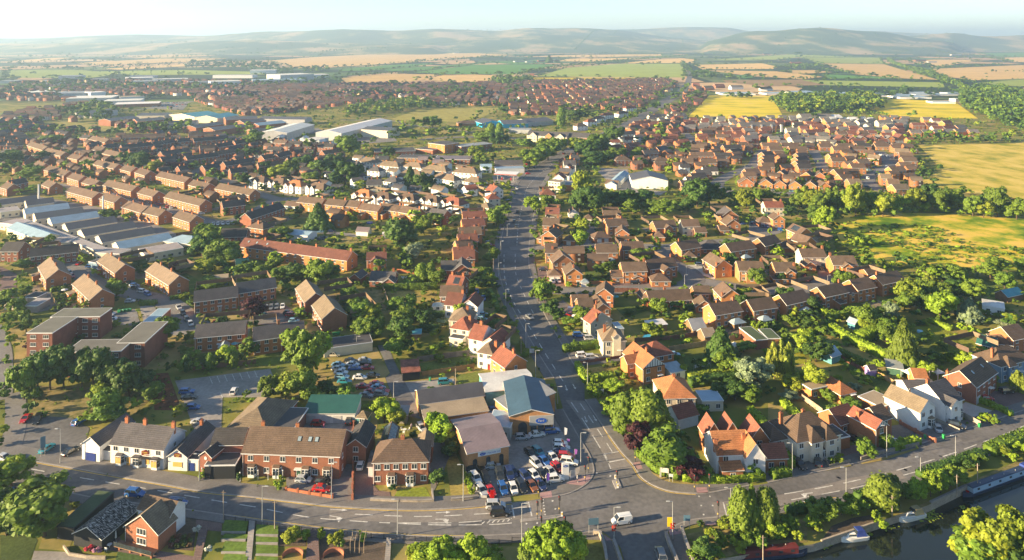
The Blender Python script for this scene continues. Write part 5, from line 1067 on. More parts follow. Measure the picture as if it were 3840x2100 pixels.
for c,x0,y0,x1,y1,d,lab,kw in[('M2',1700,850,1795,838,5,'tan garden shed with pale roof beside the fence',dict(m='wood/f_tan')),('M2',1595,790,1712,778,7,'dark-roofed garden building behind the bungalow',dict(m='wood/m_grey')),('M2',1215,760,1365,742,4,'long shed with a white sheet roof in the back gardens',dict(m='wood/m_white',t='m',r=.4)),
('M2',2150,890,2254,880,11,'green flat-roofed workshop behind the fence',dict(m='redbrick/f_green',t='f',e=3)),('M2',930,790,985,785,6,'flat blue-roofed extension behind the hipped house',dict(m='cream/m_ltblue',t='f',e=2.8)),
('M3',560,1030,640,1002,5,'teal timber garden shed',dict(m='teal/m_ltblue')),('M3',900,1142,955,1136,2.5,'small lilac garden shed',dict(m='lilac/dark')),('M3',1838,905,1990,945,6,'timber summer house with green roof',dict(m='wood/m_green',win='F')),('M3',1050,1120,1190,1142,5,'open lean-to shelter in the long garden',dict(m='dgreen/m_grey',t='m',r=.5)),
('M3',1890,580,2085,612,8,'white flat-roofed shed on the smallholding',dict(m='white/m_white',t='f',win='F',e=2.8)),('M3',700,710,765,735,3,'small blue-grey greenhouse behind the big tree',dict(m='teal/glass')),('M3',1290,1212,1410,1218,5,'small brick outbuilding with orange roof',dict(m='orange/orange',e=2.6)),('M3',2110,500,2250,470,5,'long teal-roofed stable at the frame edge',dict(m='wood/m_teal')),('M3',0,875,110,872,8,'flat green-roofed brick workshop among trees',dict(m='orange/f_green',t='f',e=3)),
('B1',1240,130,1330,130,4,'grey shed behind the paired villas',dict(m='grey/m_grey',t='m',r=.4)),('U1',110,940,200,945,5,'pink-roofed shed in the allotments',dict(m='white/m_purple')),('U1',310,965,372,962,4,'white flat shed beside the red car',dict(m='white/f_white',t='f'))]:
 use(c);kw={**dict(e=2.4,r=None),**kw};house(x0,y0,x1,y1,d,lab,'shed',**kw)
use('B2')
house(1808,482,2108,468,9,'red-tiled corner house with white upper walls and many brick chimneys',e=5.2,m='white/orange',ch=((.02,.2),(.1,.0),(.9,.3),(.62,1.2)),nm='red corner house',bay=(.2,),ex=[(6.4,-1.6,4.8,6,5.2,3.2,'x'),(.2,8.6,4.2,5,5,3.2,'x','brick','red'),(5,8.6,4.2,5,5,3.2,'x','brick','red'),(10.6,6,5,6,5,3.2,'x','brick','red'),(12.5,1,5.4,5,3.2,2.2,'g','brick','red'),(.4,-2.4,5,2.4,2.7,1.0,'m','brick')])
house(1465,168,1640,122,6,'white garage with dark red roof beside the orange hipped house','garage',e=3.0,m='white/red',nm='white garage')
use('B3')
house(255,372,642,292,10.5,'pair of cream semis with brown hipped roof and curved bays',e=5.3,t='h',m='cream/brown',ch=((.02,.6),(.5,.55)),bay=(.38,.62),ncol=5,nm='cream semis',name='semi_detached_house',ex=[(3.6,-1.0,3.4,5,5.3,2.3,'h'),(8.0,-1.0,3.4,5,5.3,2.3,'h'),(-5,3.5,5,7,4.6,2.2,'h'),(14.4,1.5,3.2,6,2.8,0,'f','brick','f_dark')])
house(945,256,1054,216,8,'brick house with black and white timbered gable on the riverside road',t='x',m='brick/red',ch=((.15,.7),),nm='black-and-white house',ex=[(4.6,2,4.6,6,5,None,'g',None,'brown'),(-3,8,7,7,3,None,'g',None,'rustred')])
house(1335,108,1468,52,10,'white gabled house with brick base, left of the pair',e=5.2,t='x',m='white/tan',nm='left white gabled house',bay=(.7,),ex=[(-3,9,7,7,3,0,'f','brick','f_tan')])
house(1560,42,1712,-12,10,'white gabled house with brick base, right of the pair',e=5.2,m='white/slate',ch=((.2,.6),),nm='right white gabled house',bay=(.2,.75),ex=[(.4,-1.4,4.2,6,5.2,None,'x')])
use('M3')
house(1832,1292,2012,1162,8.5,'brick house with white glazed front and brown roof',e=5.2,m='redbrick/brown',ch=((.02,.9),),nm='white-fronted brick house',win='FL',gd=(.12,),sky_=((.3,.3),(.75,.3)))
house(2052,1112,2320,1042,9,'blue-grey rendered house with brown hipped roof at the frame edge',e=5.2,t='h',m='blue/brown',ch=((.1,.4),),nm='blue-grey house',bay=(.35,),ex=[(2.5,-.9,3.4,4,5.2,2,'h')])
house(640,1362,770,1332,13,'long bungalow with orange roof and brick walls in the gardens','bungalow',e=2.8,t='h',m='orange/orange',nm='orange bungalow',ex=[(-6,5,6,7,2.8,0,'f',None,'f_tan')])
house(1250,1335,1500,1330,7,'grey-roofed back extension with white roof lantern','outbuilding',e=3,r=1.6,m='white/slate',name='back_extension')
house(1990,905,2152,925,8,'brown-roofed bungalow beside the summer house','bungalow',e=2.8,m='brick/brown',nm='frame-edge bungalow',t='h')
house(2158,880,2300,850,8,'brick gabled house at the right frame edge',e=4.5,m='brick/brown')
use('U2')
def batch(tab,lab,group,rf,wl,tt='g',e=5.0,d=8,ch=(),name=None,cat='house',nms=None,win='F'):
 rk_=rank(tab)
 for i,(x0,y0,x1,y1)in enumerate(tab):
  house(x0,y0,x1,y1,d,lab%ordinal(rk_[i]),cat,e=e,t=tt,wall=RC(wl),roof=RC(rf),ch=ch,group=group,name=name,nm=(nms%ordinal(rk_[i]))if nms and i%3==0 else None,win=win)
batch([(425,576,540,580),(578,582,680,587),(690,587,782,592),(802,592,896,597),(920,592,1010,600),(1030,602,1116,602)],'gabled brick bungalow just behind the tree belt, %s from the left','front bungalows behind the tree belt',['brown'],['brick','orange'],'x',2.8,9,cat='bungalow',nms='%s front bungalow')
batch([(690,512,780,522),(785,517,880,522),(885,522,980,532),(990,527,1086,532)],'steep-gabled brick chalet in the second bungalow row, %s from the left','steep-gabled chalets',['brown'],['brick','orange'],'x',3.2,10,nms='%s gabled chalet')
batch([(625,372,695,362),(622,402,695,396),(620,428,695,422),(605,455,695,456),(490,505,590,500),(465,528,560,528)],'brick house in the stepped left column beside the close, %s from the left','stepped houses left of the close',['brown'],['brick'],'g')
batch([(880,382,955,376),(880,412,960,402),(880,442,965,432),(880,468,975,466)],'brick house in the stepped middle column of the estate, %s from the left','stepped houses in mid estate',['brown','dark'],['brick'],'g')
batch([(1125,387,1210,382),(1130,412,1235,412),(1365,352,1440,357),(1395,388,1480,397),(1335,428,1420,422),(1280,462,1385,462),(1170,508,1260,502),(1205,548,1300,542),(1265,583,1355,582)],'brick house with lit gable around the curving close, %s from the left','houses around the curving close',['brown','tan'],['brick','orange'],'g',ch=(.5,))
batch([(1605,342,1710,347),(1640,372,1740,377),(1670,412,1775,412),(1650,452,1735,452),(1585,488,1690,482),(1500,542,1580,545),(1555,583,1640,587),(1610,627,1720,622)],'brick house on the estate edge beside the golden meadow, %s from the left','estate edge houses by the meadow',['tan','brown'],['brick','orange'],'g')
batch([(605,297,745,297),(755,299,895,299),(898,300,1000,300),(1038,305,1140,305),(1178,302,1295,302),(1325,302,1425,302),(1460,302,1565,302),(1595,302,1705,302)],'low brick terrace in the long straight row, %s from the left','terraces of the long straight row',['brown','dark'],['brick','yellow'],'g',3.4,name='terrace',nms='%s straight row terrace')
batch([(660,327,760,327),(812,327,945,327),(1143,327,1265,327),(1275,324,1380,324)],'brick terrace just below the long straight row, %s from the left','terraces below the straight row',['brown'],['brick','orange'],'g',4.6,name='terrace')
batch([(65,372,235,372),(250,377,375,377),(385,352,455,342),(0,422,85,422),(145,427,260,427),(65,312,160,317),(320,317,450,312)],'brick terrace left of the estate road, %s from the left','terraces left of the estate road',['brown','dark'],['brick'],'g',4.8,name='terrace',nms='%s left road terrace')
batch([(160,487,268,487),(110,512,222,507),(80,540,190,532),(40,565,150,560),(0,595,100,590),(0,640,70,640)],'low dark-roofed house stepping down beside parked cars, %s from the left','stepped dark roofs by the estate road',['dark','slate'],['brick','white'],'g',3)
batch([(110,227,190,227),(255,232,350,234),(370,234,450,234),(472,242,575,237),(660,247,735,247),(315,177,380,177),(382,180,470,177),(472,184,530,182),(600,184,665,182),(155,205,235,200)],'red brick new house left of the new estate road, %s from the left','new red houses left of the road',['grey','rustred','brown'],['orange','redbrick'],'g',5.2,nms='%s new red house')
batch([(20,162,95,162),(20,137,95,132),(130,142,205,142),(60,102,110,102),(150,107,200,107),(270,97,325,97),(285,142,355,142),(495,97,550,92),(720,120,770,118)],'new brick house along the yellow meadow edge, %s from the left','new houses along the yellow meadow',['grey','rustred'],['orange','redbrick','cream'],'g',5.2)
house(440,147,706,142,10,'three-storey new terrace with white dormers facing the estate',e=7.4,m='orange/grey',ncol=9,nm='three-storey terrace',name='terrace',ex=[(12,-.4,2,2,8.2,.8,'x','white'),(24,-.4,2,2,8.2,.8,'x','white'),(36,-.4,2,2,8.2,.8,'x','white'),(48,-.4,2,2,8.2,.8,'x','white')])
batch([(1175,247,1245,245),(1255,247,1320,247),(1330,245,1390,245),(1403,242,1465,242),(1467,240,1530,240),(1540,242,1600,242),(1620,240,1690,237)],'small red new house in the front row of the far estate, %s from the left','front row of the far new estate',['rustred','grey'],['orange','redbrick'],'x',5,nms='%s front row new house')
batch([(830,252,905,247),(790,182,870,182),(810,217,880,212),(1010,247,1110,252),(1025,217,1100,217),(940,197,1060,192),(890,167,950,167),(980,157,1060,157),(940,132,1010,132),(845,140,915,140)],'new house in the block right of the estate road, %s from the left','new block right of the estate road',['grey','rustred','dark'],['orange','cream','redbrick'],'g',5.2)
batch([(1085,117,1170,114),(1195,112,1270,112),(1110,182,1170,180),(1180,172,1260,172),(1265,167,1330,167),(1175,207,1240,207),(1250,207,1310,207),(1340,202,1400,202),(1410,202,1470,202),(1370,177,1450,172),(1110,150,1180,148),(1240,140,1320,138)],'new house in the dense middle of the far estate, %s from the left','dense middle of the far new estate',['grey','rustred','brown'],['orange','redbrick'],'g',5.2)
batch([(1335,122,1390,117),(1400,112,1470,107),(1480,122,1588,120),(1592,117,1680,117)],'cream new house at the back of the far estate, %s from the left','cream houses at the estate back',['grey'],['cream'],'g',5.2,nms='%s cream back house')
batch([(1530,197,1610,197),(1620,202,1685,197),(1555,157,1620,152),(1625,167,1680,162)],'new house beside the cream back houses, %s from the left','new houses by the cream backs',['grey','rustred'],['orange','redbrick'],'g',5.2)
batch([(1725,197,1805,197),(1820,197,1890,195),(1905,197,1975,194),(1985,192,2060,190),(2075,192,2150,187),(2170,192,2240,192)],'grey-roofed new house in the isolated right cluster, front row, %s from the left','front row of the right cluster',['grey'],['orange','redbrick'],'g',5.2,nms='%s right cluster house')
batch([(1740,142,1830,142),(1845,142,1930,140),(1820,97,1885,97),(1890,107,1950,107),(1980,127,2040,122),(1895,167,1975,167),(1985,167,2065,162),(2080,162,2150,157)],'new house in the isolated right cluster, back rows, %s from the left','back rows of the right cluster',['grey','rustred'],['orange','cream','redbrick'],'g',5.2)
house(900,78,1130,78,18,'large grey-roofed farm shed at the meadow edge','barn',r=3.5,m='grey/grey',nm='grey farm shed');house(1135,76,1205,74,14,'pale barn beside the grey farm shed','barn',r=2,m='metal/m_white')
use('F0')
for k,(x0,y0,x1,y1,d,e_,wl,rf,lab)in enumerate([(440,574,612,572,40,9,'metal','m_grey','grey box warehouse below the pale green slope'),(315,632,470,630,40,6,'metal','m_ltblue','low pale warehouse at the far left'),(1605,568,1905,568,40,8,'white','m_grey','long white-banded office shed'),(1885,532,2080,530,60,10,'white','f_white','white warehouse against the wooded hill'),(2115,568,2370,558,70,16,'metal','f_white','tall white-roofed distribution shed'),(2320,566,2482,562,50,9,'white','f_white','white warehouse right of the tall shed'),
(1590,618,1820,612,50,10,'white','f_white','white office block with dark bands in the business park'),(1905,608,2300,600,50,9,'metal','m_ltblue','long pale lilac warehouse in front'),(950,590,1160,585,50,7,'metal','f_white','white flat shed in the left business park'),(985,616,1230,612,50,7,'metal','m_grey','grey flat shed in the left business park'),(1150,600,1420,594,40,7,'metal','f_white','pale shed behind the hedge trees'),(1420,620,1580,616,30,7,'metal','m_grey','grey shed left of the white office block'),(680,600,800,598,40,7,'metal','m_grey','grey shed by the small houses'),(230,700,420,692,60,6,'metal','f_white','supermarket with a red stripe at the far left'),(400,708,650,702,60,6,'metal','m_grey','supermarket with a long grey roof'),(685,700,800,694,30,7,'white','f_white','white cube store with green sign'),(495,745,840,738,60,6,'metal','f_white','large white-roofed supermarket beside its car park'),(775,765,1060,758,40,5,'white','f_white','white supermarket front hall'),(860,790,1200,780,40,5,'redbrick','f_white','brick-fronted supermarket with flat roof'),(905,735,1090,728,30,5,'white','f_tan','pale retail unit behind the supermarket'),(330,610,470,606,30,6,'metal','m_grey','small grey warehouse behind the low pale one'),(0,612,130,610,40,6,'metal','m_grey','grey warehouse at the left frame edge'),(975,575,1180,572,30,6,'metal','m_grey','thin grey shed at the back of the business park')]):
 house(x0,y0,x1,y1,d,lab,'warehouse',e=e_,t='f',wall=wl,roof=rf,nm=''+' '.join(lab.split()[:3])if k in(0,4,16)else None)
use('F2')
for k,(x0,y0,x1,y1,d)in enumerate([(300,708,550,708,45),(632,706,800,704,30),(890,704,1080,700,60),(1140,708,1310,704,30),(1340,704,1430,702,30),(1440,722,1640,720,90),(1640,735,1880,735,90),(1690,700,1900,698,20),(1760,715,2100,712,25),(1885,770,2060,772,25),(2000,702,2130,700,20)]):
 house(x0,y0,x1,y1,d,'block of low ridged glasshouses behind the wood, %s from the left'%ordinal(k),'greenhouse',e=2.6,r=.1,t='f',m='white/glass',group='glasshouse blocks of the nursery',nm='%s glasshouse'%ordinal(k)if k in(0,5)else None)
for x0,y0,x1,y1,wl,rf,lab in[(590,672,640,672,'white','dark','white house behind the glasshouses, left'),(630,670,680,668,'white','dark','white house behind the glasshouses, right'),(370,660,460,658,'white','grey','scaffolded pale building beyond the new houses'),(80,640,130,640,'redbrick','red','red brick house under construction'),(250,650,320,648,'redbrick','red','half-built red house beside the scaffolding'),(170,665,240,662,'brick','tan','half-roofed new house by the road end'),(820,475,900,474,'brick','red','red-roofed farmhouse beside the copse'),(1760,458,1840,456,'redbrick','red','red farm on the tan field'),(1855,465,1920,464,'metal','m_grey','grey barn beside the red farm'),(2030,412,2110,410,'white','f_white','white farm sheds far right'),(2060,748,2110,746,'white','f_white','small white shed beside the glasshouses'),(610,408,660,407,'redbrick','brown','tiny farmhouse among pasture trees')]:
 house(x0,y0,x1,y1,12,lab,'farmhouse',e=4.5,t='g' if rf not in MROOF else 'f',wall=wl,roof=rf)
use('F1')
for x0,y0,x1,y1,wl,rf,lab in[(1310,462,1390,460,'metal','m_dark','dark barn of the mid-field farm'),(1400,464,1480,462,'metal','m_grey','grey barn of the mid-field farm'),(1490,462,1560,460,'brick','dark','farmhouse left of the tall conifer'),(1590,462,1640,460,'cream','red','small house right of the tall conifer'),(1425,570,1455,570,'brick','red','lone red-roofed cottage at the pale field corner'),(850,398,890,397,'white','m_grey','tiny white farm on the tan rise')]:
 house(x0,y0,x1,y1,14,lab,'farmhouse',e=4.5,t='g' if rf not in MROOF else 'f',wall=wl,roof=rf)
for H in HOUSES:build_house(H)
def in_poly(x,y,q):
 c=False;n_=len(q)
 for i in range(n_):
  (ax,ay),(bx,by)=q[i],q[(i+1)%n_]
  if(ay>y)!=(by>y)and x<(bx-ax)*(y-ay)/(by-ay)+ax:c=not c
 return c
ZONES=[('F1',[(-620,660),(0,640),(450,636),(900,640),(1440,620),(2000,612),(2470,606),(2560,640),(2380,740),(2230,830),(2060,840),(1860,830),(1640,870),(1240,870),(1240,800),(820,800),(700,800),(660,760),(400,745),(180,775),(0,800),(-700,880),(-1000,800)],1.0),
('F0',[(0,700),(200,690),(420,720),(480,760),(600,760),(680,800),(440,850),(420,900),(200,900),(210,990),(0,1000)],.75),('F0',[(1130,680),(1700,660),(2000,670),(2000,860),(1700,830),(1500,790),(1420,740)],.55),
('F0',[(0,640),(700,606),(1500,606),(2300,640),(2100,690),(1500,720),(900,720),(0,720)],.4),('F0',[(0,800),(420,860),(600,940),(980,940),(1400,1000),(0,1000)],.8),
('F2',[(-40,690),(80,640),(150,700),(190,735),(90,820),(0,850),(-300,900)],.8),('F2',[(-330,900),(0,870),(0,1000),(-330,1000)],.6)]
V,F,T=[],[],[]
def far_house(p,ang,w_,d,e,r,wc,rc):
 ca,sa=cos(ang),sin(ang);k=len(V)
 loc=[(-w_/2,-d/2,0),(w_/2,-d/2,0),(w_/2,d/2,0),(-w_/2,d/2,0),(-w_/2,-d/2,e),(w_/2,-d/2,e),(w_/2,d/2,e),(-w_/2,d/2,e),(-w_/2,0,e+r),(w_/2,0,e+r)]
 o=.4;ze=e-.15
 rl=[(-w_/2-o,-d/2-o,ze),(w_/2+o,-d/2-o,ze),(w_/2+o,0,e+r+.12),(-w_/2-o,0,e+r+.12),(w_/2+o,d/2+o,ze),(-w_/2-o,d/2+o,ze)]
 for q in loc+rl:V.append((p.x+q[0]*ca-q[1]*sa,p.y+q[0]*sa+q[1]*ca,q[2]))
 T.extend([wc]*10+[rc]*6)
 for f in[(0,1,5),(0,5,4),(1,2,6),(1,6,5),(2,3,7),(2,7,6),(3,0,4),(3,4,7),(5,6,9),(7,4,8),(10,11,12),(10,12,13),(14,15,13),(14,13,12)]:F.extend([k+i for i in f])
 if ppm(p)>1.6:
  for sx_,zz in[(-.25,1.2),(.25,1.2),(-.25,3.6),(.25,3.6)]:
   k=len(V);x=sx_*w_
   for q in[(x-.6,-d/2-.03,zz),(x+.6,-d/2-.03,zz),(x+.6,-d/2-.03,zz+1.1),(x-.6,-d/2-.03,zz+1.1)]:V.append((p.x+q[0]*ca-q[1]*sa,p.y+q[0]*sa+q[1]*ca,q[2]))
   T.extend([(.25,.26,.27)]*4);F.extend([k,k+1,k+2,k,k+2,k+3])
WCOL=[(.27,.11,.07),(.23,.09,.06),(.33,.15,.08),(.21,.08,.06),(.50,.36,.22),(.62,.60,.56)];RCOL=[(.11,.068,.052),(.085,.058,.048),(.15,.07,.05),(.065,.05,.048),(.12,.085,.065)]
def road_clear(x,y,r_):return all((Vector((x,y,0))-Vector((p.x,p.y,0))).length>r_ for p in ROADPTS)
ROADPTS=smooth_line(chel_l[10:],10)+smooth_line(chel_r[:10],10)
FARH=[]
def clear_of(x,y,r_):
 i,j=int(y-GY0),int(x-GX0);return r_<i<GM-r_ and r_<j<GN-r_ and not occ[i-r_:i+r_,j-r_:j+r_].any()
for c,pts,dens in[('U0',[(0,40),(600,260),(1300,225),(1950,260),(2576,260),(2576,640),(2100,640),(1300,620),(900,560),(300,520),(0,520)],.9),('U1',[(1900,440),(2576,300),(2576,560),(2480,480),(2000,500)],.8),('U1',[(2080,120),(2576,60),(2576,330),(1960,400)],.9),('U2',[(0,100),(1700,100),(1780,620),(0,640)],.9),('U1',[(0,380),(560,430),(1100,470),(1060,700),(0,640)],.6),('M2',[(300,30),(2254,-100),(2254,440),(500,380)],.5),('U0',[(1500,660),(2576,660),(2576,980),(1900,960)],.35)]:
 q=[(p.x,p.y)for p in PX(c,pts)];xs_=[p[0]for p in q];ys_=[p[1]for p in q]
 for k in range(int((max(xs_)-min(xs_))*(max(ys_)-min(ys_))/60)):
  px,py=RU(min(xs_),max(xs_)),RU(min(ys_),max(ys_))
  if not in_poly(px,py,q)or RR()>dens or not clear_of(px,py,5 if py>420 else 6):continue
  H=min(HOUSES,key=lambda h:(h['a'].x-px)**2+(h['a'].y-py)**2);ax=H['b']-H['a'];kk=.85+.3*RR();low=RR()<.3
  far_house(Vector((px,py,0)),math.atan2(ax.y,ax.x),RU(7,10),6.5,2.6 if low else 4.8,RU(1.8,2.5),tuple(v*kk*g for v,g in zip(WALL[H['wall']][1],(.8,.9,1))),tuple(v*kk for v in roofmat(H['roof'])[1]));occ_disc(px,py,6)
for c,pts,dens in ZONES:
 q=[(p.x,p.y)for p in PX(c,pts)];xs_=[p[0]for p in q];ys_=[p[1]for p in q];y=min(ys_)
 while y<max(ys_):
  x=min(xs_)
  while x<max(xs_):
   px,py=x+RU(-2.5,2.5),y+RU(-2.5,2.5)
   if in_poly(px,py,q)and RR()<dens*.88 and is_free(px,py)if py<GY0+GM-2 else(in_poly(px,py,q)and RR()<dens*.88):
    if road_clear(px,py,14):FARH.append((px,py))
   x+=15.5
  y+=21
for px,py in FARH:
 cell=noise.noise(Vector((px*.006,py*.006,3.3)));ang=R(10)if cell>.12 else(R(75)if cell<-.18 else R(-32))
 ang+=RU(-.12,.12);k=.8+.45*RR();wc=RC(WCOL[:4]if RR()<.85 else WCOL[4:]);rc=RC(RCOL)
 far_house(Vector((px,py,0)),ang,RU(8,14),RU(7,8.5),RU(4.6,5.4),RU(2.3,3.2),tuple(v*k for v in wc),tuple(v*k for v in rc))
 if py<GY0+GM-4:occ_disc(px,py,6)
tag(link('distant_houses',np_mesh('distant_houses',np.array(V),F,3,'house_mass',np.array(T))),'dense estates of small brown-roofed brick houses in the distance','houses',kind='stuff')
LEAFC={'b':(.12,.195,.02),'d':(.06,.12,.02),'l':(.21,.31,.022),'y':(.20,.255,.02),'c':(.12,.18,.02),'p':(.06,.018,.024),'s':(.22,.28,.15),'w':(.20,.25,.03),'k':(.13,.21,.02)}
def ico():
 t=(1+5**.5)/2;v=np.array([(-1,t,0),(1,t,0),(-1,-t,0),(1,-t,0),(0,-1,t),(0,1,t),(0,-1,-t),(0,1,-t),(t,0,-1),(t,0,1),(-t,0,-1),(-t,0,1)],float)
 v/=np.linalg.norm(v[0]);f=[(0,11,5),(0,5,1),(0,1,7),(0,7,10),(0,10,11),(1,5,9),(5,11,4),(11,10,2),(10,7,6),(7,1,8),(3,9,4),(3,4,2),(3,2,6),(3,6,8),(3,8,9),(4,9,5),(2,4,11),(6,2,10),(8,6,7),(9,8,1)]
 return v,np.array(f)
IV,IF=ico()
def leaf_tris(cent,nrm,size,r_,aspect=1.0,droop=0.0):
 """two triangles per leaf clump, facing roughly nrm"""
 n_=len(cent);nn=nrm+r_.normal(0,.45,(n_,3));nn/=np.linalg.norm(nn,axis=1)[:,None]+1e-9
 up=np.array([0,0,1.0])+r_.normal(0,.35,(n_,3));a=np.cross(up,nn);a/=np.linalg.norm(a,axis=1)[:,None]+1e-9;b_=np.cross(nn,a)
 s=(size*r_.uniform(.6,1.3,n_))[:,None];a=a*s;b_=b_*s*aspect
 v=np.stack([cent-a*.5-b_*.6,cent+a*.6-b_*.2,cent+a*.1+b_*.7,cent-a*.6+b_*.3],1).reshape(-1,3)
 k=np.arange(n_)[:,None]*4;f=np.concatenate([k+[0,1,2],k+[0,2,3]],1).reshape(-1,3);return v,f
def crown(kind,seed,nclump,nleaf,lsize,core=True):
 r_=np.random.default_rng(seed);vs,fs=[],[];off=0
 cl=[]
 if kind=='cone':
  for i in range(nclump):
   t=(i+.5)/nclump;z=.06+.92*t;rad=.48*(1-t)**.85+.02;a=i*2.39996+r_.uniform(-.4,.4);q=rad*r_.uniform(.55,.95)
   cl.append((q*cos(a),q*sin(a),z-.03,.05+.16*(1-t)))
 elif kind=='column':
  for i in range(nclump):
   t=(i+.5)/nclump;z=.1+.86*t;rad=.44*sin(pi*min(1,.12+t*.86))**.6;a=i*2.39996;q=rad*r_.uniform(.35,.9);cl.append((q*cos(a),q*sin(a),z,.2))
 else:
  lobes=[(r_.uniform(-.2,.2),r_.uniform(-.2,.2),r_.uniform(-.2,.16))for _ in range(6)]
  for i in range(nclump):
   d=r_.normal(size=3);d/=np.linalg.norm(d);q=r_.uniform(.45,1)**.5;l=lobes[i%6];sq=1.0 if d[2]>0 else.72
   cl.append((l[0]+d[0]*.27*q,l[1]+d[1]*.27*q,.55+l[2]+d[2]*.27*q*sq,r_.uniform(.065,.15)))
 for(x,y,z,rad)in cl:
  d=r_.normal(size=(nleaf,3));d/=np.linalg.norm(d,axis=1)[:,None];d[:,2]=np.where(d[:,2]<-.3,-d[:,2]*.6,d[:,2])
  c=np.array([x,y,z])+d*rad*r_.uniform(.75,1.12,(nleaf,1))
  if kind=='weep':c[:,2]-=np.abs(r_.normal(0,.1,nleaf))*1.3;c[:,2]=np.maximum(c[:,2],.04)
  out=d*.7+np.array([x*1.2,y*1.2,.35]);
  if kind=='cone':out=d*.5+np.array([x*2,y*2,.5]);c[:,2]-=np.linalg.norm(c[:,:2],axis=1)*.12
  v,f=leaf_tris(c,out,lsize,r_,2.2 if kind=='weep' else(1.5 if kind=='cone' else 1.0));vs.append(v);fs.append(f+off);off+=len(v)
  if core:
   v=IV*rad*.86*r_.uniform(.85,1.15,(12,1))+[x,y,z]
   vs.append(v);fs.append(IF+off);off+=12
 v=np.concatenate(vs);v[:,2]=np.clip(v[:,2],.015,None)
 mx=v[:,2].max();v[:,2]/=mx;w_=np.percentile(np.abs(v[:,:2]),98);v[:,:2]*=.5/w_
 return v,np.concatenate(fs)
PROTO={}
def tri_mesh(name,v,f,matname):return np_mesh(name,v,f.reshape(-1),3,matname)
for i in range(5):PROTO['round%d'%i]=tri_mesh('crown',*crown('round',10+i,64,52,.05),'leaf')
for i in range(3):PROTO['cone%d'%i]=tri_mesh('crown',*crown('cone',30+i,70,42,.05),'leaf')
for i in range(2):PROTO['column%d'%i]=tri_mesh('crown',*crown('column',40+i,46,60,.05),'leaf')
for i in range(2):PROTO['weep%d'%i]=tri_mesh('crown',*crown('weep',50+i,40,70,.04),'leaf')
for i in range(3):PROTO['shrub%d'%i]=tri_mesh('shrub',*crown('round',60+i,16,46,.10),'leaf')
def trunk_mesh(seed,multi):
 r_=random.Random(seed);mb=MB();mb.cyl((0,0,-.01),(.01,0,.2),.034,.025,7);mb.cyl((.01,0,.2),(0,.01,.5),.025,.014,6)
 for k in range(multi):
  a=k*2.4+r_.random();zz=.16+.07*k;mb.cyl((0,0,zz),(.24*cos(a),.24*sin(a),zz+.26),.014,.006,5)
 return mb.mesh('trunk',['bark'])
TR=[trunk_mesh(1,5),trunk_mesh(2,4)];TRC=trunk_mesh(3,0)
TREES=[]
def T(x,y,h,w_,k,note=None):
 p=P(x,y);s=ppm(p)*cur[2];hh=h/s;ww=w_/s
 TREES.append([p.x,p.y,max(hh,2.0)*1.06,max(ww,1.4)*(1.22 if k not in 'ckw' else 1.05),k,note])
def TT(c,tab):
 use(c)
 for t in tab:T(*t)
TT('B0',[(100,770,250,270,'l'),(390,1200,440,480,'b'),(60,1190,330,300,'d'),(230,1190,300,240,'d'),(370,780,120,110,'b'),(465,770,95,80,'y'),(30,300,90,80,'y'),(920,180,240,250,'b'),(1040,200,150,150,'d'),(2115,720,80,40,'d'),(1785,690,75,45,'l'),(20,1000,200,160,'d'),(150,1190,180,200,'d')])
TT('M0',[(210,1405,330,170,'b'),(330,1330,330,230,'d'),(440,1320,370,220,'d'),(560,1310,370,210,'d'),(720,1310,330,190,'d'),(820,1330,380,220,'d'),(960,1320,310,210,'d'),(1060,1330,290,190,'d'),(1140,1390,310,230,'d'),(1425,905,200,210,'b'),(70,840,105,110,'b'),(85,970,125,95,'l'),(30,1340,95,110,'d'),(200,510,120,110,'b'),
(215,255,90,140,'b'),(200,375,110,60,'b'),(832,322,68,74,'l'),(980,405,74,74,'l'),(1860,435,110,230,'b'),(1780,140,180,200,'d'),(1960,215,210,210,'b'),(2070,200,150,120,'b'),(1870,220,130,120,'b'),(2215,700,185,180,'p'),(2000,1100,180,130,'l'),(2195,1010,150,130,'b'),(1700,1050,110,100,'b'),(225,690,100,66,'b'),(160,645,130,120,'b'),(1235,305,90,110,'d'),(1535,315,115,95,'p'),
(637,595,115,90,'b'),(300,1409,110,120,'b'),(0,1409,80,110,'b'),(70,1100,90,70,'b'),(1270,1290,130,130,'d'),(1340,1409,140,140,'b'),(1000,1409,110,150,'y'),(880,1409,150,140,'l'),(1130,180,60,100,'b'),(1200,250,70,120,'d'),(1660,90,60,70,'b'),(1430,230,60,110,'b'),(1600,290,60,120,'d'),(2150,330,110,150,'b'),(2000,300,70,90,'b'),(260,950,60,80,'p'),])
for i in range(14):use('M0');T(1485+i*52,1175-i*6+(i%3)*8,105+(i%4)*14,62,'b' if i%3 else 'd','pollard')
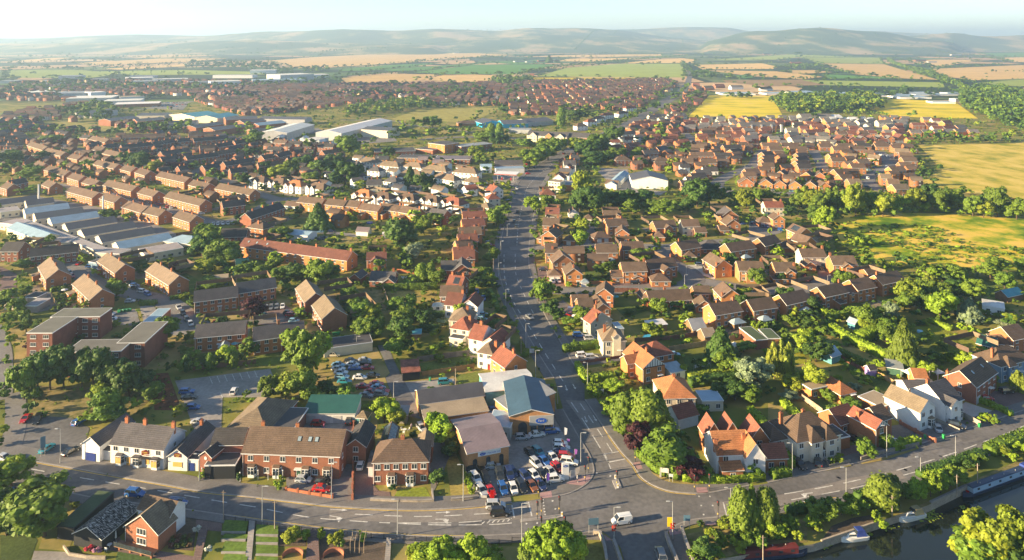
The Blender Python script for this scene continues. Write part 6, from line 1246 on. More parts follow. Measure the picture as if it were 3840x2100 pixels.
TT('M1',[(400,1230,440,270,'b'),(500,1180,330,210,'l'),(330,1010,220,160,'l'),(110,1409,200,140,'b'),(260,1409,230,160,'y'),(390,1400,260,190,'b'),(490,1409,130,150,'b'),(640,1380,120,150,'d'),(790,1409,130,120,'b'),(545,405,250,200,'b'),(180,225,120,115,'b'),(260,468,78,86,'b'),(740,465,125,130,'b'),(825,530,120,120,'b'),(870,600,120,130,'b'),(930,720,180,180,'b'),(1010,740,170,150,'y'),(1010,870,180,180,'b'),(950,830,130,140,'b'),
(780,590,110,120,'d'),(830,660,110,120,'d'),(1215,655,145,120,'b'),(1290,745,150,160,'b'),(1300,890,200,190,'d'),(1380,740,90,110,'d'),(1240,1020,160,170,'b'),(1330,1000,110,110,'d'),(1455,372,170,110,'k'),(1540,372,175,90,'k'),(1370,392,84,110,'b'),(1385,185,135,120,'s'),(1300,205,112,90,'b'),(1330,260,90,90,'b'),(395,695,105,95,'b'),(1640,755,70,110,'s'),(1480,640,90,90,'y'),
(40,345,115,120,'b'),(130,350,100,110,'d'),(230,355,120,140,'b'),(330,355,150,140,'d'),(430,360,140,130,'b'),(640,368,140,130,'d'),(720,385,110,110,'b'),(20,400,60,90,'d'),(2055,362,92,110,'b'),(1960,400,60,120,'d'),(970,430,60,50,'b'),(1110,100,70,90,'b'),(840,110,80,80,'l'),(910,160,70,90,'b'),(690,60,80,100,'b'),(980,70,60,70,'b'),(1230,90,120,90,'w'),(1615,130,60,46,'l'),])
TT('B1',[(1635,385,235,220,'l'),(1720,490,118,150,'d'),(1130,200,190,190,'l'),(1225,240,150,130,'y'),(190,790,82,62,'l'),(222,792,80,60,'b'),(1500,1470,150,260,'l'),(1640,1460,230,220,'l'),(1780,1480,170,240,'l'),(1920,1440,260,210,'l'),(2080,1470,160,190,'l'),(1420,1480,130,170,'y'),(325,1260,130,130,'y'),(425,1230,95,90,'l'),(585,1225,66,76,'y'),(690,1300,140,100,'y'),(935,1240,85,60,'l'),(755,1300,80,60,'b'),(1355,160,46,50,'l'),(890,310,62,60,'y'),(880,380,46,44,'l'),(335,120,100,46,'b'),(560,60,110,120,'d'),(1865,710,36,34,'y'),(1850,760,44,36,'l'),(1890,790,50,44,'l'),(1905,840,60,44,'y')])
TT('B2',[(250,1470,300,230,'l'),(390,1475,350,270,'l'),(530,1470,280,210,'l'),(180,1480,200,180,'b'),(1000,270,330,180,'c'),(1100,255,330,190,'c'),(1190,330,420,220,'c'),(1290,300,380,190,'c'),(1105,455,245,195,'p'),(1370,640,395,400,'b'),(1570,690,205,220,'p'),(2020,1165,400,150,'c'),(2110,1155,400,140,'c'),(2225,1150,380,130,'c'),(1700,1400,190,180,'d'),(1850,1290,120,130,'b'),(1880,1150,90,110,'y'),(2090,1300,110,120,'b'),(1640,1330,90,110,'d'),(1780,1400,110,120,'b'),
(1990,1320,90,110,'y'),(1740,1230,70,90,'y'),(1690,150,100,110,'b'),(1720,200,56,62,'s'),(870,60,80,140,'l'),(840,130,66,90,'l'),(900,160,60,110,'b'),(1740,690,66,80,'l'),(2200,1300,100,110,'b'),(1960,1240,80,90,'b'),(1610,1420,100,110,'b'),(2250,1250,80,80,'y')])
TT('B3',[(20,1120,340,110,'c'),(1010,945,275,195,'c'),(1095,880,225,105,'c'),(100,1210,135,130,'l'),(205,1160,145,115,'b'),(360,1130,120,100,'l'),(450,1060,160,150,'b'),(540,1070,170,160,'b'),(650,1010,130,120,'l'),(740,1020,150,140,'b'),(820,990,130,110,'b'),(1210,870,125,130,'b'),(1335,880,165,120,'l'),(1430,850,200,140,'l'),(1520,820,180,140,'l'),(1600,780,170,130,'b'),(1690,740,150,130,'b'),(1760,600,90,110,'d'),(1840,570,80,120,'b'),
(1830,1480,420,330,'y'),(2000,1470,440,330,'y'),(2190,1490,480,300,'y'),(1930,1560,330,360,'b'),(2100,1560,360,300,'d'),(2060,1400,330,160,'s'),(880,508,145,135,'b'),(590,125,70,84,'y'),(740,105,110,170,'b'),(445,1150,70,90,'y'),(640,560,40,80,'y'),(560,570,36,50,'b'),(2150,520,60,60,'l'),(2170,550,50,50,'l'),(2050,480,80,110,'y'),(2200,470,90,110,'l'),(1840,595,36,36,'l'),(1900,190,70,90,'l'),(2000,215,80,60,'b'),(1960,200,60,70,'y'),(300,1010,80,100,'d'),(30,560,60,80,'s'),(60,1230,80,100,'b'),(1000,1130,70,90,'l'),(950,1080,110,70,'l'),(270,1230,60,90,'y')])
TT('M2',[(230,540,180,130,'b'),(290,565,190,140,'b'),(320,665,130,120,'d'),(300,395,70,60,'l'),(205,165,92,105,'d'),(840,255,84,110,'b'),(1280,108,92,74,'b'),(1155,205,92,115,'b'),(1840,1045,275,155,'d','fir'),(1890,1190,175,180,'b'),(2140,1340,270,250,'s'),(2080,1300,130,120,'b'),(1530,795,105,110,'l'),(1150,605,90,100,'b'),(510,745,66,115,'b'),(2040,985,92,140,'b'),(2120,1440,150,150,'b'),(992,1245,80,60,'l'),(945,1285,70,70,'l'),(870,1330,90,170,'l'),(740,1370,80,110,'l'),(1930,1330,110,130,'d'),
(1300,600,60,90,'d'),(1490,600,64,60,'l'),(1590,560,60,56,'l'),(1240,740,66,100,'b'),(1570,700,70,70,'y'),(1480,730,70,40,'l'),(2100,740,80,80,'b'),(2140,800,90,70,'l'),(2210,810,100,90,'b'),(1550,920,60,60,'l'),(1520,1200,110,80,'y'),(1640,1130,80,100,'d'),(1700,1150,110,100,'b'),(800,310,60,50,'l'),(490,420,60,60,'l'),(1525,455,60,66,'l'),(1560,200,60,110,'b'),(2060,470,80,100,'b'),(2010,1200,140,150,'b'),(1960,1409,160,170,'d'),(1820,1400,130,150,'d')])
TT('M3',[(60,1220,300,140,'w'),(150,1215,310,150,'w'),(165,915,105,100,'b'),(300,975,175,145,'l'),(420,1070,175,180,'d'),(400,1325,245,210,'y'),(235,1335,140,150,'y'),(775,1230,95,105,'l'),(925,795,225,215,'b'),(870,800,150,110,'y'),(1085,705,150,125,'s'),(1195,1115,415,180,'c'),(1510,705,255,200,'l'),(1525,560,180,130,'b'),(1250,600,240,170,'y'),(1350,600,200,160,'d'),(1200,620,160,120,'b'),(1780,715,205,125,'s','spruce'),(1800,545,195,175,'b'),(1960,345,180,190,'b'),(1650,335,110,150,'b'),(1430,430,130,140,'w'),
(1580,400,110,120,'d'),(1640,480,120,120,'d'),(1700,560,90,110,'d'),(740,355,76,84,'l'),(337,378,82,96,'p'),(100,185,112,92,'l'),(760,135,62,92,'b'),(230,770,110,120,'b'),(330,780,100,130,'d'),(430,790,110,100,'b'),(1360,1175,120,150,'l'),(1755,1115,125,140,'l'),(1620,1080,110,110,'b'),(1480,1065,75,86,'b'),(1430,1050,70,80,'d'),(1530,1080,70,80,'b'),(2200,1340,180,110,'w'),(540,1409,90,120,'b'),(2150,710,66,120,'y'),(1920,735,62,72,'b'),(620,1255,70,70,'l'),(2090,780,70,130,'s'),(1720,820,90,90,'l'),(1830,860,80,80,'l'),(1780,830,80,80,'l'),
(1400,880,70,80,'l'),(720,660,80,100,'b'),(540,770,70,100,'b'),(690,1140,90,100,'b'),(860,1270,70,110,'l'),(760,1320,60,100,'s'),(1140,760,90,100,'d'),(1040,480,60,110,'y'),(500,70,70,80,'l'),(640,80,60,100,'y'),(1300,700,90,110,'d'),(2190,120,60,90,'b'),(2230,520,70,70,'l'),(0,800,60,70,'b'),(60,760,60,40,'d'),(480,830,70,110,'b'),(20,1370,90,80,'d'),(190,1409,70,140,'s')])
TT('U1',[(1830,700,210,130,'y'),(1870,790,190,170,'d'),(1800,790,170,120,'d'),(1930,800,150,110,'d'),(1420,465,135,140,'b'),(1485,430,130,130,'b'),(1560,405,130,140,'b'),(1620,360,125,110,'b'),(1540,330,90,100,'l'),(1770,355,115,130,'y'),(1840,400,150,140,'d'),(1900,380,170,140,'b'),(1960,360,150,140,'b'),(2045,290,150,130,'d'),(1900,440,100,150,'d'),(2065,415,105,115,'b'),(1980,430,90,110,'b'),(1662,145,142,64,'k'),(1700,110,100,90,'b'),(1760,120,100,110,'d'),(1820,100,90,90,'b'),(550,165,90,62,'k'),(620,165,84,80,'b'),(690,160,90,100,'b'),
(1130,240,120,70,'k'),(1195,260,140,60,'k'),(1190,300,110,110,'d'),(1080,280,90,120,'b'),(1400,315,74,120,'b'),(540,275,104,76,'b'),(385,260,80,70,'b'),(460,220,90,80,'b'),(350,395,96,100,'d'),(60,360,140,150,'b'),(110,310,110,90,'d'),(1030,410,115,110,'y'),(520,605,150,70,'d','fir'),(640,650,150,120,'d'),(770,645,66,120,'b'),(1060,655,86,84,'l'),(30,600,180,130,'d'),(95,590,150,100,'d'),(470,1070,210,200,'d'),(410,1000,120,110,'b'),(560,890,110,90,'l'),(620,960,130,130,'b'),(700,900,90,110,'b'),
(1170,905,130,105,'b'),(760,980,84,94,'y'),(540,1145,105,125,'s'),(470,1140,80,60,'b'),(500,1200,80,110,'d'),(1450,795,115,105,'l'),(1560,760,90,110,'b'),(1815,960,120,94,'y'),(1800,1060,120,94,'l'),(2430,840,135,170,'b'),(2200,810,115,115,'b'),(2010,760,130,120,'d'),(2100,770,130,120,'d'),(2190,760,130,120,'d'),(2270,750,120,120,'d'),(2340,800,100,100,'b'),
(2230,390,80,110,'b'),(2270,460,80,80,'d'),(2500,470,80,80,'l'),(2400,200,80,90,'l'),(2430,250,90,90,'b'),(1660,680,90,60,'y'),(2370,1070,90,62,'b'),(2270,1180,100,130,'b'),])
TT('U0',[(1560,1100,200,200,'b'),(1690,1185,165,160,'b'),(1620,1190,130,150,'b'),(1760,1120,100,100,'b'),(2090,1200,115,100,'l'),(2400,925,195,120,'d','fir'),(1180,505,100,105,'y'),(1570,585,92,84,'l'),(1650,595,100,90,'d'),(1830,615,115,92,'d'),(1010,480,130,100,'d'),(1070,480,140,110,'d'),(940,455,115,90,'d'),(1140,440,90,90,'p'),(440,325,80,80,'p'),(640,505,105,84,'b'),(215,555,112,124,'b'),(60,500,95,90,'b'),(130,510,95,90,'b'),(20,530,90,90,'d'),(230,665,72,84,'l'),(2210,515,115,100,'b'),(2100,565,125,130,'y'),(2010,500,90,90,'d'),(1300,495,74,100,'p'),(1905,295,115,110,'b'),(1870,390,100,90,'d'),
(380,275,64,130,'b'),(1490,675,72,84,'b'),(840,860,90,110,'b'),(950,880,80,90,'l'),(2290,470,100,110,'d'),(2400,520,110,110,'b'),(2480,530,140,130,'d'),(2550,480,130,110,'d'),(2350,600,110,100,'b'),(2530,600,110,100,'d'),(320,400,70,100,'d'),(860,430,60,100,'d'),
(2120,1010,100,130,'b'),(2490,1060,80,90,'y'),(1440,470,60,100,'b'),(230,1060,80,80,'b'),(2340,340,100,80,'b'),])
TT('U2',[(110,755,200,150,'d'),(200,740,190,150,'d'),(330,725,115,94,'b'),(400,740,110,100,'b'),(480,760,130,110,'y'),(560,755,135,100,'b'),(630,740,120,90,'y'),(700,730,80,80,'b'),(880,770,140,110,'b'),(940,775,165,130,'y'),(1020,810,150,120,'b'),(1100,790,150,110,'b'),(1170,790,180,110,'b'),(1230,800,160,110,'b'),(1305,830,250,120,'y'),(1350,800,160,100,'b'),(1440,805,160,115,'b'),(1510,830,180,120,'y'),(1590,830,170,110,'b'),(1660,800,110,90,'b'),(1750,790,165,115,'y'),(1820,770,120,90,'d'),(1880,740,155,120,'d'),(1950,795,165,105,'b'),(2010,770,150,100,'d'),(2080,780,160,110,'b'),
(2190,830,155,110,'b'),(2270,840,130,100,'y'),(2375,835,230,120,'b'),(2440,840,120,100,'b'),(2520,855,165,120,'b'),(2600,860,150,120,'b'),(1060,955,195,130,'l'),(990,870,120,100,'b'),(720,1175,110,84,'l'),(40,790,100,100,'d'),(1740,325,74,74,'b'),(20,390,80,80,'d'),(660,990,80,30,'l'),(180,870,80,70,'b'),
(340,1090,80,46,'l'),(2400,1208,60,100,'b')])
TT('F2',[(550,690,60,56,'b'),(985,912,60,50,'d'),(1745,898,66,74,'b'),(1310,910,70,60,'b'),(350,595,46,60,'b'),(150,600,70,90,'d'),(1510,600,30,30,'b'),(1640,605,26,36,'b'),(1735,603,34,42,'b'),(2320,640,26,34,'b'),(870,432,40,60,'d')])
TT('F1',[(565,612,36,58,'b'),(1040,885,56,60,'b'),(1568,474,58,32,'d','fir'),(1843,322,34,70,'d'),(1240,860,70,90,'d')])
FARTREES=[]
def belt(c,pts,sp,h,kinds,wob=4,jitter=.35):
 ln=PX(c,pts)
 for a_,b_ in zip(ln[:-1],ln[1:]):
  n_=max(1,int((b_-a_).length/sp))
  for i in range(n_):
   p=a_.lerp(b_,(i+RR())/n_);hh=h*RU(1-jitter,1+jitter)
   FARTREES.append([p.x+RU(-wob,wob),p.y+RU(-wob,wob),hh,hh*RU(.75,1.15),RC(kinds),None])
def wood(c,pts,sp,h,kinds):
 q=[(p.x,p.y)for p in PX(c,pts)];xs_=[p[0]for p in q];ys_=[p[1]for p in q];y=min(ys_)
 while y<max(ys_):
  x=min(xs_)
  while x<max(xs_):
   px,py=x+RU(-sp,sp)*.5,y+RU(-sp,sp)*.5
   if in_poly(px,py,q):hh=h*RU(.7,1.25);FARTREES.append([px,py,hh,hh*RU(.8,1.1),RC(kinds),None])
   x+=sp*1.15*max(1,y/2200)
  y+=sp*1.3*max(1,(y/1800)**2)
wood('F2',[(660,780),(740,745),(1000,740),(1250,730),(1480,745),(1540,790),(1500,830),(1280,850),(1000,865),(830,880),(740,840)],10,13,'bbddy')
wood('F2',[(2090,760),(2200,680),(2420,690),(2576,720),(2700,740),(2700,1010),(2576,1010),(2390,960),(2300,900),(2190,860),(2110,820)],11,14,'bbdd')
wood('F0',[(1405,490),(1470,478),(1900,472),(2050,490),(2150,520),(1900,528),(1430,515)],20,17,'dd')
wood('F1',[(900,352),(1050,330),(1300,335),(1320,362),(1150,372),(950,365)],26,20,'dd')
wood('F0',[(2060,530),(2200,520),(2230,545),(2090,556)],16,12,'db');wood('F0',[(2265,525),(2480,520),(2480,545),(2300,548)],16,13,'db')
wood('F0',[(0,660),(300,640),(880,640),(1100,640),(1300,650),(1700,655),(2300,610),(2420,640),(2000,668),(1500,700),(1100,680),(860,692),(600,690),(100,700)],17,11,'bdd')
wood('F0',[(440,860),(560,830),(680,790),(780,800),(860,850),(840,900),(700,920),(560,900)],13,11,'bdd')
wood('F1',[(30,830),(180,800),(420,770),(560,765),(660,790),(600,830),(400,850),(150,890),(20,880)],11,11,'bbdy');wood('F1',[(540,800),(700,790),(860,800),(860,820),(600,830)],11,9,'dd')
wood('F1',[(1110,615),(1240,590),(1420,595),(1430,620),(1200,660)],13,12,'bd');wood('F1',[(640,700),(800,690),(930,680),(950,700),(800,740)],14,10,'bdd')
wood('U0',[(200,200),(500,190),(980,215),(960,240),(680,235),(300,225)],13,10,'bdd');wood('U0',[(980,180),(1200,160),(1480,175),(1480,205),(1200,210),(1000,210)],11,11,'bbd');wood('U0',[(0,150),(180,120),(200,190),(0,230)],13,9,'bd');wood('U0',[(1740,190),(1900,175),(2080,215),(1900,235)],12,10,'bl')
wood('U0',[(560,110),(740,105),(830,130),(760,145)],12,11,'bd');wood('U0',[(240,100),(340,85),(430,95),(300,120)],12,9,'d');wood('U0',[(0,420),(120,410),(150,470),(0,520)],12,11,'bbd')
wood('F2',[(-10,820),(80,800),(180,740),(100,720),(0,780)],12,9,'bd');wood('F2',[(730,500),(1000,490),(1050,520),(820,525)],18,14,'db');wood('F2',[(500,400),(900,380),(1000,395),(700,412)],28,14,'db');wood('F2',[(200,350),(800,340),(1300,370),(1240,400),(700,370)],40,15,'db');wood('F2',[(100,560),(180,540),(300,580),(200,600)],16,11,'db')
for c,pts,sp,h,kk in[('U2',[(1760,250),(1900,245),(2100,250),(2300,262),(2500,262)],5,8,'bbdy'),('U2',[(1780,268),(2100,272),(2480,270)],6,7,'bd'),('F2',[(1550,450),(1600,490),(1700,520),(1850,560),(1960,600),(2060,650),(2140,690)],9,12,'bbd'),('F2',[(1560,470),(1720,535),(1900,590),(2020,640)],10,11,'bd'),('F2',[(540,590),(750,598),(1000,600),(1500,602),(1900,610)],26,7,'bd'),
('F2',[(260,520),(700,525)],14,6,'d'),('F2',[(1050,525),(1260,555)],9,8,'bd'),('F2',[(900,662),(1500,668),(2140,680)],12,6,'bd'),('F2',[(1000,650),(1300,655)],10,9,'bd'),('F2',[(0,470),(60,540),(100,580)],12,9,'d'),('F2',[(2040,610),(2200,628),(2330,640)],14,8,'d'),('F2',[(2380,650),(2440,690)],12,10,'b'),('F2',[(2310,545),(2600,545)],16,9,'d'),('F2',[(1850,520),(2100,505),(2420,492)],18,9,'d'),('F2',[(1500,410),(1900,400),(2200,420),(2500,470)],24,10,'d'),('F2',[(300,470),(720,480)],22,10,'db'),
('F2',[(1300,840),(1420,860),(1500,880)],8,7,'b'),('F2',[(1180,770),(1250,860)],9,10,'b'),('F1',[(1300,575),(1420,548),(1600,520),(1800,490),(2200,455),(2576,425),(2760,415)],13,10,'bd'),('F1',[(0,520),(300,495),(520,475)],22,6,'d'),('F1',[(530,470),(720,462)],12,12,'d'),('F1',[(800,458),(1000,445),(1250,435)],12,12,'d'),('F1',[(1320,430),(1680,415)],22,9,'d'),('F1',[(0,580),(300,560),(500,550)],12,8,'bd'),('F1',[(740,575),(800,560)],10,9,'b'),('F1',[(500,548),(1250,560)],16,5,'d'),('F1',[(620,530),(1110,472)],18,4,'d'),('F1',[(250,530),(740,475)],20,4,'d'),
('F1',[(700,640),(1000,645),(1450,615),(2000,610),(2480,600)],12,7,'bd'),('F1',[(1760,395),(1900,370),(2120,350)],18,13,'d'),('F1',[(520,390),(800,385),(1050,380)],20,11,'d'),('F1',[(1320,325),(1700,320)],28,15,'d'),('F1',[(0,405),(370,400)],15,12,'d'),('F1',[(1800,400),(2200,410),(2500,415)],20,10,'d'),('F1',[(2200,350),(2500,375)],25,10,'d'),('F0',[(0,525),(300,520),(640,525)],14,9,'d'),('F0',[(650,545),(1300,550),(1500,555)],30,8,'b'),('F0',[(1000,530),(1200,525)],15,10,'d'),('F0',[(660,490),(900,510),(1300,480)],25,9,'d'),('F0',[(1820,410),(2080,412)],18,12,'d'),('F0',[(2330,410),(2576,405)],16,14,'d'),('F0',[(900,435),(1300,430),(1700,415)],30,10,'d'),('F0',[(0,480),(400,470),(560,455)],26,11,'d'),
('F1',[(2280,790),(2380,730),(2480,670),(2520,630)],12,8,'bd'),('F1',[(2500,760),(2576,700),(2620,650)],14,8,'bd'),('U1',[(1720,130),(1960,60),(2080,10)],10,8,'bd'),('U1',[(2080,160),(2250,60),(2400,0)],12,8,'bd'),('U1',[(600,225),(900,205),(1050,215)],8,8,'bl'),('U1',[(720,215),(960,190)],8,8,'lb'),('U1',[(880,110),(1040,100)],9,7,'d'),('U1',[(960,440),(1120,420)],8,8,'b'),
('F1',[(1640,850),(1760,840),(1880,830),(2000,800),(2200,740)],10,11,'bdy'),('F1',[(1280,800),(1420,770)],10,10,'bd'),('F1',[(800,812),(960,800),(1150,800)],9,8,'d'),('M0',[(1640,240),(1900,260),(2254,280)],4,5,'bd'),('M3',[(1200,290),(1500,330),(1700,330),(2254,350)],7,6,'bbd'),('M3',[(800,330),(900,200),(1000,330)],6,4,'b'),('M3',[(870,20),(820,150),(830,240)],7,5,'bl'),('M3',[(880,500),(1040,560),(1120,700)],6,5,'bd'),('U2',[(1130,860),(1400,830),(1700,810),(2100,820),(2560,860)],5,5,'bbl'),('U2',[(1130,900),(1200,1000),(1330,1100)],7,4,'bbl'),('U2',[(1780,560),(1860,500),(1940,470)],6,5,'d')]:belt(c,pts,sp,h,kk)
q=[(p.x,p.y)for p in PX('U2',[(1150,880),(1500,830),(1900,840),(2300,880),(2576,1000),(2576,1208),(2100,1190),(1500,1150),(1250,1000)])]
for k in range(900):
 x=RU(min(p[0]for p in q),max(p[0]for p in q));y=RU(min(p[1]for p in q),max(p[1]for p in q))
 if in_poly(x,y,q)and noise.noise(Vector((x*.03,y*.03,1)))>.12-(x<min(p[0]for p in q)+60)*.3:h=RU(.5,1.8);FARTREES.append([x,y,h,h*RU(1.3,2.8),RC('bblly'),'bush'])
for k in range(2600):
 y=1250*(5.2**RR());x=RU(-.78,.78)*y
 cl=noise.noise(Vector((x*.0022,y*.0022,7)))
 if cl<-.05:continue
 ok=True
 for qq in FIELD_EDGES:
  if in_poly(x,y,[(p.x,p.y)for p in qq]):ok=RR()<.03;break
 if ok:h=RU(6,14);FARTREES.append([x,y,h,h*RU(.9,2.2),'d',None])
for qq in FIELD_EDGES:
 for a_,b_ in zip(qq,qq[1:]+qq[:1]):
  L_=(b_-a_).length
  for i in range(int(L_/26)):
   if RR()<.55:p=a_.lerp(b_,RR());h=RU(3,9);FARTREES.append([p.x,p.y,h,h*RU(1,2.6),RC('bdd'),None])
V,F,Tt=[],[],[]
for H in HOUSES:
 s=ppm(H['a'])
 if H['cat']!='house' or s<2.6 or s>13.5:continue
 ax=H['b']-H['a'];ax.z=0;W=ax.length;ux=ax.normalized();uy=Vector((-ux.y,ux.x,0));npl=max(1,int(W/8));done=False
 for y0,y1 in((H['d']+1.2,H['d']+RU(9,13)),(-RU(6,9),-1.2)):
  for i in range(npl):
   q=[H['a']+ux*(W*x)+uy*y for x,y in((i/npl+.01,y0),((i+1)/npl-.01,y0),((i+1)/npl-.01,y1),(i/npl+.01,y1))]
   if not all(is_free(p.x,p.y)for p in[(q[2]+q[0])/2,q[2]*.8+q[0]*.2,q[3]*.8+q[1]*.2,q[0]*.85+q[2]*.15,q[1]*.85+q[3]*.15]):continue
   k=len(V);V+=[(p.x,p.y,.022)for p in q];F.append((k,k+1,k+2,k+3));Tt+=[RC([(.13,.17,.03),(.20,.19,.05),(.30,.24,.09),(.10,.14,.03),(.24,.20,.15),(.17,.13,.09)])]*4
   if y0>0 and s>4.6 and H['nm']and not done:
    done=True;root=empty('garden_fence',q[0]);tag(root,'brown garden fence behind the '+H['nm'],'fence','garden fences behind houses')
    for a_,b_ in((q[0],q[3]),(q[3],q[2]),(q[2],q[1])):
     mb=MB();v_=(b_-a_).normalized()*.04;n_=Vector((-v_.y,v_.x,0));lo=[p-q[0]for p in(a_-n_,b_-n_,b_+n_,a_+n_)];mb.hexa([(p.x,p.y,0)for p in lo],[(p.x,p.y,1.5)for p in lo]);mb.build('fence_run','wood',root,RC([(.15,.10,.06),(.20,.15,.10),(.12,.08,.06)]))
me_=bpy.data.meshes.new('garden_lawns');me_.from_pydata(V,[],F);me_.materials.append(M('plot'));a_=me_.color_attributes.new('tint','FLOAT_COLOR','POINT');a_.data.foreach_set('color',[c for t in Tt for c in(*t,1)])
tag(link('garden_lawns',me_),'small back lawns and patios between the houses','lawns',kind='stuff')
for px,py in FARH:
 if RR()<.62:h=RU(4,9);FARTREES.append([px+RU(-10,10),py+RC([-10,10])+RU(-3,3),h,h*RU(.8,1.3),RC('bbdd'),None])
occ_poly([(BANK[0].x,60)]+[(p.x,p.y)for p in BANK]+[(1200,60)])
for c,pts in[('B3',[(400,1000),(950,960),(1150,900),(1400,860),(1700,700),(1900,520),(2300,480),(2300,640),(1740,800),(1000,1080),(450,1260)]),('B0',[(-100,1180),(660,1170),(950,1200),(2254,1100),(2254,1500),(-100,1500)]),('B1',[(0,1100),(2254,1240),(2254,1500),(0,1500)]),('B2',[(0,1190),(860,1180),(900,1500),(0,1500)])]:occ_poly([(p.x,p.y)for p in PX(c,pts)])
GARD=[]
gk=0
for k in range(70000):
 y=150*(7.6**(RR()**.8));x=RU(-.74,.74)*y
 if not is_free(x,y):continue
 dens=noise.noise(Vector((x*.02,y*.02,5)))
 if RR()>(.42 if y<420 else.6)+.5*dens:continue
 big=RR()<(.11 if y>300 else.05)
 h=RU(4,7.5)if big else RU(.8,2.6)
 if y<230:h*=.6
 GARD.append([x,y,h,h*RU(.8,1.2)if big else h*RU(.9,1.7),RC('bbbddlyy' if not big else 'bbbddly'),'tree' if big else 'shrub'])
 occ_disc(x,y,1.6 if not big else 3);gk+=1
 if gk>9500:break
def appar(t):return max(t[2],t[3])/t[1]
in_view=lambda t:abs(t[0])/t[1]<.745
trees_all=[t for t in TREES if in_view(t)]+[t for t in FARTREES if t[5]!='bush' and in_view(t)]+[t for t in GARD if t[5]=='tree']
cls=lambda t:'conifer' if(t[4]=='c' or t[5]in('fir','spruce'))else 'tree'
conif=[t for t in trees_all if cls(t)=='conifer'];broad=sorted([t for t in trees_all if cls(t)=='tree'],key=appar,reverse=True)
near_b=[t for t in broad if t[2]>=3.0][:300];ids={id(t)for t in near_b};low=[t for t in broad if t[2]<3.0]
shr=sorted(low+[t for t in GARD if t[5]=='shrub'],key=appar,reverse=True);near_s=shr[:300]
mass=[t for t in broad if id(t)not in ids and t[2]>=3.0]+shr[300:]+[t for t in FARTREES if t[5]=='bush']
LOOK={'b':'mid-green leafy','d':'dark green dense','l':'bright lime-green','y':'golden olive-green','c':'tall green','p':'purple-leaved','s':'silvery grey-green','w':'weeping pale green','k':'slim upright green'}
NAMED={}
def unique(o,lab,x):
 NAMED.setdefault(lab,[]).append((x,o))
def plant_tree(t):
 x,y,h,w_,k,note=t
 p=Vector((x,y,0));nm='tree';cat='tree'
 if cls(t)=='conifer':pr=RC(['cone0','cone1','cone2']if k!='c' else['cone0','column0','column1']);nm='conifer';cat='conifer'
 elif k=='w':pr=RC(['weep0','weep1'])
 elif k=='k' or(h>1.9*w_):pr=RC(['column0','column1'])
 else:pr='round%d'%random.randrange(5)
 root=empty(nm,(x,y,0),RU(0,6.28));root.scale=(w_*(1.3 if nm=='conifer' else 1),w_*(1.3 if nm=='conifer' else 1),h)
 k2=RU(.82,1.2);c=LEAFC[k]
 link('crown',PROTO[pr],root,(c[0]*k2*RU(.92,1.1),c[1]*k2,c[2]*k2))
 link('trunk',TRC if nm=='conifer' else RC(TR),root)
 size='tall' if h>11 else('small' if h<5.5 else 'medium-sized')
 lab='%s %s %s %s'%('mid-sized' if size[0]=='m' else size,LOOK[k]if nm!='conifer' else{'c':'green','d':'dark','s':'silver-blue'}.get(k,'green'),'pollarded tree' if note=='pollard' else nm,near_place(p))
 tag(root,lab,cat,'trees around the houses' if nm=='tree' else 'conifers around the houses');unique(root,lab,scr(p)[0])
for t in near_b+conif:plant_tree(t)
for t in near_s:
 x,y,h,w_,k,note=t;c=LEAFC[k];k2=RU(.8,1.25)
 o=link('shrub',PROTO['shrub%d'%random.randrange(3)],None,(c[0]*k2,c[1]*k2,c[2]*k2),(x,y,-.05),RU(0,6.28));o.scale=(w_,w_,h)
 lab='%s shrub %s'%(LOOK[k],near_place(Vector((x,y,0))));tag(o,lab,'shrub','garden shrubs');unique(o,lab,scr(Vector((x,y,0)))[0])
LODN={}
for i in range(4):
 LODN['a%d'%i]=crown('round',80+i,18,14,.11);LODN['m%d'%i]=crown('round',86+i,7,8,.18);LODN['b%d'%i]=crown('round',90+i,3,4,.3);LODN['c%d'%i]=crown('column',95+i,20,14,.11)
Vs,Fs,Ts=[],[],[];off=0
for t in mass:
 x,y,h,w_,k,note=t;a=appar(t)*FS;key=('c' if(k=='k' or h>1.9*w_)else 'a')if a>60 else('m' if a>26 else 'b')
 v,f=LODN[key+str(random.randrange(4))];th=RU(0,6.28);ca,sa=cos(th),sin(th)
 vv=np.empty_like(v);vv[:,0]=x+(v[:,0]*ca-v[:,1]*sa)*w_;vv[:,1]=y+(v[:,0]*sa+v[:,1]*ca)*w_;vv[:,2]=v[:,2]*h-.1
 if y>4300:vv[:,2]+=max(0,float(hill_h(np.array([x]),np.array([y]))[0]))
 c=np.array(LEAFC[k])*RU(.75,1.2);Vs.append(vv);Fs.append(f+off);off+=len(vv);Ts.append(np.tile(c,(len(vv),1)))
tag(link('distant_trees',np_mesh('distant_trees',np.concatenate(Vs),np.concatenate(Fs).reshape(-1),3,'leaf_mass',np.concatenate(Ts))),'mass of garden bushes, hedgerow trees and woods across town and fields','trees',kind='stuff')
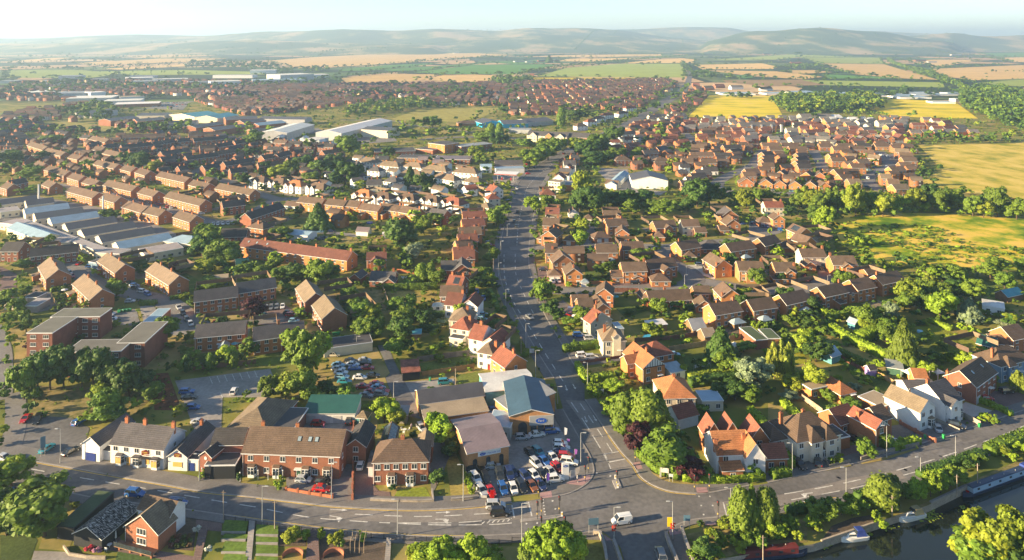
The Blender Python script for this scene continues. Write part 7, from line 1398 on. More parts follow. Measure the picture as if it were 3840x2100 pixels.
def hedge(c,pts,h,wd,label,k='b',sm=2):
 ln=smooth_line(PX(c,pts),sm)if len(pts)>2 else PX(c,pts);o0=ln[0].copy();r_=np.random.default_rng(int(abs(o0.x*7+o0.y)))
 vs,fs=[],[];off=0
 for a_,b_ in zip(ln[:-1],ln[1:]):
  d=b_-a_;L_=d.length
  if L_<.1:continue
  d.normalize();n_=Vector((-d.y,d.x,0));m_=max(1,int(L_/1.0))
  mb=MB();rings=[]
  for i in range(m_+1):
   p=a_+d*L_*i/m_-o0;w1=wd/2*r_.uniform(.85,1.1);h1=h*r_.uniform(.9,1.06)
   rings.append([tuple(p+n_*-w1),tuple(p+n_*-w1*.95+Vector((0,0,h1*.85))),tuple(p+n_*-w1*.6+Vector((0,0,h1))),tuple(p+n_*w1*.6+Vector((0,0,h1))),tuple(p+n_*w1*.95+Vector((0,0,h1*.85))),tuple(p+n_*w1)])
  mb.loft(rings);
  tri=[]
  for f in mb.f:
   for j in range(1,len(f)-1):tri.append((f[0],f[j],f[j+1]))
  vs.append(np.array(mb.v));fs.append(np.array(tri)+off);off+=len(mb.v)
  nl=int(min(L_*(2*h+wd)*7,1400));t=r_.uniform(0,1,nl);side=r_.uniform(0,2*h+wd,nl);cc=np.empty((nl,3));nn=np.empty((nl,3))
  for i in range(nl):
   p=a_+d*L_*t[i]-o0
   if side[i]<h:q_=p+n_*(-wd/2)+Vector((0,0,side[i]));nv=-n_
   elif side[i]<h+wd:q_=p+n_*(side[i]-h-wd/2)+Vector((0,0,h*1.01));nv=Vector((0,0,1))
   else:q_=p+n_*(wd/2)+Vector((0,0,side[i]-h-wd));nv=n_
   cc[i]=q_;nn[i]=nv
  v,f=leaf_tris(cc,nn,.38,r_);vs.append(v);fs.append(f+off);off+=len(v)
 c_=LEAFC[k];kk=RU(.9,1.2)
 o=link('hedge',tri_mesh('hedge',np.concatenate(vs),np.concatenate(fs),'leaf'),None,tuple(v*kk for v in c_),o0)
 tag(o,label,'hedge','garden hedges');
for a_ in[('B2',[(1100,480),(1190,560),(1300,640),(1480,695)],1.6,1.6,'clipped hedge at the junction corner under the round tree','b'),('B2',[(1500,700),(1700,722),(1900,722),(2220,692)],1.6,1.8,'bright clipped hedge in front of the red corner house','l'),
('M2',[(450,985),(600,965),(770,938)],2.2,2.4,'tall clipped hedge below the cream hipped house drive','b'),('M2',[(575,1120),(610,1190),(655,1265)],2.0,1.8,'sunlit hedge beside the sunlit front lawn','l'),('M2',[(680,1250),(780,1232),(900,1215)],1.8,2.6,'rounded hedge below the sunlit front lawn','l'),('M2',[(920,1200),(1000,1170),(1065,1165)],1.6,2.2,'rounded hedge beside the timbered house bay','b'),('M2',[(680,1290),(700,1340),(770,1390)],1.4,1.6,'bright hedge on the bend above the conifers','l'),
('M1',[(1120,440),(1350,436),(1598,430)],2.4,2.2,'long straight hedge behind the dry garden','b'),('M1',[(2020,765),(2210,760)],2.2,2.2,'dark square hedge by the main road pavement','d'),('M1',[(1450,665),(1650,680)],2.0,2.4,'dark hedge between two back gardens','d'),('M1',[(1450,800),(1620,815)],2.4,3,'broad dark hedge beside the teal-roofed shed','d'),('M1',[(1860,400),(2090,405)],2.2,2.4,'garden hedge below the dark double-gabled house','d'),('M1',[(1910,270),(2080,285)],1.8,1.8,'long front hedge of the dark double-gabled house','b'),('M1',[(2050,460),(2110,560),(2130,640)],1.6,1.8,'hedge along the pavement by the white van','b'),
('M3',[(560,800),(700,890),(900,990),(1050,1050),(1150,1090)],2.8,2.4,'long tall hedge down the middle of the gardens','l'),('M3',[(440,890),(600,990),(760,1070),(895,1135)],2.0,2.0,'lower long hedge beside the dry narrow garden','b'),('M3',[(530,710),(690,680)],2.4,2.4,'hedge behind the octagonal conservatory house','b'),('M3',[(420,610),(530,680)],2.2,2,'hedge beside the patio garden','l'),('M3',[(800,890),(950,840)],3.0,4,'big square-cut bright hedge beside the tall fir','l'),('M3',[(1560,1060),(1700,1100)],1.8,2,'hedge behind the white gazebo','l'),('M3',[(1430,720),(1620,800)],1.6,2.4,'flowering hedge along the garden path','l'),
('B3',[(540,135),(700,220),(830,290),(1000,400),(1090,445)],3.0,2.8,'tall hedge left of the black and white gable drive','b'),('B3',[(95,480),(140,540),(200,610)],2.6,2.6,'tall bright hedge beside the left cream semi','l'),('B3',[(30,690),(190,660)],1.8,2,'square hedge beside the riverside pavement','b'),('B3',[(125,30),(200,110),(275,190)],1.8,1.8,'narrow hedge behind the cream semis','l'),('B3',[(1095,440),(1200,405),(1320,375)],1.6,2.2,'low front hedge above the stone garden wall','l'),('B3',[(1755,-20),(1950,50),(2145,145)],1.4,1.6,'low bright hedge beside the white gravel','l'),('B2',[(2090,110),(2170,190),(2254,290)],2.0,2,'hedge behind the red corner house','l'),
('B3',[(1940,475),(2100,410),(2254,350),(2400,290)],2.0,3.2,'rough hedge between the road and the blue boat','b'),('B3',[(1340,690),(1600,590),(1900,490)],1.6,2.4,'rough hedge along the kerb above the old cruiser','d'),('B3',[(160,1000),(330,975)],1.6,2,'hedge along the kerb beside the tall conifers','d'),('B3',[(780,890),(900,850)],1.8,2,'hedge on the kerb beside the round conifer','d'),
('M0',[(1495,528),(1570,515),(1650,505)],1.4,1.6,'low hedge at the estate road corner','b'),('M0',[(10,705),(120,690),(240,690)],2.2,3,'thick hedge left of the flats','b'),('M0',[(450,460),(500,442),(590,438)],1.6,1.4,'hedge round the patio with a white parasol','b'),('M0',[(1240,570),(1375,570)],1.6,2.4,'hedge above the blue-roofed garages','b'),('M2',[(1280,410),(1440,392)],1.2,1.8,'low hedge beside the projecting gable drive','b'),('M2',[(1520,620),(1650,600)],2,2,'hedge beside the low gabled garage','d'),('M2',[(1215,560),(1250,640)],2,2,'hedge beside the long bungalow garden','l'),
('U2',[(1000,905),(1050,970)],2.4,2.4,'tall hedge around the garden by the meadow','b'),('U2',[(410,590),(420,560),(540,545)],1.8,2,'bright hedge around the corner bungalow','l'),('M2',[(1560,1240),(1760,1200),(2000,1180),(2100,1150)],2,2.2,'loose sunlit hedge behind the orange hipped house','y'),('M2',[(1560,1290),(2000,1230)],2.4,2.6,'dark hedge behind the garden parasol','d')]:hedge(*a_)
def car_meshes(kind):
 L_,W,Hh={'hatch':(3.95,1.72,1.47),'saloon':(4.45,1.76,1.43),'suv':(4.5,1.84,1.7),'van':(4.4,1.8,1.85),'estate':(4.5,1.76,1.5)}[kind]
 hw=W/2;belt_={'hatch':.88,'saloon':.86,'suv':1.02,'van':1.12,'estate':.88}[kind];f,r_=L_/2,-L_/2
 st=[(f,.70,.32,.58),(f-.12,.84,.22,.70),(f-.9,.97,.2,belt_-.06),(f-1.3,1,.2,belt_),(-.2,1,.2,belt_+.02),(r_+.5,.98,.2,belt_+.03),(r_+.1,.9,.25,belt_-.02),(r_,.78,.35,belt_-.16)]
 mb=MB();rings=[]
 for x,k,zb,zt in st:rings.append([(x,-hw*k,zb+.1),(x,-hw*k,zt-.12),(x,-hw*k*.94,zt),(x,hw*k*.94,zt),(x,hw*k,zt-.12),(x,hw*k,zb+.1),(x,hw*k*.85,zb),(x,-hw*k*.85,zb)])
 mb.loft(rings)
 xa,xb,xc,xd={'hatch':(f-1.05,f-1.75,r_+.55,r_+.12),'saloon':(f-1.25,f-2.0,r_+1.3,r_+.7),'suv':(f-1.15,f-1.75,r_+.4,r_+.08),'van':(f-.75,f-1.45,r_+.12,r_+.03),'estate':(f-1.2,f-1.95,r_+.5,r_+.1)}[kind]
 z0,z1=belt_-.02,Hh;k0,k1=.93*hw,.74*hw
 if kind=='van':k1=.84*hw
 gl=MB();lo=[(xa,-k0,z0),(xd,-k0,z0+.02),(xd,k0,z0+.02),(xa,k0,z0)];hi=[(xb,-k1,z1-.05),(xc,-k1,z1-.05),(xc,k1,z1-.05),(xb,k1,z1-.05)]
 gl.hexa([lo[1],lo[0],lo[3],lo[2]][::-1],[hi[1],hi[0],hi[3],hi[2]][::-1])
 mb.hexa([(xb+.06,-k1-.02,z1-.06),(xc-.04,-k1-.02,z1-.06),(xc-.04,k1+.02,z1-.06),(xb+.06,k1+.02,z1-.06)],[(xb-.1,-k1*.9,z1),(xc+.1,-k1*.9,z1),(xc+.1,k1*.9,z1),(xb-.1,k1*.9,z1)])
 for s_ in(-1,1):
  for(px,pz,qx,qz)in[(xa,z0,xb,z1),(xd,z0,xc,z1),((xa+xd)/2,z0,(xb+xc)/2,z1)]:mb.cyl((px,s_*k0,pz),(qx,s_*k1,qz-.04),.05,n=4)
  mb.box(xa-.35,xa-.2,s_*(hw+.02)-.07,s_*(hw+.02)+.07,belt_-.02,belt_+.1)
  if kind=='van':mb.hexa([(-.2,s_*(k0+.015),z0),(xd+.05,s_*(k0+.015),z0),(xd+.05,s_*(k0-.1),z0),(-.2,s_*(k0-.1),z0)],[(-.25,s_*(k1+.03),z1-.06),(xc+.03,s_*(k1+.03),z1-.06),(xc+.03,s_*(k1-.1),z1-.06),(-.25,s_*(k1-.1),z1-.06)])
 wh=MB();rr=.32 if kind not in('suv','van')else.36;wh.cyl((0,-.1,0),(0,.1,0),rr,n=12,mi=0);wh.cyl((0,-.11,0),(0,.11,0),rr*.6,n=8,mi=1)
 hl=MB();hl.box(-.06,.05,-.16,.16,-.06,.07);tl=MB();tl.box(-.03,.05,-.12,.12,-.12,.12)
 pl=MB();pl.box(-.02,.02,-.26,.26,-.055,.055)
 return dict(body=mb.mesh('body',['car_paint']),glass=gl.mesh('car_windows',['car_glass']),wheel=wh.mesh('wheel',['tyre','steel']),head=hl.mesh('headlight',['lamp_glass']),tail=tl.mesh('tail_light',['red_lens']),plate=pl.mesh('number_plate',['white_paint']),L=L_,W=W,r=rr,belt=belt_)
CARM={k:car_meshes(k)for k in('hatch','saloon','suv','van','estate')}
CC={'white':(.72,.72,.70),'silver':(.42,.44,.46),'grey':(.16,.17,.18),'black':(.012,.013,.015),'navy':(.015,.03,.11),'blue':(.02,.10,.33),'ltblue':(.22,.42,.55),'teal':(.03,.24,.30),'red':(.42,.012,.012),'brown':(.22,.08,.03),'green':(.05,.30,.06),'yellow':(.5,.42,.05),'cream':(.62,.56,.40),'dark':(.03,.035,.04)}
CW={'ltblue':'pale blue','navy':'navy blue','dark':'dark grey'}
KW={'hatch':'hatchback','saloon':'saloon car','suv':'four-by-four','van':'van','estate':'estate car'}
def car(x,y,ang,colr,kind,place,group,pt=None):
 p=P(x,y)if pt is None else pt
 m_=CARM[kind];nm='van' if kind=='van' else 'car'
 root=empty(nm,(p.x,p.y,.06),R(ang));lab='%s %s %s'%(CW.get(colr,colr),KW[kind],place);tag(root,lab,nm,group);unique(root,lab,scr(p)[0])
 link('body',m_['body'],root,CC[colr]);link('car_windows',m_['glass'],root);f=m_['L']/2
 for sx_ in(f-.85,-f+.75):
  for sy_ in(-1,1):link('wheel',m_['wheel'],root,None,(sx_,sy_*(m_['W']/2-.1),m_['r']))
 if ppm(p)>6:
  for sy_ in(-1,1):link('headlight',m_['head'],root,None,(f-.1,sy_*m_['W']*.32,.62));link('tail_light',m_['tail'],root,None,(-f+.03,sy_*m_['W']*.36,m_['belt']-.2))
  if ppm(p)>10:link('number_plate',m_['plate'],root,None,(f+.0,0,.42))
 occ_disc(p.x,p.y,2)
 return root
def cars(c,place,tab):
 use(c)
 for t in tab:car(t[0],t[1],t[2],t[3],t[4]if len(t)>4 else RC(['hatch','hatch','saloon','estate']),place,'cars '+place)
cars('B2','on the dealer forecourt',[(88,345,5,'silver'),(220,320,12,'white'),(350,290,12,'blue','suv'),(425,400,-5,'white'),(435,440,-5,'white'),(462,475,-5,'navy'),(478,512,-5,'red'),(505,565,-12,'white','suv'),(160,485,-58,'black'),(232,475,-58,'teal'),(358,525,-58,'white'),(282,555,-58,'blue'),(210,575,-58,'silver','estate'),(397,612,-58,'red'),(338,650,-58,'silver'),(265,672,-58,'black'),(195,682,-58,'white'),(112,690,-58,'navy'),(380,718,12,'white','suv'),(250,770,-62,'navy'),(175,775,-66,'brown'),(85,785,-70,'black','suv'),(12,800,-75,'white'),(5,655,-70,'navy')])
cars('B1','beside the arched showroom',[(1930,625,0,'black','estate'),(2085,602,6,'silver'),(1935,705,-62,'white','estate'),(2022,705,-72,'black'),(2145,680,-76,'dark','suv'),(2232,675,-76,'navy','suv'),(1985,815,-62,'silver','estate'),(2062,820,-66,'red'),(2175,800,-74,'blue')])
cars('B1','in the dealer back yard',[(1790,145,-62,'black'),(1865,145,-66,'dark'),(1942,130,-70,'grey'),(2005,120,-70,'navy','suv'),(2080,110,-72,'blue')])
cars('B1','waiting at the lights',[(2110,950,2,'silver','suv'),(2148,1012,4,'black','suv')])
cars('B2','turning across the junction',[(965,1085,192,'white','van')]);cars('B2','driving onto the bridge',[(1310,1385,92,'grey','suv')])
cars('B1','parked at the brick lodgings',[(418,722,-5,'silver'),(592,735,-4,'black'),(580,800,-6,'red')]);cars('B1','on the paved villa drive',[(920,500,92,'black','suv'),(920,592,92,'white')]);cars('B1','in the garage yard',[(545,225,0,'red'),(825,195,90,'black','suv')]);cars('B1','on the lane behind the villas',[(1458,262,-60,'silver')])
cars('B0','in the pub yard',[(228,180,-82,'red'),(330,190,-70,'black','suv'),(700,205,74,'blue','estate'),(412,445,80,'teal'),(622,470,68,'black','saloon')]);cars('B0','on the riverside kerb',[(1190,845,-8,'blue','suv'),(1562,925,-8,'blue','estate'),(40,530,-20,'silver')]);cars('B0','in the concrete car park',[(1700,80,3,'blue'),(1752,212,-8,'silver','saloon')]);cars('B0','under the trees by the river',[(20,770,20,'grey'),(110,835,20,'blue')])
cars('M0','in the concrete car park',[(1645,1350,5,'blue','estate'),(1665,1400,5,'black'),(2062,1345,96,'white')])
cars('M0','along the cul-de-sac',[(1145,550,8,'silver'),(1575,605,-55,'silver'),(1610,655,-55,'black'),(1645,710,-55,'dark'),(1678,750,-55,'silver'),(1150,388,-12,'dark'),(1185,412,-12,'blue'),(1197,432,-12,'black'),(1255,462,-12,'white'),(1300,486,-40,'blue'),(605,302,-35,'white','van'),(630,328,-35,'red'),(800,242,5,'blue'),(700,216,90,'red'),(905,448,-45,'blue')])
cars('M0','in the parking court of the flats',[(970,660,-8,'silver'),(980,700,-8,'white'),(985,722,-8,'silver'),(990,762,0,'red'),(1395,675,6,'silver','estate'),(1412,718,6,'ltblue','estate'),(1820,752,0,'black'),(1922,744,0,'red')])
cars('M1','beside the copper-leaved tree',[(85,612,-78,'silver'),(132,606,-78,'grey'),(182,600,-78,'grey'),(234,595,-76,'white'),(285,652,0,'black'),(310,672,0,'red'),(335,724,2,'ltblue'),(75,676,-20,'green')])
cars('M1','on the dry grass lot',[(685,1024,2,'cream','saloon'),(835,1078,-8,'black','saloon'),(955,1072,-4,'silver','saloon'),(725,1114,-8,'ltblue','saloon'),(850,1110,-8,'white','saloon'),(960,1094,-4,'black','saloon'),(725,1148,-8,'white','saloon'),(872,1144,2,'blue','saloon'),(982,1140,2,'red','saloon'),(748,1180,-4,'white','saloon'),(757,1218,-4,'ltblue','estate'),(780,1260,-4,'teal','saloon'),(915,1224,2,'white','saloon'),(1028,1208,0,'black','saloon'),(942,1304,4,'red','saloon'),(1060,1284,4,'red','saloon'),(1075,1314,-10,'ltblue','saloon'),(1012,1354,-10,'red','saloon'),(1112,1342,-10,'red','saloon'),(970,1384,-10,'grey','saloon'),(1100,1372,-10,'grey','estate')])
cars('M1','utility pole in the yard behind the workshop',[(1665,1266,10,'teal','suv')]);cars('M1','on the front drives left of the main road',[(1948,560,-10,'white','van'),(2002,524,-84,'blue'),(2000,668,6,'ltblue'),(1945,466,-84,'blue'),(2098,842,60,'white','van'),(2182,850,58,'yellow'),(1992,708,-10,'ltblue'),(2150,888,-10,'dark'),(2192,932,-10,'dark')])
cars('M2','driving down the main road',[(157,690,-62,'grey')]);cars('M2','on the right estate drives',[(280,272,-10,'black'),(360,372,-84,'white'),(412,370,-84,'white'),(1085,386,0,'black','suv'),(1655,226,-4,'silver'),(1780,308,4,'white'),(1818,326,4,'black')]);cars('M2','on the dark drive',[(428,670,-80,'white'),(540,634,-6,'white','van'),(518,668,-8,'red')]);cars('M2','below the cream hipped house',[(590,852,4,'blue','suv'),(690,880,4,'silver','suv'),(622,1030,12,'white','suv'),(702,1048,10,'silver','suv')]);cars('M2','behind the timbered house',[(1430,1022,4,'ltblue')])
cars('M3','on the estate drives near the meadow',[(30,392,-80,'black'),(85,398,-84,'white'),(463,262,-86,'black'),(523,256,-86,'black'),(435,506,-40,'red')]);cars('M3','on the red block forecourt',[(2100,1345,12,'dark','suv'),(1925,1409,4,'red')])
cars('B3','on the riverside house drives',[(1495,265,72,'silver','saloon'),(1660,240,-38,'black','suv'),(272,585,-72,'black','suv'),(435,560,76,'dark'),(755,362,-40,'black'),(1062,362,-40,'white'),(1122,398,-20,'white')])
cars('U1','on the long main road',[(1330,798,84,'black'),(1305,875,-96,'black'),(1320,910,-84,'dark'),(1410,510,10,'red'),(1325,622,-86,'white'),(1680,358,50,'red'),(2130,165,45,'black'),(2210,130,45,'white')]);cars('U1','at the petrol station',[(1185,525,-60,'white','van'),(1212,545,-60,'white')]);cars('U1','on the drives left of the road',[(1265,716,4,'blue'),(1112,1034,4,'silver'),(1130,1054,4,'red')]);cars('U1','in the allotment lane',[(320,994,-10,'red'),(600,758,10,'silver'),(920,788,10,'white')])
cars('U2','along the bungalow estate road',[(600,380,8,'white'),(585,444,8,'silver'),(575,472,4,'red'),(235,512,4,'silver'),(295,504,-70,'red'),(215,549,4,'red'),(82,504,12,'white','van'),(785,609,-84,'silver'),(690,638,0,'grey'),(830,644,0,'ltblue'),(905,606,-84,'red'),(1015,612,-84,'red')]);cars('U2','around the curving close',[(1500,369,-70,'white'),(1550,379,-70,'silver'),(1470,376,4,'white'),(1605,394,4,'black'),(1495,409,10,'silver'),(1450,464,4,'blue'),(1410,483,4,'ltblue'),(1540,460,20,'white','van'),(1395,546,80,'white','van'),(1640,429,4,'red'),(1390,610,0,'navy','suv'),(1580,610,4,'red','suv')]);cars('U2','in the new estate',[(755,186,10,'red'),(750,249,4,'red'),(1100,384,4,'black'),(1530,150,4,'white'),(1540,165,4,'silver'),(380,112,4,'grey'),(420,112,4,'silver'),(880,92,4,'red')]);cars('U2','below the cream red-roofed house',[(460,889,8,'blue'),(525,884,80,'navy'),(600,909,-84,'navy'),(635,909,-84,'blue'),(748,938,-10,'blue','van')])
cars('U0','lined up on the bend',[(1610,892,-70,'white'),(1645,892,-70,'white'),(1680,889,-60,'white'),(1720,887,-60,'white'),(1757,886,-50,'white')]);cars('U0','among the brown-roofed terraces',[(1855,842,30,'blue'),(1260,764,-60,'red'),(1290,769,-60,'white'),(1520,812,20,'white'),(1175,734,10,'red'),(1205,744,10,'red'),(1060,739,10,'red'),(870,674,20,'white','van'),(892,686,20,'white')]);cars('U0','in the lane behind the terrace',[(2350,940,8,'teal'),(2425,950,8,'ltblue'),(2500,946,8,'navy'),(2440,996,8,'dark'),(2410,1006,8,'navy')])
use('F0')
for i in range(34):car(1160+(i%12)*22,778+(i//12)*14+RU(-1,1),RC([0,90]),RC(['white','silver','black','red','blue','grey']),'hatch','in the distant supermarket car park','cars in the supermarket car park')
def ladder_on(c,x,y,ang):
 use(c);p=P(x,y);root=empty('roof_ladder',(p.x,p.y,1.6),R(ang));tag(root,'aluminium ladder carried on the roof of the blue estate car','ladder')
 for yy in(-.28,.28):BX(root,'rail','steel',-1.9,1.9,yy-.03,yy+.03,0,.09)
 for i in range(11):CY(root,'rung','steel',(-1.8+i*.36,-.28,.045),(-1.8+i*.36,.28,.045),.025,n=5)
ladder_on('B0',1562,925,-8)
use('M2');p=P(590,720);root=empty('caravan',p,R(-38));tag(root,'white touring caravan parked beside the grey gabled house','caravan')
PR(root,'body','trim',[(-2.6,.45),(2.4,.45),(2.75,1.2),(2.3,2.5),(-2.2,2.55),(-2.7,1.6)],-1.1,1.1)
for s_ in(-1,1):
 for x in(-1.5,.8):BX(root,'window','glass',x-.5,x+.5,s_*1.12-.02,s_*1.12+.02,1.4,2.0)
 o=link('wheel',CARM['hatch']['wheel'],root,None,(-.2,s_*1.0,.32))
CY(root,'drawbar','dark_metal',(2.6,0,.5),(3.6,0,.45),.05,n=5)
def lamp(c,x,yt,yb,side,place,kind='lamp'):
 use(c);p=P(x,yb);h=(yb-yt)/(ppm(p)*cur[2]);h=min(max(h,5),11)
 if kind=='pole':
  root=empty('utility_or_mooring_pole',p);tag(root,'plain wooden '+place,'pole');mb=MB();mb.cyl((0,0,0),(0,0,h),.11,.08,8);mb.build('pole','wood',root,(.34,.28,.22))
  mb=MB();mb.box(-.5,.5,-.05,.05,h-.5,h-.4);mb.build('crossarm','wood',root,(.2,.14,.09));return
 root=empty('street_lamp',p);tag(root,'tall grey street lamp '+place,'street lamp','street lamps along the roads')
 mb=MB();mb.cyl((0,0,0),(0,0,1.4),.13,n=8);mb.cyl((0,0,1.4),(0,0,h-.1),.085,.055,8);mb.build('pole','steel',root)
 CY(root,'arm','steel',(0,0,h-.12),(side*.9,-.1,h),.045,n=6)
 mb=MB();s0=side*.55;s1=side*1.35;mb.hexa([(min(s0,s1),-.2,h-.08),(max(s0,s1),-.2,h-.08),(max(s0,s1),0.02,h-.08),(min(s0,s1),.02,h-.08)],[(min(s0,s1)+.06,-.16,h+.08),(max(s0,s1)-.06,-.16,h+.08),(max(s0,s1)-.06,-.02,h+.08),(min(s0,s1)+.06,-.02,h+.08)]);hd=mb.build('lamp_head','steel',root)
 BX(hd,'lens','lamp_glass',min(s0,s1)+.08,max(s0,s1)-.08,-.17,-.01,h-.11,h-.08)
for a_ in[('B0',532,250,560,-1,'in front of the pub yard'),('B0',1755,470,715,-1,'beside the brick archway'),('B1',665,545,872,1,'beside the lodging terrace wall'),('B1',55,755,1105,1,'on the riverside kerb, first from the left'),('B1',1246,870,1207,-1,'on the riverside kerb opposite the villas'),('B1',1825,565,895,-1,'beside the arched showroom'),('B2',606,285,572,1,'on the dealer corner'),('B2',899,940,1252,1,'at the left end of the bridge'),('B2',1414,888,1232,-1,'at the right end of the bridge'),('B2',1925,768,1072,-1,'on the kerb beside the tall conifers'),('B2',87,905,1262,1,'on the riverside kerb by the dealer'),('B2',1025,112,290,-1,'beside the big conifers'),('B2',1306,380,682,-1,'in front of the round tree'),('B3',688,588,872,-1,'on the river side of the road, first'),('B3',1343,505,682,-1,'on the river side of the road, second'),('B3',1651,310,557,-1,'on the river side of the road, third'),('B3',215,375,667,-1,'in front of the left cream semi'),('B3',1045,222,512,-1,'in front of the black and white gable'),('M1',1212,1290,1395,1,'on the lane by the car lot'),('M1',2200,432,612,1,'on the main road verge by the blue cars'),('M1',2136,200,322,1,'on the main road verge by the villas'),('M1',2156,5,142,1,'on the main road beside the upper villas'),('M1',885,860,977,1,'behind the long garage block'),('M2',122,735,947,1,'left of the main road by the verge'),('M2',208,970,1227,1,'left of the main road by the workshop'),('M2',665,1075,1322,-1,'right of the main road by the sunlit hedge'),('M2',1534,230,322,1,'on the estate corner by the gravel drive'),('M2',1520,355,408,1,'beside the hipped garage'),('M2',1455,66,142,1,'at the upper estate bend'),('M2',402,1345,1440,1,'left of the main road beside the showroom'),('M3',525,325,412,1,'at the turning circle'),('U1',1252,885,992,1,'on the main road beside the third villa'),('U1',1203,1015,1102,1,'on the main road beside the first villa'),('U1',1322,555,622,1,'at the petrol station exit'),('U1',2036,80,160,-1,'on the distant road, upper'),('U2',470,440,480,1,'on the bungalow estate road'),('U0',1860,790,850,1,'on the terrace bend')]:lamp(*a_)
for a_ in[('B0',1967,795,1062,1,'utility pole by the terraced lawns'),('B1',165,885,1157,1,'utility pole right of the terraced lawns'),('M2',80,850,1005,1,'utility pole left of the main road'),('M0',1508,440,497,1,'utility pole at the parked cars block'),('B2',2210,1250,1409,1,'utility pole on the bank above the red narrowboat'),('B3',1093,930,1040,1,'mooring pole on the bank by the old cruiser'),('B3',1663,716,850,1,'mooring pole at the water edge by the blue narrowboat'),('B3',1845,650,745,1,'mooring pole beside the blue narrowboat cabin'),('M1',2090,160,270,1,'utility pole by the main road hedge'),('M1',1757,1175,1275,1,'utility pole in the yard behind the workshop')]:lamp(*a_,kind='pole')  # poles by the cruiser and blue narrowboat are mooring poles in utility pole shape
use('B1')
for i,(x,yt,yb)in enumerate([(18,620,700),(106,628,705),(236,632,700),(-140,640,720),(-475,600,680)]):
 p=P(x,yb);root=empty('globe_lamp',p);tag(root,'white globe lamp on a short post by the lodgings, %s from the left'%ordinal([2,3,4,1,0][i]),'lamp post','white globe lamps');CY(root,'post','trim',(0,0,0),(0,0,2.0),.06,n=6);mb=MB();v,f=IV*.2+np.array([0,0,2.15]),IF;mb.add([tuple(q)for q in v],[tuple(q)for q in f]);mb.build('globe','lamp_glass',root)
def traffic_light(c,x,y,place,ang=-60,h=3.0):
 use(c);p=P(x,y);root=empty('traffic_light',p+Vector((0,0,.12)),R(ang));tag(root,'black traffic light '+place,'traffic light','traffic lights at the junction')
 CY(root,'pole','dark_metal',(0,0,0),(0,0,h),.07,n=7)
 mb=MB();mb.box(-.22,.22,-.16,.12,h,h+1.05);hd=mb.build('signal_head','dark_metal',root)
 for i,mm in enumerate(['red_lens','yellow_paint','rust']):
  mb=MB();mb.cyl((0,-.16,h+.85-i*.33),(0,-.2,h+.85-i*.33),.11,n=8);mb.build('lens','red_lens' if i==0 else 'dark_metal',hd)
 BX(root,'push_button','yellow_paint',-.1,.1,-.16,.0,1.1,1.4)
for a_ in[(925,775,'on the island in the side road'),(262,1028,'at the left stop line'),(418,1008,'on the long island'),(1815,1055,'on the right approach by the bank'),(675,648,'on the dealer corner'),(1088,552,'beside the corner hedge'),(235,862,'on the pavement by the forecourt'),(645,728,'on the pavement by the pedestrian'),(1740,805,'on the pavement by the clipped hedge'),(1610,812,'at the pink crossing on the right'),(225,1056,'on the island tip'),(258,1195,'on the riverside kerb'),(466,1195,'on the riverside kerb by the blue sign')]:traffic_light('B2',*a_)
def bollard(c,x,y,place):
 use(c);p=P(x,y);root=empty('bollard',p+Vector((0,0,.19)));tag(root,'white keep-left bollard '+place,'bollard');BX(root,'casing','trim',-.2,.2,-.12,.12,0,.9);BX(root,'face','yellow_paint',-.15,.15,-.14,-.12,.35,.8)
bollard('B2',932,778,'on the side road island');bollard('B2',440,1030,'at the end of the long island');bollard('B2',910,700,'at the back of the side road island')
def text_on(parent,s,x,y,z,size,matn,ang=0,name='lettering',align='CENTER'):
 cu=bpy.data.curves.new(name,'FONT');cu.body=s;cu.size=size;cu.align_x=align;cu.align_y='CENTER';cu.extrude=.01;cu.materials.append(M(matn))
 o=bpy.data.objects.new(name,cu);me_=bpy.data.meshes.new_from_object(o);bpy.data.objects.remove(o);o=bpy.data.objects.new(name,me_);COL.objects.link(o);o.parent=parent;o.location=(x,y,z);o.rotation_euler=(R(90),0,ang);return o
mat('sign_slate',(.10,.19,.26),rough=.5,amp=0);mat('blue_sign',(.02,.09,.42),rough=.4,amp=0);mat('yellow_sign',(.75,.55,.02),rough=.5,amp=0);mat('maroon_sign',(.14,.025,.02),rough=.5,amp=0);mat('gold',(.75,.55,.12),rough=.4,amp=0);mat('board',(.62,.36,.10),rough=.8,scale=1,amp=.12);mat('blue_paint',(.02,.04,.20),rough=.5,amp=.1)
def oval_into(root,x,y,z,rx,rz):
 mb=MB();n_=20;mb.add([(x+rx*1.08*cos(2*pi*i/n_),y,z+rz*1.1*sin(2*pi*i/n_))for i in range(n_)],[tuple(range(n_))]);mb.build('oval_rim','white_paint',root)
 mb=MB();mb.add([(x+rx*cos(2*pi*i/n_),y-.02,z+rz*sin(2*pi*i/n_))for i in range(n_)],[tuple(range(n_))]);mb.build('oval_badge','blue_sign',root)
 text_on(root,'Ford',x,y-.04,z,rz*1.1,'white_paint')
def find(s):return next(H for H in HOUSES if H['lab'].startswith(s))
H=pub;root=H['root'];W=(H['b']-H['a']).length
for fx in(.19,.86):BX(root,'window_board','board',fx*W-.7,fx*W+.7,-.86,-.81,.8,2.2)
for fx,w_ in((.34,.5),(.70,.45)):mb=MB();mb.box(fx*W-w_,fx*W+w_,-.07,-.01,.1 if w_==.5 else.7,2.1);mb.build('door_board' if w_==.5 else 'window_board','board',root)
mb=MB();mb.prism([(.66*W-1.0,3.0),(.66*W+1.0,3.0),(.66*W+1.0,4.0),(.66*W,4.35),(.66*W-1.0,4.0)],-.1,-.02);sg=mb.build('pub_sign','maroon_sign',root);text_on(sg,'Crown',.66*W,-.13,3.75,.5,'gold');text_on(sg,'INN',.66*W,-.13,3.28,.42,'gold')
BX(root,'porch_roof','dark_metal',.44*W,.97*W,-1.0,-.02,2.62,2.74)
H=find('small white gabled wing');root=H['root'];W=(H['b']-H['a']).length
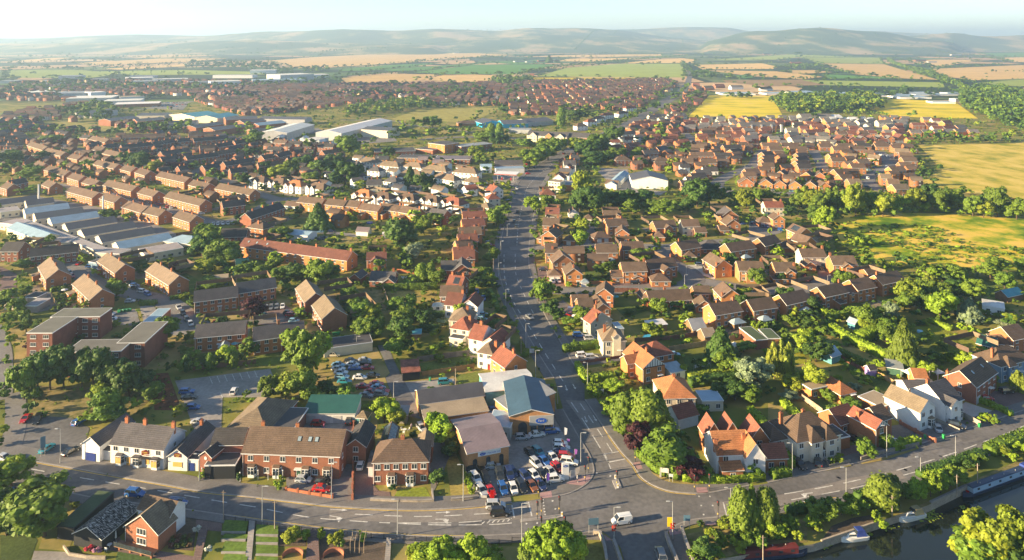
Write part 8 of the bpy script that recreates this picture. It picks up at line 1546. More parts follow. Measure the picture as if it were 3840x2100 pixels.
mb=MB();mb.prism([(W/2-.9,3.3),(W/2+.9,3.3),(W/2+.9,4.1),(W/2,4.4),(W/2-.9,4.1)],-.1,-.02);sg=mb.build('pub_sign','maroon_sign',root);text_on(sg,'Crown',W/2,-.13,3.9,.45,'gold');text_on(sg,'INN',W/2,-.13,3.5,.38,'gold')
BX(root,'window_board','board',W/2-1.2,W/2+1.2,-.09,-.02,.95,2.1);BX(root,'door_board','board',-1.2,-.3,1.9,1.97,.1,2.2);BX(root,'garage_door','blue_paint',5.2,6.6,.2,.28,0,1.9)
H=find('white gabled annexe');mb=MB();W=(H['b']-H['a']).length;mb.box(W/2-1.4,W/2+1.4,-.12,-.05,0,2.1);mb.build('garage_door','blue_paint',H['root'])
H=find('brick gabled end of the archway');W=(H['b']-H['a']).length;mb=MB();mb.cyl((W/2,-.02,4.0),(W/2,-.1,4.0),.4,n=16);mb.build('clock_face','white_paint',H['root'])
H=find('symmetrical pair');root=H['root'];W=(H['b']-H['a']).length
for i in range(5):
 for s_ in(-1,1):
  mb=MB();xm=.3+1.8;y0=9.6+i*1.5;xe=xm+s_*1.7;ze=4.2+.1+1.3*(1-1.7/1.8)+.12;zr=4.3+1.3-.1+.1;q=[(xe,y0,ze),(xe,y0+1.4,ze),(xm+s_*.15,y0+1.4,zr),(xm+s_*.15,y0,zr)];mb.quad(*q);mb.build('solar_panel','glass',root)
H=find('car showroom with shallow');root=H['root'];W=(H['b']-H['a']).length;mb=MB();mb.box(W*.25,W*.80,-.12,-.03,3.3,4.3);sg=mb.build('fascia_sign','trim',root);oval_into(sg,W*.36,-.15,3.8,.75,.35);text_on(sg,'P J Nicholls Ltd',W*.60,-.15,3.8,.62,'blue_sign')
def arch(root,x,w_,h,y=-.05):
 mb=MB();n_=8;pts=[(x-w_/2,.1),(x+w_/2,.1),(x+w_/2,h-w_/2)]+[(x+w_/2*cos(pi*i/n_),h-w_/2+w_/2*sin(pi*i/n_))for i in range(1,n_)]+[(x-w_/2,h-w_/2)];mb.prism(pts,y,y+.04);mb.build('arched_window','glass',root)
for fx in(.18,.5,.82):arch(root,W*fx,1.1,2.9)
H=find('main car showroom');root=H['root'];W=(H['b']-H['a']).length;mb=MB();mb.box(W*.45,W+.1,-.5,-.03,2.6,5.0);sg=mb.build('fascia_panel','steel',root);oval_into(sg,W*.72,-.54,3.8,1.5,.75);arch(root,W*.3,2.4,3.4)
for fx in(.55,.72,.88):BX(root,'shop_window','glass',W*fx-.8,W*fx+.8,-.07,-.02,.15,2.5)
def post_sign(c,x,y,w_,h0,h1,face,lines,label,ang=0,txt='white_paint',size=.4,posts=2,name='road_sign'):
 use(c);p=P(x,y);root=empty(name,p+Vector((0,0,.1)),R(ang));tag(root,label,'sign')
 for xx in([-w_/2+.12,w_/2-.12]if posts==2 else[0]):CY(root,'post','steel',(xx,.06,0),(xx,.06,h1),.05,n=6)
 mb=MB();mb.box(-w_/2,w_/2,-.04,.01,h0,h1);pn=mb.build('panel',face,root)
 for i,s in enumerate(lines):text_on(pn,s,0,-.06,h1-(i+.6)*(h1-h0)/(len(lines)+.2),size,txt)
post_sign('B2',1345,690,1.9,1.3,2.4,'white_paint',[],'white direction sign with black arrow by the round tree',-12);post_sign('B2',1400,725,1.0,1.2,1.9,'white_paint',[],'small white direction sign beside the larger one',-12);post_sign('B2',1545,720,1.1,.6,.95,'white_paint',[],'low white street name plate in the clipped hedge',-8)
post_sign('B2',718,1185,2.2,2.0,3.4,'sign_slate',[],'blue-green direction sign facing the bridge',8);post_sign('B2',1540,1150,1.4,2.0,3.2,'sign_slate',[],'blue direction sign right of the bridge',0);post_sign('B2',1392,1185,1.2,1.6,3.6,'yellow_sign',[],'yellow temporary road sign at the bridge end',0)
post_sign('B0',378,500,1.1,2.2,5.0,'sign_slate',[],'tall blue pub car park sign',40);post_sign('M2',175,1040,1.6,1.6,3.0,'white_paint',[],'white and green sign on the main road verge',0);post_sign('M2',262,1395,1.0,.3,4.2,'dark_metal',[],'tall dark dealer sign with red top',8,posts=1);post_sign('B2',535,705,1.3,.5,2.2,'white_paint',[],'white and red price board at the forecourt corner',20);post_sign('M2',795,1375,.9,1.2,2.0,'white_paint',[],'white house sign on a post by the bend',0);post_sign('B1',2000,870,1.7,.15,.7,'white_paint',[],'low white board beside the forecourt wall',0);post_sign('B1',2080,880,.9,.2,2.2,'red_lens',[],'small red and yellow board at the forecourt kerb',0)
use('B2');p=P(470,700);root=empty('dealer_totem',p,R(8));tag(root,'tall white dealer totem with blue oval at the junction corner','sign');mb=MB();mb.box(-.85,.85,-.18,.18,0,4.0);pn=mb.build('pylon','trim',root);oval_into(pn,0,-.2,3.3,.55,.28)
use('U1');p=P(1395,485);root=empty('price_totem',p);tag(root,'tall red and white petrol station price sign','sign');BX(root,'pylon','trim',-1,1,-.2,.2,0,6);BX(root,'red_panel','red_lens',-1.02,1.02,-.24,-.2,4.4,6.02)
a_,b_=P(1150,512,4.6),P(1320,520,4.6);d=(b_-a_).normalized();ang=math.atan2(d.y,d.x);root=empty('petrol_canopy',(a_.x,a_.y,0),ang);tag(root,'white and red petrol station canopy on posts','canopy');W=(b_-a_).length
mb=MB();mb.box(0,W,0,12,4.6,5.3);cp=mb.build('canopy_roof','trim',root);BX(cp,'red_band','red_lens',-.05,W+.05,-.06,-.01,4.7,5.2)
for x in(W*.15,W*.85):
 for y in(2,10):CY(root,'column','steel',(x,y,0),(x,y,4.6),.2,n=8)
for x in(W*.3,W*.7):BX(root,'fuel_pump','red_lens',x-.4,x+.4,4,5,0,1.9)
for i,(x,yb,yt,cc)in enumerate([(462,365,240,(.7,.7,.72)),(485,400,340,(.35,.12,.45)),(550,520,430,(.35,.12,.45)),(305,770,640,(.12,.05,.35)),(-250,690,830,None)]):
 if cc is None:continue
 use('B2');p=P(x,yb);h=(yb-yt)/(ppm(p)*cur[2]);root=empty('banner_flag',p);tag(root,'%s banner flag on the dealer forecourt, %s from the back'%('white' if i==0 else 'purple',ordinal(i)),'flag');CY(root,'pole','steel',(0,0,0),(0,0,h),.035,n=5);mb=MB();mb.prism([(.03,h*.45),(.6,h*.5),(.75,h*.92),(.03,h)],-.015,.015);mb.build('banner','cloth',root,cc)
use('U0')
for x,yt,yb,lab in[(292,610,706,'slim white factory stack at the back'),(778,700,832,'slim silver factory stack in front')]:
 p=P(x,yb);h=(yb-yt)/(ppm(p)*cur[2]);root=empty('factory_stack',p);tag(root,lab,'chimney stack');CY(root,'flue','trim',(0,0,0),(0,0,h+2),.55,.45,10);CY(root,'rim','steel',(0,0,h+1.7),(0,0,h+2.05),.6,n=10)
PANEL={}
def fence(c,pts,h,label,colr=(.24,.15,.08),sp=1.9,rail=False,matn='wood',catn='fence',name='fence'):
 ln=PX(c,pts);root=empty(name,ln[0]);tag(root,label,catn);o0=ln[0].copy()
 for a_,b_ in zip(ln[:-1],ln[1:]):
  d=b_-a_;L_=d.length;n_=max(1,int(L_/sp));w_=L_/n_;ang=math.atan2(d.y,d.x);key=(round(w_,1),h,rail,matn)
  if key not in PANEL:
   mb=MB();w1=round(w_,1)
   if rail:
    for z in(.25,h-.08):mb.box(0,w1,-.02,.02,z,z+.05)
    k=int(w1/.16)
    for i in range(k):mb.box((i+.5)*w1/k-.012,(i+.5)*w1/k+.012,-.012,.012,.08,h-.05)
   else:
    k=9
    for i in range(k):mb.box(i*w1/k,(i+1)*w1/k-.012,-.02-.008*(i%2),.02,.08,h)
    mb.box(0,w1,.02,.05,.4,.48);mb.box(0,w1,.02,.05,h-.4,h-.32)
   PANEL[key]=mb.mesh('panel',[matn]);mb=MB();mb.box(-.06,.06,-.06,.06,0,h+.12);PANEL[('post',)+key]=mb.mesh('post',[matn])
  for i in range(n_):
   p=a_+d*(i/n_)-o0;kk=RU(.85,1.15);c_=tuple(v*kk for v in colr)
   link('panel',PANEL[key],root,c_,p,ang);link('post',PANEL[('post',)+key],root,c_,p,ang)
for a_ in[('M2',[(1380,985),(1760,925)],1.8,'pale panel fence behind the timbered house',(.40,.28,.15)),('M2',[(1915,892),(2145,842)],1.8,'pale panel fence right of the tall fir',(.40,.28,.15)),('M1',[(1420,1078),(1650,1045),(1880,1015)],1.8,'grey-brown panel fence between two lawns',(.26,.20,.15)),('M1',[(1460,1205),(1700,1170),(1922,1135)],1.7,'orange-brown curved-top fence above the yard',(.42,.24,.09)),('M1',[(1115,430),(1150,520),(1172,590)],1.7,'weathered fence beside the tall grass plot',(.30,.24,.18)),('B3',[(1635,110),(1740,165),(1872,235)],1.5,'weathered fence beside the white gravel forecourt',(.34,.30,.25)),('B3',[(300,0),(400,70),(480,130)],1.7,'weathered fence behind the cream semis',(.36,.28,.2)),('B3',[(740,310),(860,380)],1.6,'orange panel fence right of the cream semis',(.5,.3,.12)),('M2',[(880,460),(1110,460),(1150,530)],1.8,'dark red fence round a back garden',(.20,.09,.06)),('M2',[(1080,900),(1400,880),(1680,840)],1.5,'dark fence across the back gardens',(.18,.10,.07)),('M2',[(590,1095),(780,1065),(970,1040)],1.0,'low reddish fence beside the long drive',(.22,.10,.07)),('M3',[(895,1170),(1000,1215),(1110,1275)],1.4,'wooden post fence beside the long garden',(.40,.25,.12)),('M3',[(650,1050),(780,1130),(900,1180)],1.3,'reddish fence below the lower hedge',(.22,.09,.06)),
('M0',[(450,490),(480,560),(530,620)],1.7,'tan fence round the patio garden of the estate',(.42,.30,.16)),('M0',[(1700,1150),(2254,1090)],1.6,'brown fence behind the pollard trees',(.22,.12,.08)),('U0',[(1330,975),(1420,965),(1500,940)],1.7,'reddish fence behind the factory pavilion',(.22,.09,.06)),('U2',[(1000,980),(1060,985),(1110,1060)],1.6,'dark fence between gardens and meadow',(.2,.13,.09))]:fence(*a_)
fence('B1',[(0,1112),(300,1150),(600,1190),(900,1215),(1240,1236)],1.1,'black iron railings along the riverside pavement',(.03,.03,.03),2.2,True,'dark_metal','railing','railing');fence('B1',[(1300,1245),(1800,1262),(2254,1280)],1.1,'black iron railings below the villas, bridge end',(.03,.03,.03),2.2,True,'dark_metal','railing','railing');fence('B2',[(0,1255),(300,1245),(700,1215)],1.1,'black iron railings beside the bridge',(.03,.03,.03),2.2,True,'dark_metal','railing','railing');fence('B0',[(1980,1062),(2254,1105)],1.1,'black iron railings above the terraced lawn',(.03,.03,.03),2.2,True,'dark_metal','railing','railing');fence('B2',[(340,760),(440,745)],1.0,'low steel railing at the forecourt corner',(.3,.3,.3),2,True,'steel','railing','railing')
wall_line('garden_wall','B1',[(265,800),(470,835),(670,868)],.75,.25,'brick','low brick wall with piers in front of the lodgings','wall',(.40,.14,.07),pier=2.6);wall_line('garden_wall','B1',[(860,225),(856,500),(850,880)],1.2,.25,'brick','brick boundary wall between the two drives','wall',(.32,.12,.07),pier=4);wall_line('garden_wall','B1',[(1008,890),(1130,895),(1262,900)],.6,.3,'stone','low stone wall in front of the left villa','wall',cap='concrete');wall_line('garden_wall','B1',[(1268,900),(1420,903),(1562,898),(1550,800)],.6,.3,'stone','low stone wall around the bright lawn','wall',cap='concrete');wall_line('garden_wall','B1',[(1720,890),(1950,870)],.6,.3,'stone','low pale wall beside the grass strip','wall',cap='concrete')
wall_line('garden_wall','B3',[(815,535),(1000,480),(1330,400)],.9,.3,'stone','sunlit stone garden wall on the riverside road','wall',cap='concrete');wall_line('garden_wall','B3',[(470,480),(540,595),(725,548)],.7,.25,'stone','low wall around the right cream semi drive','wall');wall_line('garden_wall','B3',[(1165,215),(1300,290),(1470,375)],1.0,.25,'brick','brick wall between two riverside drives','wall',(.36,.15,.09),pier=4);wall_line('garden_wall','B3',[(1480,185),(1580,230),(1690,280)],.8,.25,'render','rendered wall between the white gabled pair','wall',(.4,.36,.3));wall_line('garden_wall','M2',[(620,395),(740,392),(882,400)],1.6,.25,'brick','orange brick garden wall in the estate','wall',(.42,.17,.07));wall_line('garden_wall','M1',[(1240,285),(1410,300)],1.6,.25,'brick','red brick garden wall behind the bungalow','wall',(.36,.13,.06));wall_line('garden_wall','B0',[(560,1300),(610,1370),(760,1395),(930,1400)],.6,.3,'stone','low tan wall by the riverside path','wall');wall_line('quay_wall','B3',[(470,1243),(700,1165),(930,1085)],.25,.4,'stone','low stone quay by the white cruiser','wall');wall_line('quay_wall','B3',[(1430,905),(1740,760),(1950,695),(2254,585)],.35,.5,'concrete','concrete quay beside the blue narrowboat','wall')
struct('towpath','B3',[(1000,1060),(1200,985),(1420,890),(1740,745),(1950,640),(2254,520),(2254,588),(1950,698),(1740,762),(1400,928),(1200,993)],.03,'scrub','dry towpath along the river edge','path');struct('towpath','B3',[(470,1240),(930,1080),(920,1010),(740,1040),(560,1110)],.03,'soil','bare mooring plot beside the white cruiser','path');struct('bank_grass','B2',[(1540,1180),(1900,1120),(2254,1080),(2600,1040),(2600,1250),(2254,1310),(1830,1390),(1600,1409)],.02,'scrub','rough weedy bank above the red narrowboat','bank',block=False)
def hull_into(mb,L_,W,h,bow=1.6,n_=10,z0=-.3,mi=0,flare=1.0):
 rings=[]
 for i in range(n_+1):
  t=i/n_;x=-L_/2+L_*t;k=1 if x<L_/2-bow else max(.04,math.sqrt(max(0,1-((x-(L_/2-bow))/bow)**2)));w_=W/2*k*(1 if t>.03 else.85);up=.25*max(0,(x-(L_/2-bow))/bow)*flare
  rings.append([(x,-w_*.8,z0),(x,-w_,h+up),(x,w_,h+up),(x,w_*.8,z0)])
 mb.loft(rings,mi)
def boat_at(c,x0,y0,x1,y1,name,label):
 use(c);a_,b_=P(x0,y0,-1.6),P(x1,y1,-1.6);root=empty(name,(a_+b_)/2,math.atan2(b_.y-a_.y,b_.x-a_.x));tag(root,label,'boat');return root,(b_-a_).length
mat('boat_blue',(.025,.04,.085),rough=.35,scale=.6,amp=.12);mat('boat_pale',(.28,.40,.52),rough=.35,scale=.6,amp=.08);mat('boat_red',(.13,.025,.025),rough=.35,scale=.6,amp=.15);mat('boat_white',(.75,.74,.70),rough=.3,scale=1,amp=.06);mat('canvas',(.03,.06,.26),rough=.8,scale=2,amp=.15);mat('canvas_tan',(.40,.32,.16),rough=.8,scale=2,amp=.15);mat('lily',(.22,.28,.03),rough=.6,scale=2,amp=.3)
def narrowboat(root,L_,body,side,roofm):
 mb=MB();hull_into(mb,L_,2.1,.75,1.9,12);mb.build('hull','boat_blue' if body=='b' else 'boat_red',root);x0,x1=-L_/2+2.6,L_/2-2.4
 mb=MB();mb.hexa([(x0,-.95,.7),(x1,-.95,.7),(x1,.95,.7),(x0,.95,.7)],[(x0,-.8,1.9),(x1,-.8,1.9),(x1,.8,1.9),(x0,.8,1.9)]);cb=mb.build('cabin',side,root)
 mb=MB();mb.hexa([(x0-.1,-.86,1.9),(x1+.1,-.86,1.9),(x1+.1,.86,1.9),(x0-.1,.86,1.9)],[(x0-.1,-.6,2.02),(x1+.1,-.6,2.02),(x1+.1,.6,2.02),(x0-.1,.6,2.02)]);rf=mb.build('cabin_roof',roofm,root)
 for i in range(5):
  for s_ in(-1,1):mb=MB();x=x0+(x1-x0)*(i+.5)/5;mb.hexa([(x-.4,s_*.92,1.15),(x+.4,s_*.92,1.15),(x+.4,s_*.86,1.15),(x-.4,s_*.86,1.15)],[(x-.4,s_*.86,1.6),(x+.4,s_*.86,1.6),(x+.4,s_*.80,1.6),(x-.4,s_*.80,1.6)]);mb.build('window','glass',cb)
 for i in range(4):mb=MB();x=x0+(x1-x0)*(i+.7)/4.5;mb.cyl((x,.2,2.0),(x,.2,2.2),.1,n=8);mb.build('roof_vent','steel',rf)
 CY(root,'tiller','steel',(-L_/2+.5,0,.75),(-L_/2-.1,0,1.4),.04,n=5)
root,L_=boat_at('B3',2300,640,1715,855,'narrowboat','long navy and pale blue narrowboat with blue stern canopy');narrowboat(root,L_,'b','boat_pale','boat_blue')
mb=MB();x0=-L_/2+.4;mb.hexa([(x0,-.9,.8),(x0+2.3,-.9,.8),(x0+2.3,.9,.8),(x0,.9,.8)],[(x0+.2,-.75,2.5),(x0+2.1,-.75,2.5),(x0+2.1,.75,2.5),(x0+.2,.75,2.5)]);mb.build('stern_canopy','canvas',root);CY(root,'life_ring','red_lens',(L_/2-1.6,0,.9),(L_/2-1.6,0,1.05),.36,n=12)
root,L_=boat_at('B2',1880,1420,2600,1345,'narrowboat','red and blue narrowboat moored at the frame bottom');narrowboat(root,L_,'b','boat_red','boat_red')
def cruiser(root,L_,canv,hullm):
 mb=MB();hull_into(mb,L_,2.4,.75,L_*.45,12);mb.build('hull',hullm,root);mb=MB();hull_into(mb,L_*.9,2.0,.86,L_*.42,10,.7);mb.build('deck','boat_white',root)
 mb=MB();mb.hexa([(-.4,-.85,.85),(L_*.27,-.55,.85),(L_*.27,.55,.85),(-.4,.85,.85)],[(-.4,-.7,1.55),(L_*.14,-.45,1.5),(L_*.14,.45,1.5),(-.4,.7,1.55)]);cb=mb.build('cabin','boat_white',root)
 for s_ in(-1,1):mb=MB();mb.hexa([(-.3,s_*.86,1.05),(L_*.2,s_*.64,1.05),(L_*.2,s_*.6,1.05),(-.3,s_*.8,1.05)],[(-.3,s_*.78,1.4),(L_*.15,s_*.56,1.4),(L_*.15,s_*.5,1.4),(-.3,s_*.7,1.4)]);mb.build('window','glass',cb)
 mb=MB();mb.hexa([(-.45,-.8,1.5),(-.2,-.75,1.5),(-.2,.75,1.5),(-.45,.8,1.5)],[(-.85,-.7,2.0),(-.75,-.7,2.0),(-.75,.7,2.0),(-.85,.7,2.0)]);mb.build('windscreen','glass',root)
 mb=MB();mb.hexa([(-L_*.42,-1,.85),(-.45,-.9,.85),(-.45,.9,.85),(-L_*.42,1,.85)],[(-L_*.36,-.75,2.0),(-.8,-.72,2.1),(-.8,.72,2.1),(-L_*.36,.75,2.0)]);mb.build('canopy',canv,root)
root,L_=boat_at('B3',868,1205,622,1240,'cabin_cruiser','white cabin cruiser with blue canvas canopy at the bank');cruiser(root,L_,'canvas','boat_white')
root,L_=boat_at('B3',1365,1010,1145,1070,'cabin_cruiser','old cream cabin cruiser with tan canopy near lily pads');cruiser(root,L_,'canvas_tan','boat_white')
V,F=[],[];use('B3')
for i in range(150):
 x,y=(random.gauss(1420,50),random.gauss(1010,40))if i<95 else(RC([(900,1150),(1080,1065),(520,1270),(1700,800)])[0]+random.gauss(0,25),None)
 if y is None:y={0:1150}.get(0)-(x-900)*.28+30+random.gauss(0,10)
 p=P(x,y,-1.57);r_=RU(.12,.3);k=len(V)
 for j in range(7):V.append((p.x+r_*cos(j*.9),p.y+r_*sin(j*.9),-1.575+.0005*i))
 F.append(tuple(range(k,k+7)))
me_=bpy.data.meshes.new('lily_pads');me_.from_pydata(V,[],F);me_.materials.append(M('lily'));tag(link('lily_pads',me_),'floating yellow-green lily pads beside the old cruiser','lily pads',kind='stuff')
def person(c,x,y,ang,top,legs,lab):
 use(c);p=P(x,y,.15);me_=bpy.data.meshes.new('person')
 J=[(0,0,.95),(0,0,1.2),(0,0,1.42),(0,0,1.52),(0,-.01,1.66),(.09,0,.9),(.1,.02,.48),(.1,.1,.05),(.1,-.06,.04),(-.09,0,.9),(-.1,-.03,.48),(-.1,-.12,.05),(-.1,-.28,.04),(.19,0,1.4),(.24,.03,1.13),(.23,-.1,.9),(-.19,0,1.4),(-.24,-.03,1.13),(-.22,-.16,.92)]
 E=[(0,1),(1,2),(2,3),(3,4),(0,5),(5,6),(6,7),(7,8),(0,9),(9,10),(10,11),(11,12),(2,13),(13,14),(14,15),(2,16),(16,17),(17,18)]
 RD=[.15,.14,.15,.06,.10,.09,.07,.05,.045,.09,.07,.05,.045,.06,.05,.035,.06,.05,.035]
 me_.from_pydata(J,E,[]);me_.materials.append(M('cloth'))
 o=link('person',me_,None,top,p,R(ang));m_=o.modifiers.new('skin','SKIN');m_.use_smooth_shade=True
 for v,r_ in zip(me_.skin_vertices[0].data,RD):v.radius=(r_,r_)
 me_.skin_vertices[0].data[0].use_root=True;s_=o.modifiers.new('sub','SUBSURF');s_.levels=1;s_.render_levels=1;tag(o,lab,'person')
 mb=MB();v=IV*.105+np.array([0,-.005,1.68]);mb.add([tuple(q)for q in v],[tuple(q)for q in IF]);mb.build('head','skin',o,smooth=True);mb=MB();v=IV*np.array([.112,.112,.09])+np.array([0,.015,1.725]);mb.add([tuple(q)for q in v],[tuple(q)for q in IF]);mb.build('hair','bark',o,smooth=True)
 for s2 in(1,-1):mb=MB();mb.cyl((s2*.09,0,.95),(s2*.1,.0,.5),.105,.085,8);mb.cyl((s2*.1,0,.5),(s2*.1,.02*s2,.07),.085,.062,8);mb.build('trouser_leg','cloth',o,legs)
person('B2',575,722,70,(.7,.68,.65),(.03,.03,.04),'pedestrian in a white top and dark trousers on the pink crossing')
person('B1',1368,262,20,(.45,.35,.4),(.08,.08,.14),'person in a pale top standing in the villa back garden')
def parasol(c,x,y,colr,lab,openp=True):
 use(c);p=P(x,y);root=empty('parasol',p);tag(root,lab,'parasol');CY(root,'pole','steel',(0,0,0),(0,0,2.4),.03,n=5);mb=MB();n_=8
 if openp:mb.add([(1.4*cos(i*.785),1.4*sin(i*.785),2.0)for i in range(n_)]+[(0,0,2.5)],[(i,(i+1)%n_,n_)for i in range(n_)])
 else:mb.cyl((0,0,.9),(0,0,2.4),.2,.05,8)
 mb.build('canopy','cloth',root,colr)
for a_ in[('B0',1020,1250,(.7,.68,.62),'closed white parasol on the riverside terrace',False),('B0',1340,1290,(.7,.68,.62),'closed white parasol on the house balcony',False),('M0',2070,960,(.12,.4,.5),'turquoise parasol behind the pollard tree block'),('M0',568,480,(.7,.7,.66),'white parasol in the hedged patio'),('M2',912,540,(.08,.4,.42),'turquoise parasol in a back garden'),('B1',598,285,(.6,.2,.35),'closed pink parasol in the garage yard',False)]:parasol(*a_)
def gazebo(c,x,y,lab,s=1.5):
 use(c);p=P(x,y);root=empty('gazebo',p,.3);tag(root,lab,'gazebo')
 for a_ in(-1,1):
  for b_ in(-1,1):BX(root,'post','trim',a_*s-.05,a_*s+.05,b_*s-.05,b_*s+.05,0,2.1);mb=MB();mb.box(a_*(s-.2)-.12,a_*(s-.2)+.12,b_*(s-.02)-.03,b_*(s-.02)+.03,.1,2.1);mb.build('curtain','cloth',root,(.7,.7,.68))
 mb=MB();k=s+.15;mb.add([(-k,-k,2.1),(k,-k,2.1),(k,k,2.1),(-k,k,2.1),(-.3,-.3,2.75),(.3,-.3,2.75),(.3,.3,2.75),(-.3,.3,2.75),(0,0,3.1)],[(0,1,5,4),(1,2,6,5),(2,3,7,6),(3,0,4,7),(4,5,8),(5,6,8),(6,7,8),(7,4,8)]);mb.build('roof','cloth',root,(.7,.7,.68))
gazebo('M3',1240,1220,'white garden gazebo beside the orange-roofed outbuilding');gazebo('M3',1490,1215,'white garden gazebo behind the grey-roofed extension');gazebo('M2',1955,975,'white tent gazebo behind the pale fence',1.4)
def bin_(c,x,y,colr,lab,group,s=1.0):
 use(c);p=P(x,y);root=empty('wheeled_bin',p,RU(-.4,.4));tag(root,lab,'bin',group);mb=MB();mb.hexa([(-.24*s,-.28,.08),(.24*s,-.28,.08),(.24*s,.28,.08),(-.24*s,.28,.08)],[(-.29*s,-.34,1.0),(.29*s,-.34,1.0),(.29*s,.34,1.0),(-.29*s,.34,1.0)]);mb.build('body','paint',root,colr);mb=MB();mb.hexa([(-.31*s,-.38,1.0),(.31*s,-.38,1.0),(.31*s,.36,1.0),(-.31*s,.36,1.0)],[(-.28*s,-.34,1.08),(.28*s,-.34,1.08),(.28*s,.34,1.1),(-.28*s,.34,1.1)]);mb.build('lid','paint',root,colr)
 for sx_ in(-1,1):CY(root,'wheel','tyre',(sx_*.2*s,.3,.1),(sx_*.26*s,.3,.1),.1,n=8)
for i,x in enumerate([1050,1082,1112,1142]):bin_('M0',x,640-i*4,(.02,.22,.09),'large green refuse bin beside the flats car park, %s from the left'%ordinal(i),'green bins at the flats',2.2)
for i,(x,y)in enumerate([(690,840),(722,838)]):bin_('M1',x,y,(.02,.24,.08),'large green refuse bin at the gable wall, %s'%['left','right'][i],'green bins at the gable',2.2)
for c,x,y,cc,lab in[('B3',1548,340,(.03,.28,.08),'green wheeled bin on the shared riverside drive'),('B3',1382,345,(.03,.28,.08),'green wheeled bin at the brick drive wall'),('B3',1862,240,(.03,.28,.08),'green wheeled bin at the gravel fence end'),('B3',2150,130,(.03,.28,.08),'green wheeled bin at the bright hedge end'),('M2',1620,212,(.02,.35,.08),'bright green skip bin on the gravel drive'),('M2',937,1010,(.03,.2,.08),'green wheeled bin beside the cream hipped house'),('M2',437,520,(.03,.25,.08),'green wheeled bin by the estate road mouth'),('M2',485,500,(.03,.25,.08),'second green wheeled bin by the estate road'),('M1',1532,1240,(.03,.2,.1),'green wheeled bin below the curved-top fence')]:bin_(c,x,y,cc,lab,'green wheeled bins',2.5 if 'skip' in lab else 1)
def trampoline(c,x,y,colr,lab,r_=1.6,h=.7):
 use(c);p=P(x,y);root=empty('garden_pool',p);tag(root,lab,'garden pool');mb=MB();mb.cyl((0,0,0),(0,0,h),r_,n=16,cap=False);mb.build('side','paint',root,colr);mb=MB();mb.cyl((0,0,h-.1),(0,0,h-.08),r_*.97,n=16);mb.build('cover','paint',root,colr)
trampoline('M2',1200,868,(.05,.35,.62),'round blue covered paddling pool in the back gardens',1.9);trampoline('M3',1338,815,(.3,.6,.75),'round pale blue pool on the sunlit lawn',1.0);trampoline('M0',2095,300,(.05,.4,.5),'turquoise domed cover in the allotment',2.2,1.2);trampoline('U1',215,880,(.05,.15,.4),'round blue pool behind the back terraces',1.8)
use('M2');a_,b_=P(1600,1160),P(1750,1130);root=empty('washing_line',a_);tag(root,'washing line with white laundry behind the timbered house','washing line');d=b_-a_
for t in(0,1):mb=MB();q=d*t;mb.cyl((q.x,q.y,0),(q.x,q.y,2.1),.04,n=5);mb.build('post','steel',root)
CY(root,'line','trim',(0,0,2.05),(d.x,d.y,2.05),.015,n=4)
for i in range(9):q=d*(.06+i*.1);e_=d*.07;mb=MB();hh=RU(.5,1.1);mb.hexa([(q.x,q.y,2.02-hh),(q.x+e_.x,q.y+e_.y,2.02-hh),(q.x+e_.x,q.y+e_.y+.03,2.02-hh),(q.x,q.y+.03,2.02-hh)],[(q.x,q.y,2.02),(q.x+e_.x,q.y+e_.y,2.02),(q.x+e_.x,q.y+e_.y+.03,2.02),(q.x,q.y+.03,2.02)]);mb.build('laundry','cloth',root,(.7,.7,.7))
for x,yb,lab in[(899,1252,'red flower basket on the left bridge lamp'),(1414,1232,'red flower basket on the right bridge lamp')]:
 use('B2');p=P(x,yb);o=link('flower_basket',PROTO['shrub0'],None,(.55,.05,.02),(p.x,p.y,2.3));o.scale=(1.3,1.3,1.1);tag(o,lab,'flower basket','flower baskets on lamps')
for c,x,y,w_,h,cc,lab in[('B0',780,1340,1.8,1.3,(.55,.05,.08),'bright red flowering bush beside the black shed'),('B0',850,1350,1.7,1.2,(.5,.25,.35),'pink flowering bush at the black shed corner'),('B0',1730,1175,1.7,1.6,(.6,.6,.5),'white flowering bush at the top of the planted bed'),('B0',1830,1340,1.5,1.2,(.6,.6,.5),'white flowering bush beside the brick steps')]:
 use(c);p=P(x,y);o=link('flowering_bush',PROTO['shrub1'],None,cc,p);o.scale=(w_,w_,h);tag(o,lab,'bush','flowering bushes')
use('B0')
for i in range(12):p=P(1510+(i%4)*52+RU(-8,8),1230+(i//4)*36+RU(-6,6));o=link('shrub',PROTO['shrub2'],None,RC([(.16,.10,.05),(.10,.14,.03),(.20,.08,.06)]),p,RR()*6);o.scale=(1.3,1.3,1.1);lab='round shrub in the planted bed by the riverside house';tag(o,lab,'shrub','round bed shrubs');unique(o,lab,scr(p)[0])
for x0,x1,y,lab in[(230,410,1400,'curved brick garden alcove left of the steps'),(590,770,1400,'curved brick garden alcove right of the steps')]:
 use('B1');a_,b_=P(x0,y),P(x1,y);w_=(b_-a_).length;root=empty('garden_alcove',a_);tag(root,lab,'garden alcove');n_=12
 for i in range(n_):
  t0,t1=pi*i/n_,pi*(i+1)/n_;q0=Vector((w_/2-w_/2*cos(t0),w_*.45*sin(t0),0));q1=Vector((w_/2-w_/2*cos(t1),w_*.45*sin(t1),0));mb=MB();k=.9
  mb.hexa([(q0.x,q0.y,0),(q1.x,q1.y,0),(q1.x,q1.y+.35,0),(q0.x,q0.y+.35,0)],[(q0.x,q0.y,k),(q1.x,q1.y,k),(q1.x,q1.y+.35,k),(q0.x,q0.y+.35,k)]);mb.build('wall_section','brick',root,(.36,.14,.08))
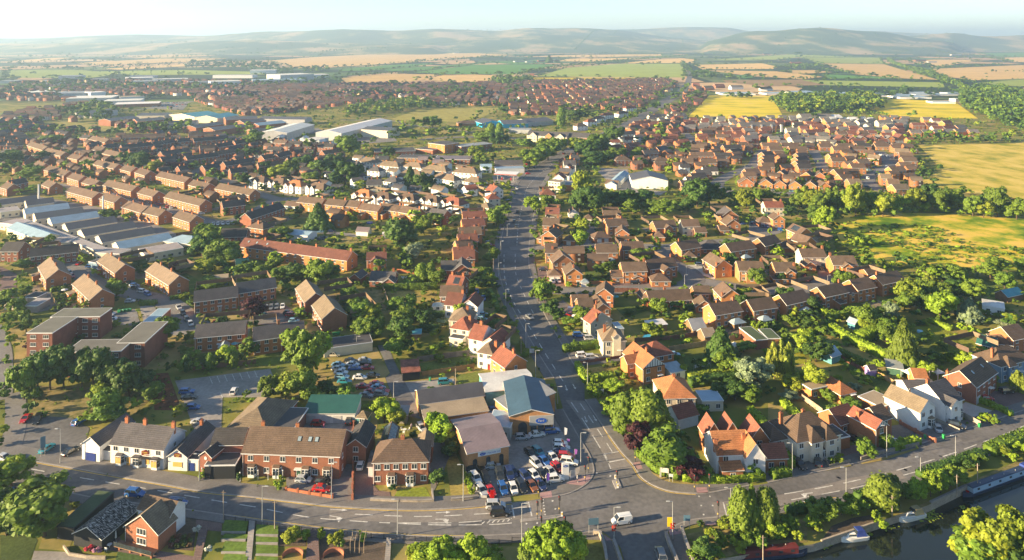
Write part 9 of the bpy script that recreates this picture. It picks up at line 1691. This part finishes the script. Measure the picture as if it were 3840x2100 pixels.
def garden_set(c,x,y,lab):
 use(c);p=P(x,y);root=empty('garden_table',p);tag(root,'white garden table '+lab,'table');CY(root,'table_top','trim',(0,0,.68),(0,0,.73),.5,n=12);CY(root,'leg','trim',(0,0,0),(0,0,.68),.05,n=6)
 for i in range(3):
  a_=i*2.1+.4;ch_=empty('garden_chair',p+Vector((cos(a_),sin(a_),0)),a_+1.57);l2='white garden chair '+lab;tag(ch_,l2,'chair','white garden chairs');unique(ch_,l2,scr(p)[0]+i);BX(ch_,'seat','trim',-.24,.24,-.24,.24,.4,.46);BX(ch_,'backrest','trim',-.24,.24,-.28,-.23,.46,.95)
  for xx in(-.2,.2):
   for yy in(-.2,.2):BX(ch_,'leg','trim',xx-.02,xx+.02,yy-.02,yy+.02,0,.4)
garden_set('B0',965,1300,'on the riverside terrace');garden_set('B1',1310,280,'in the villa back garden');garden_set('M1',1300,340,'on the walled bungalow patio')
use('B1');root=empty('pergola',P(830,1310));tag(root,'slender timber pergola above the riverside steps','pergola');o0=P(830,1310)
for i in range(4):
 a_,b_=P(830+i*40,1350)-o0,P(850+i*40,1235)-o0
 for q in(a_,b_):mb=MB();mb.cyl((q.x,q.y,0),(q.x,q.y,2.2),.05,n=5);mb.build('post','wood',root,(.4,.3,.2))
 mb=MB();mb.cyl((a_.x,a_.y,2.2),(b_.x,b_.y,2.2),.045,n=5);mb.build('beam','wood',root,(.4,.3,.2))
H=find('riverside brick house');root=H['root'];W=(H['b']-H['a']).length;mb=MB();mb.box(-1.2,W+.1,-1.9,-.02,.55,.7);bl=mb.build('balcony','wood',root,(.25,.15,.09));BX(bl,'balcony_glass','glass',-1.2,W+.1,-1.92,-1.89,.72,1.6)
for x in(0,W*.33,W*.66,W-.3):mb=MB();mb.box(x,x+.4,-1.8,-1.4,0,.55);mb.build('balcony_pier','brick',bl,(.3,.11,.06))
for s,n_ in[('orange-roofed house with black',9),('brick house with black and white',6),('yellow brick estate house',4),('timbered estate house with low',5)]:
 H=find(s);root=H['root'];W=(H['b']-H['a']).length;e,r_=H['e'],H['rr']
 if H['t']!='x':continue
 mb=MB();mb.add([(0,-.03,e),(W,-.03,e),(W/2,-.03,e+r_-.1)],[(0,1,2)]);pn=mb.build('plaster_panel','trim',root)
 for i in range(1,n_):x=W*i/n_;mb=MB();top=e+(r_-.2)*(1-abs(x-W/2)/(W/2));mb.box(x-.09,x+.09,-.09,-.035,e,max(top,e+.1));mb.build('timber','dark_metal',pn)
 BX(pn,'timber','dark_metal',0,W,-.1,-.035,e-.1,e+.1)
for lab,lst in NAMED.items():
 if len(lst)<2:continue
 lst.sort(key=lambda q:q[0])
 for i,(x,o)in enumerate(lst):
  o['label']='%s, %s from left'%(lab,ordinal(min(i,68)))
hb=MB();hb.box(-26500,26500,-200,26500,-5,420)
m=bpy.data.materials.new('haze');m.use_nodes=True;n=m.node_tree.nodes;L=m.node_tree.links
for q in list(n):
 if q.type=='BSDF_PRINCIPLED':n.remove(q)
pv=n.new('ShaderNodeVolumePrincipled');SI(pv,'Density',HAZE);SI(pv,'Color',(.50,.72,1.0,1));SI(pv,'Absorption Color',(.04,.04,.06,1));SI(pv,'Anisotropy',.35)
L.new(pv.outputs[0],n['Material Output'].inputs['Volume']);MATS['haze']=m
tag(hb.build('haze','haze'),'pale morning haze over the town and plain','haze',kind='stuff')
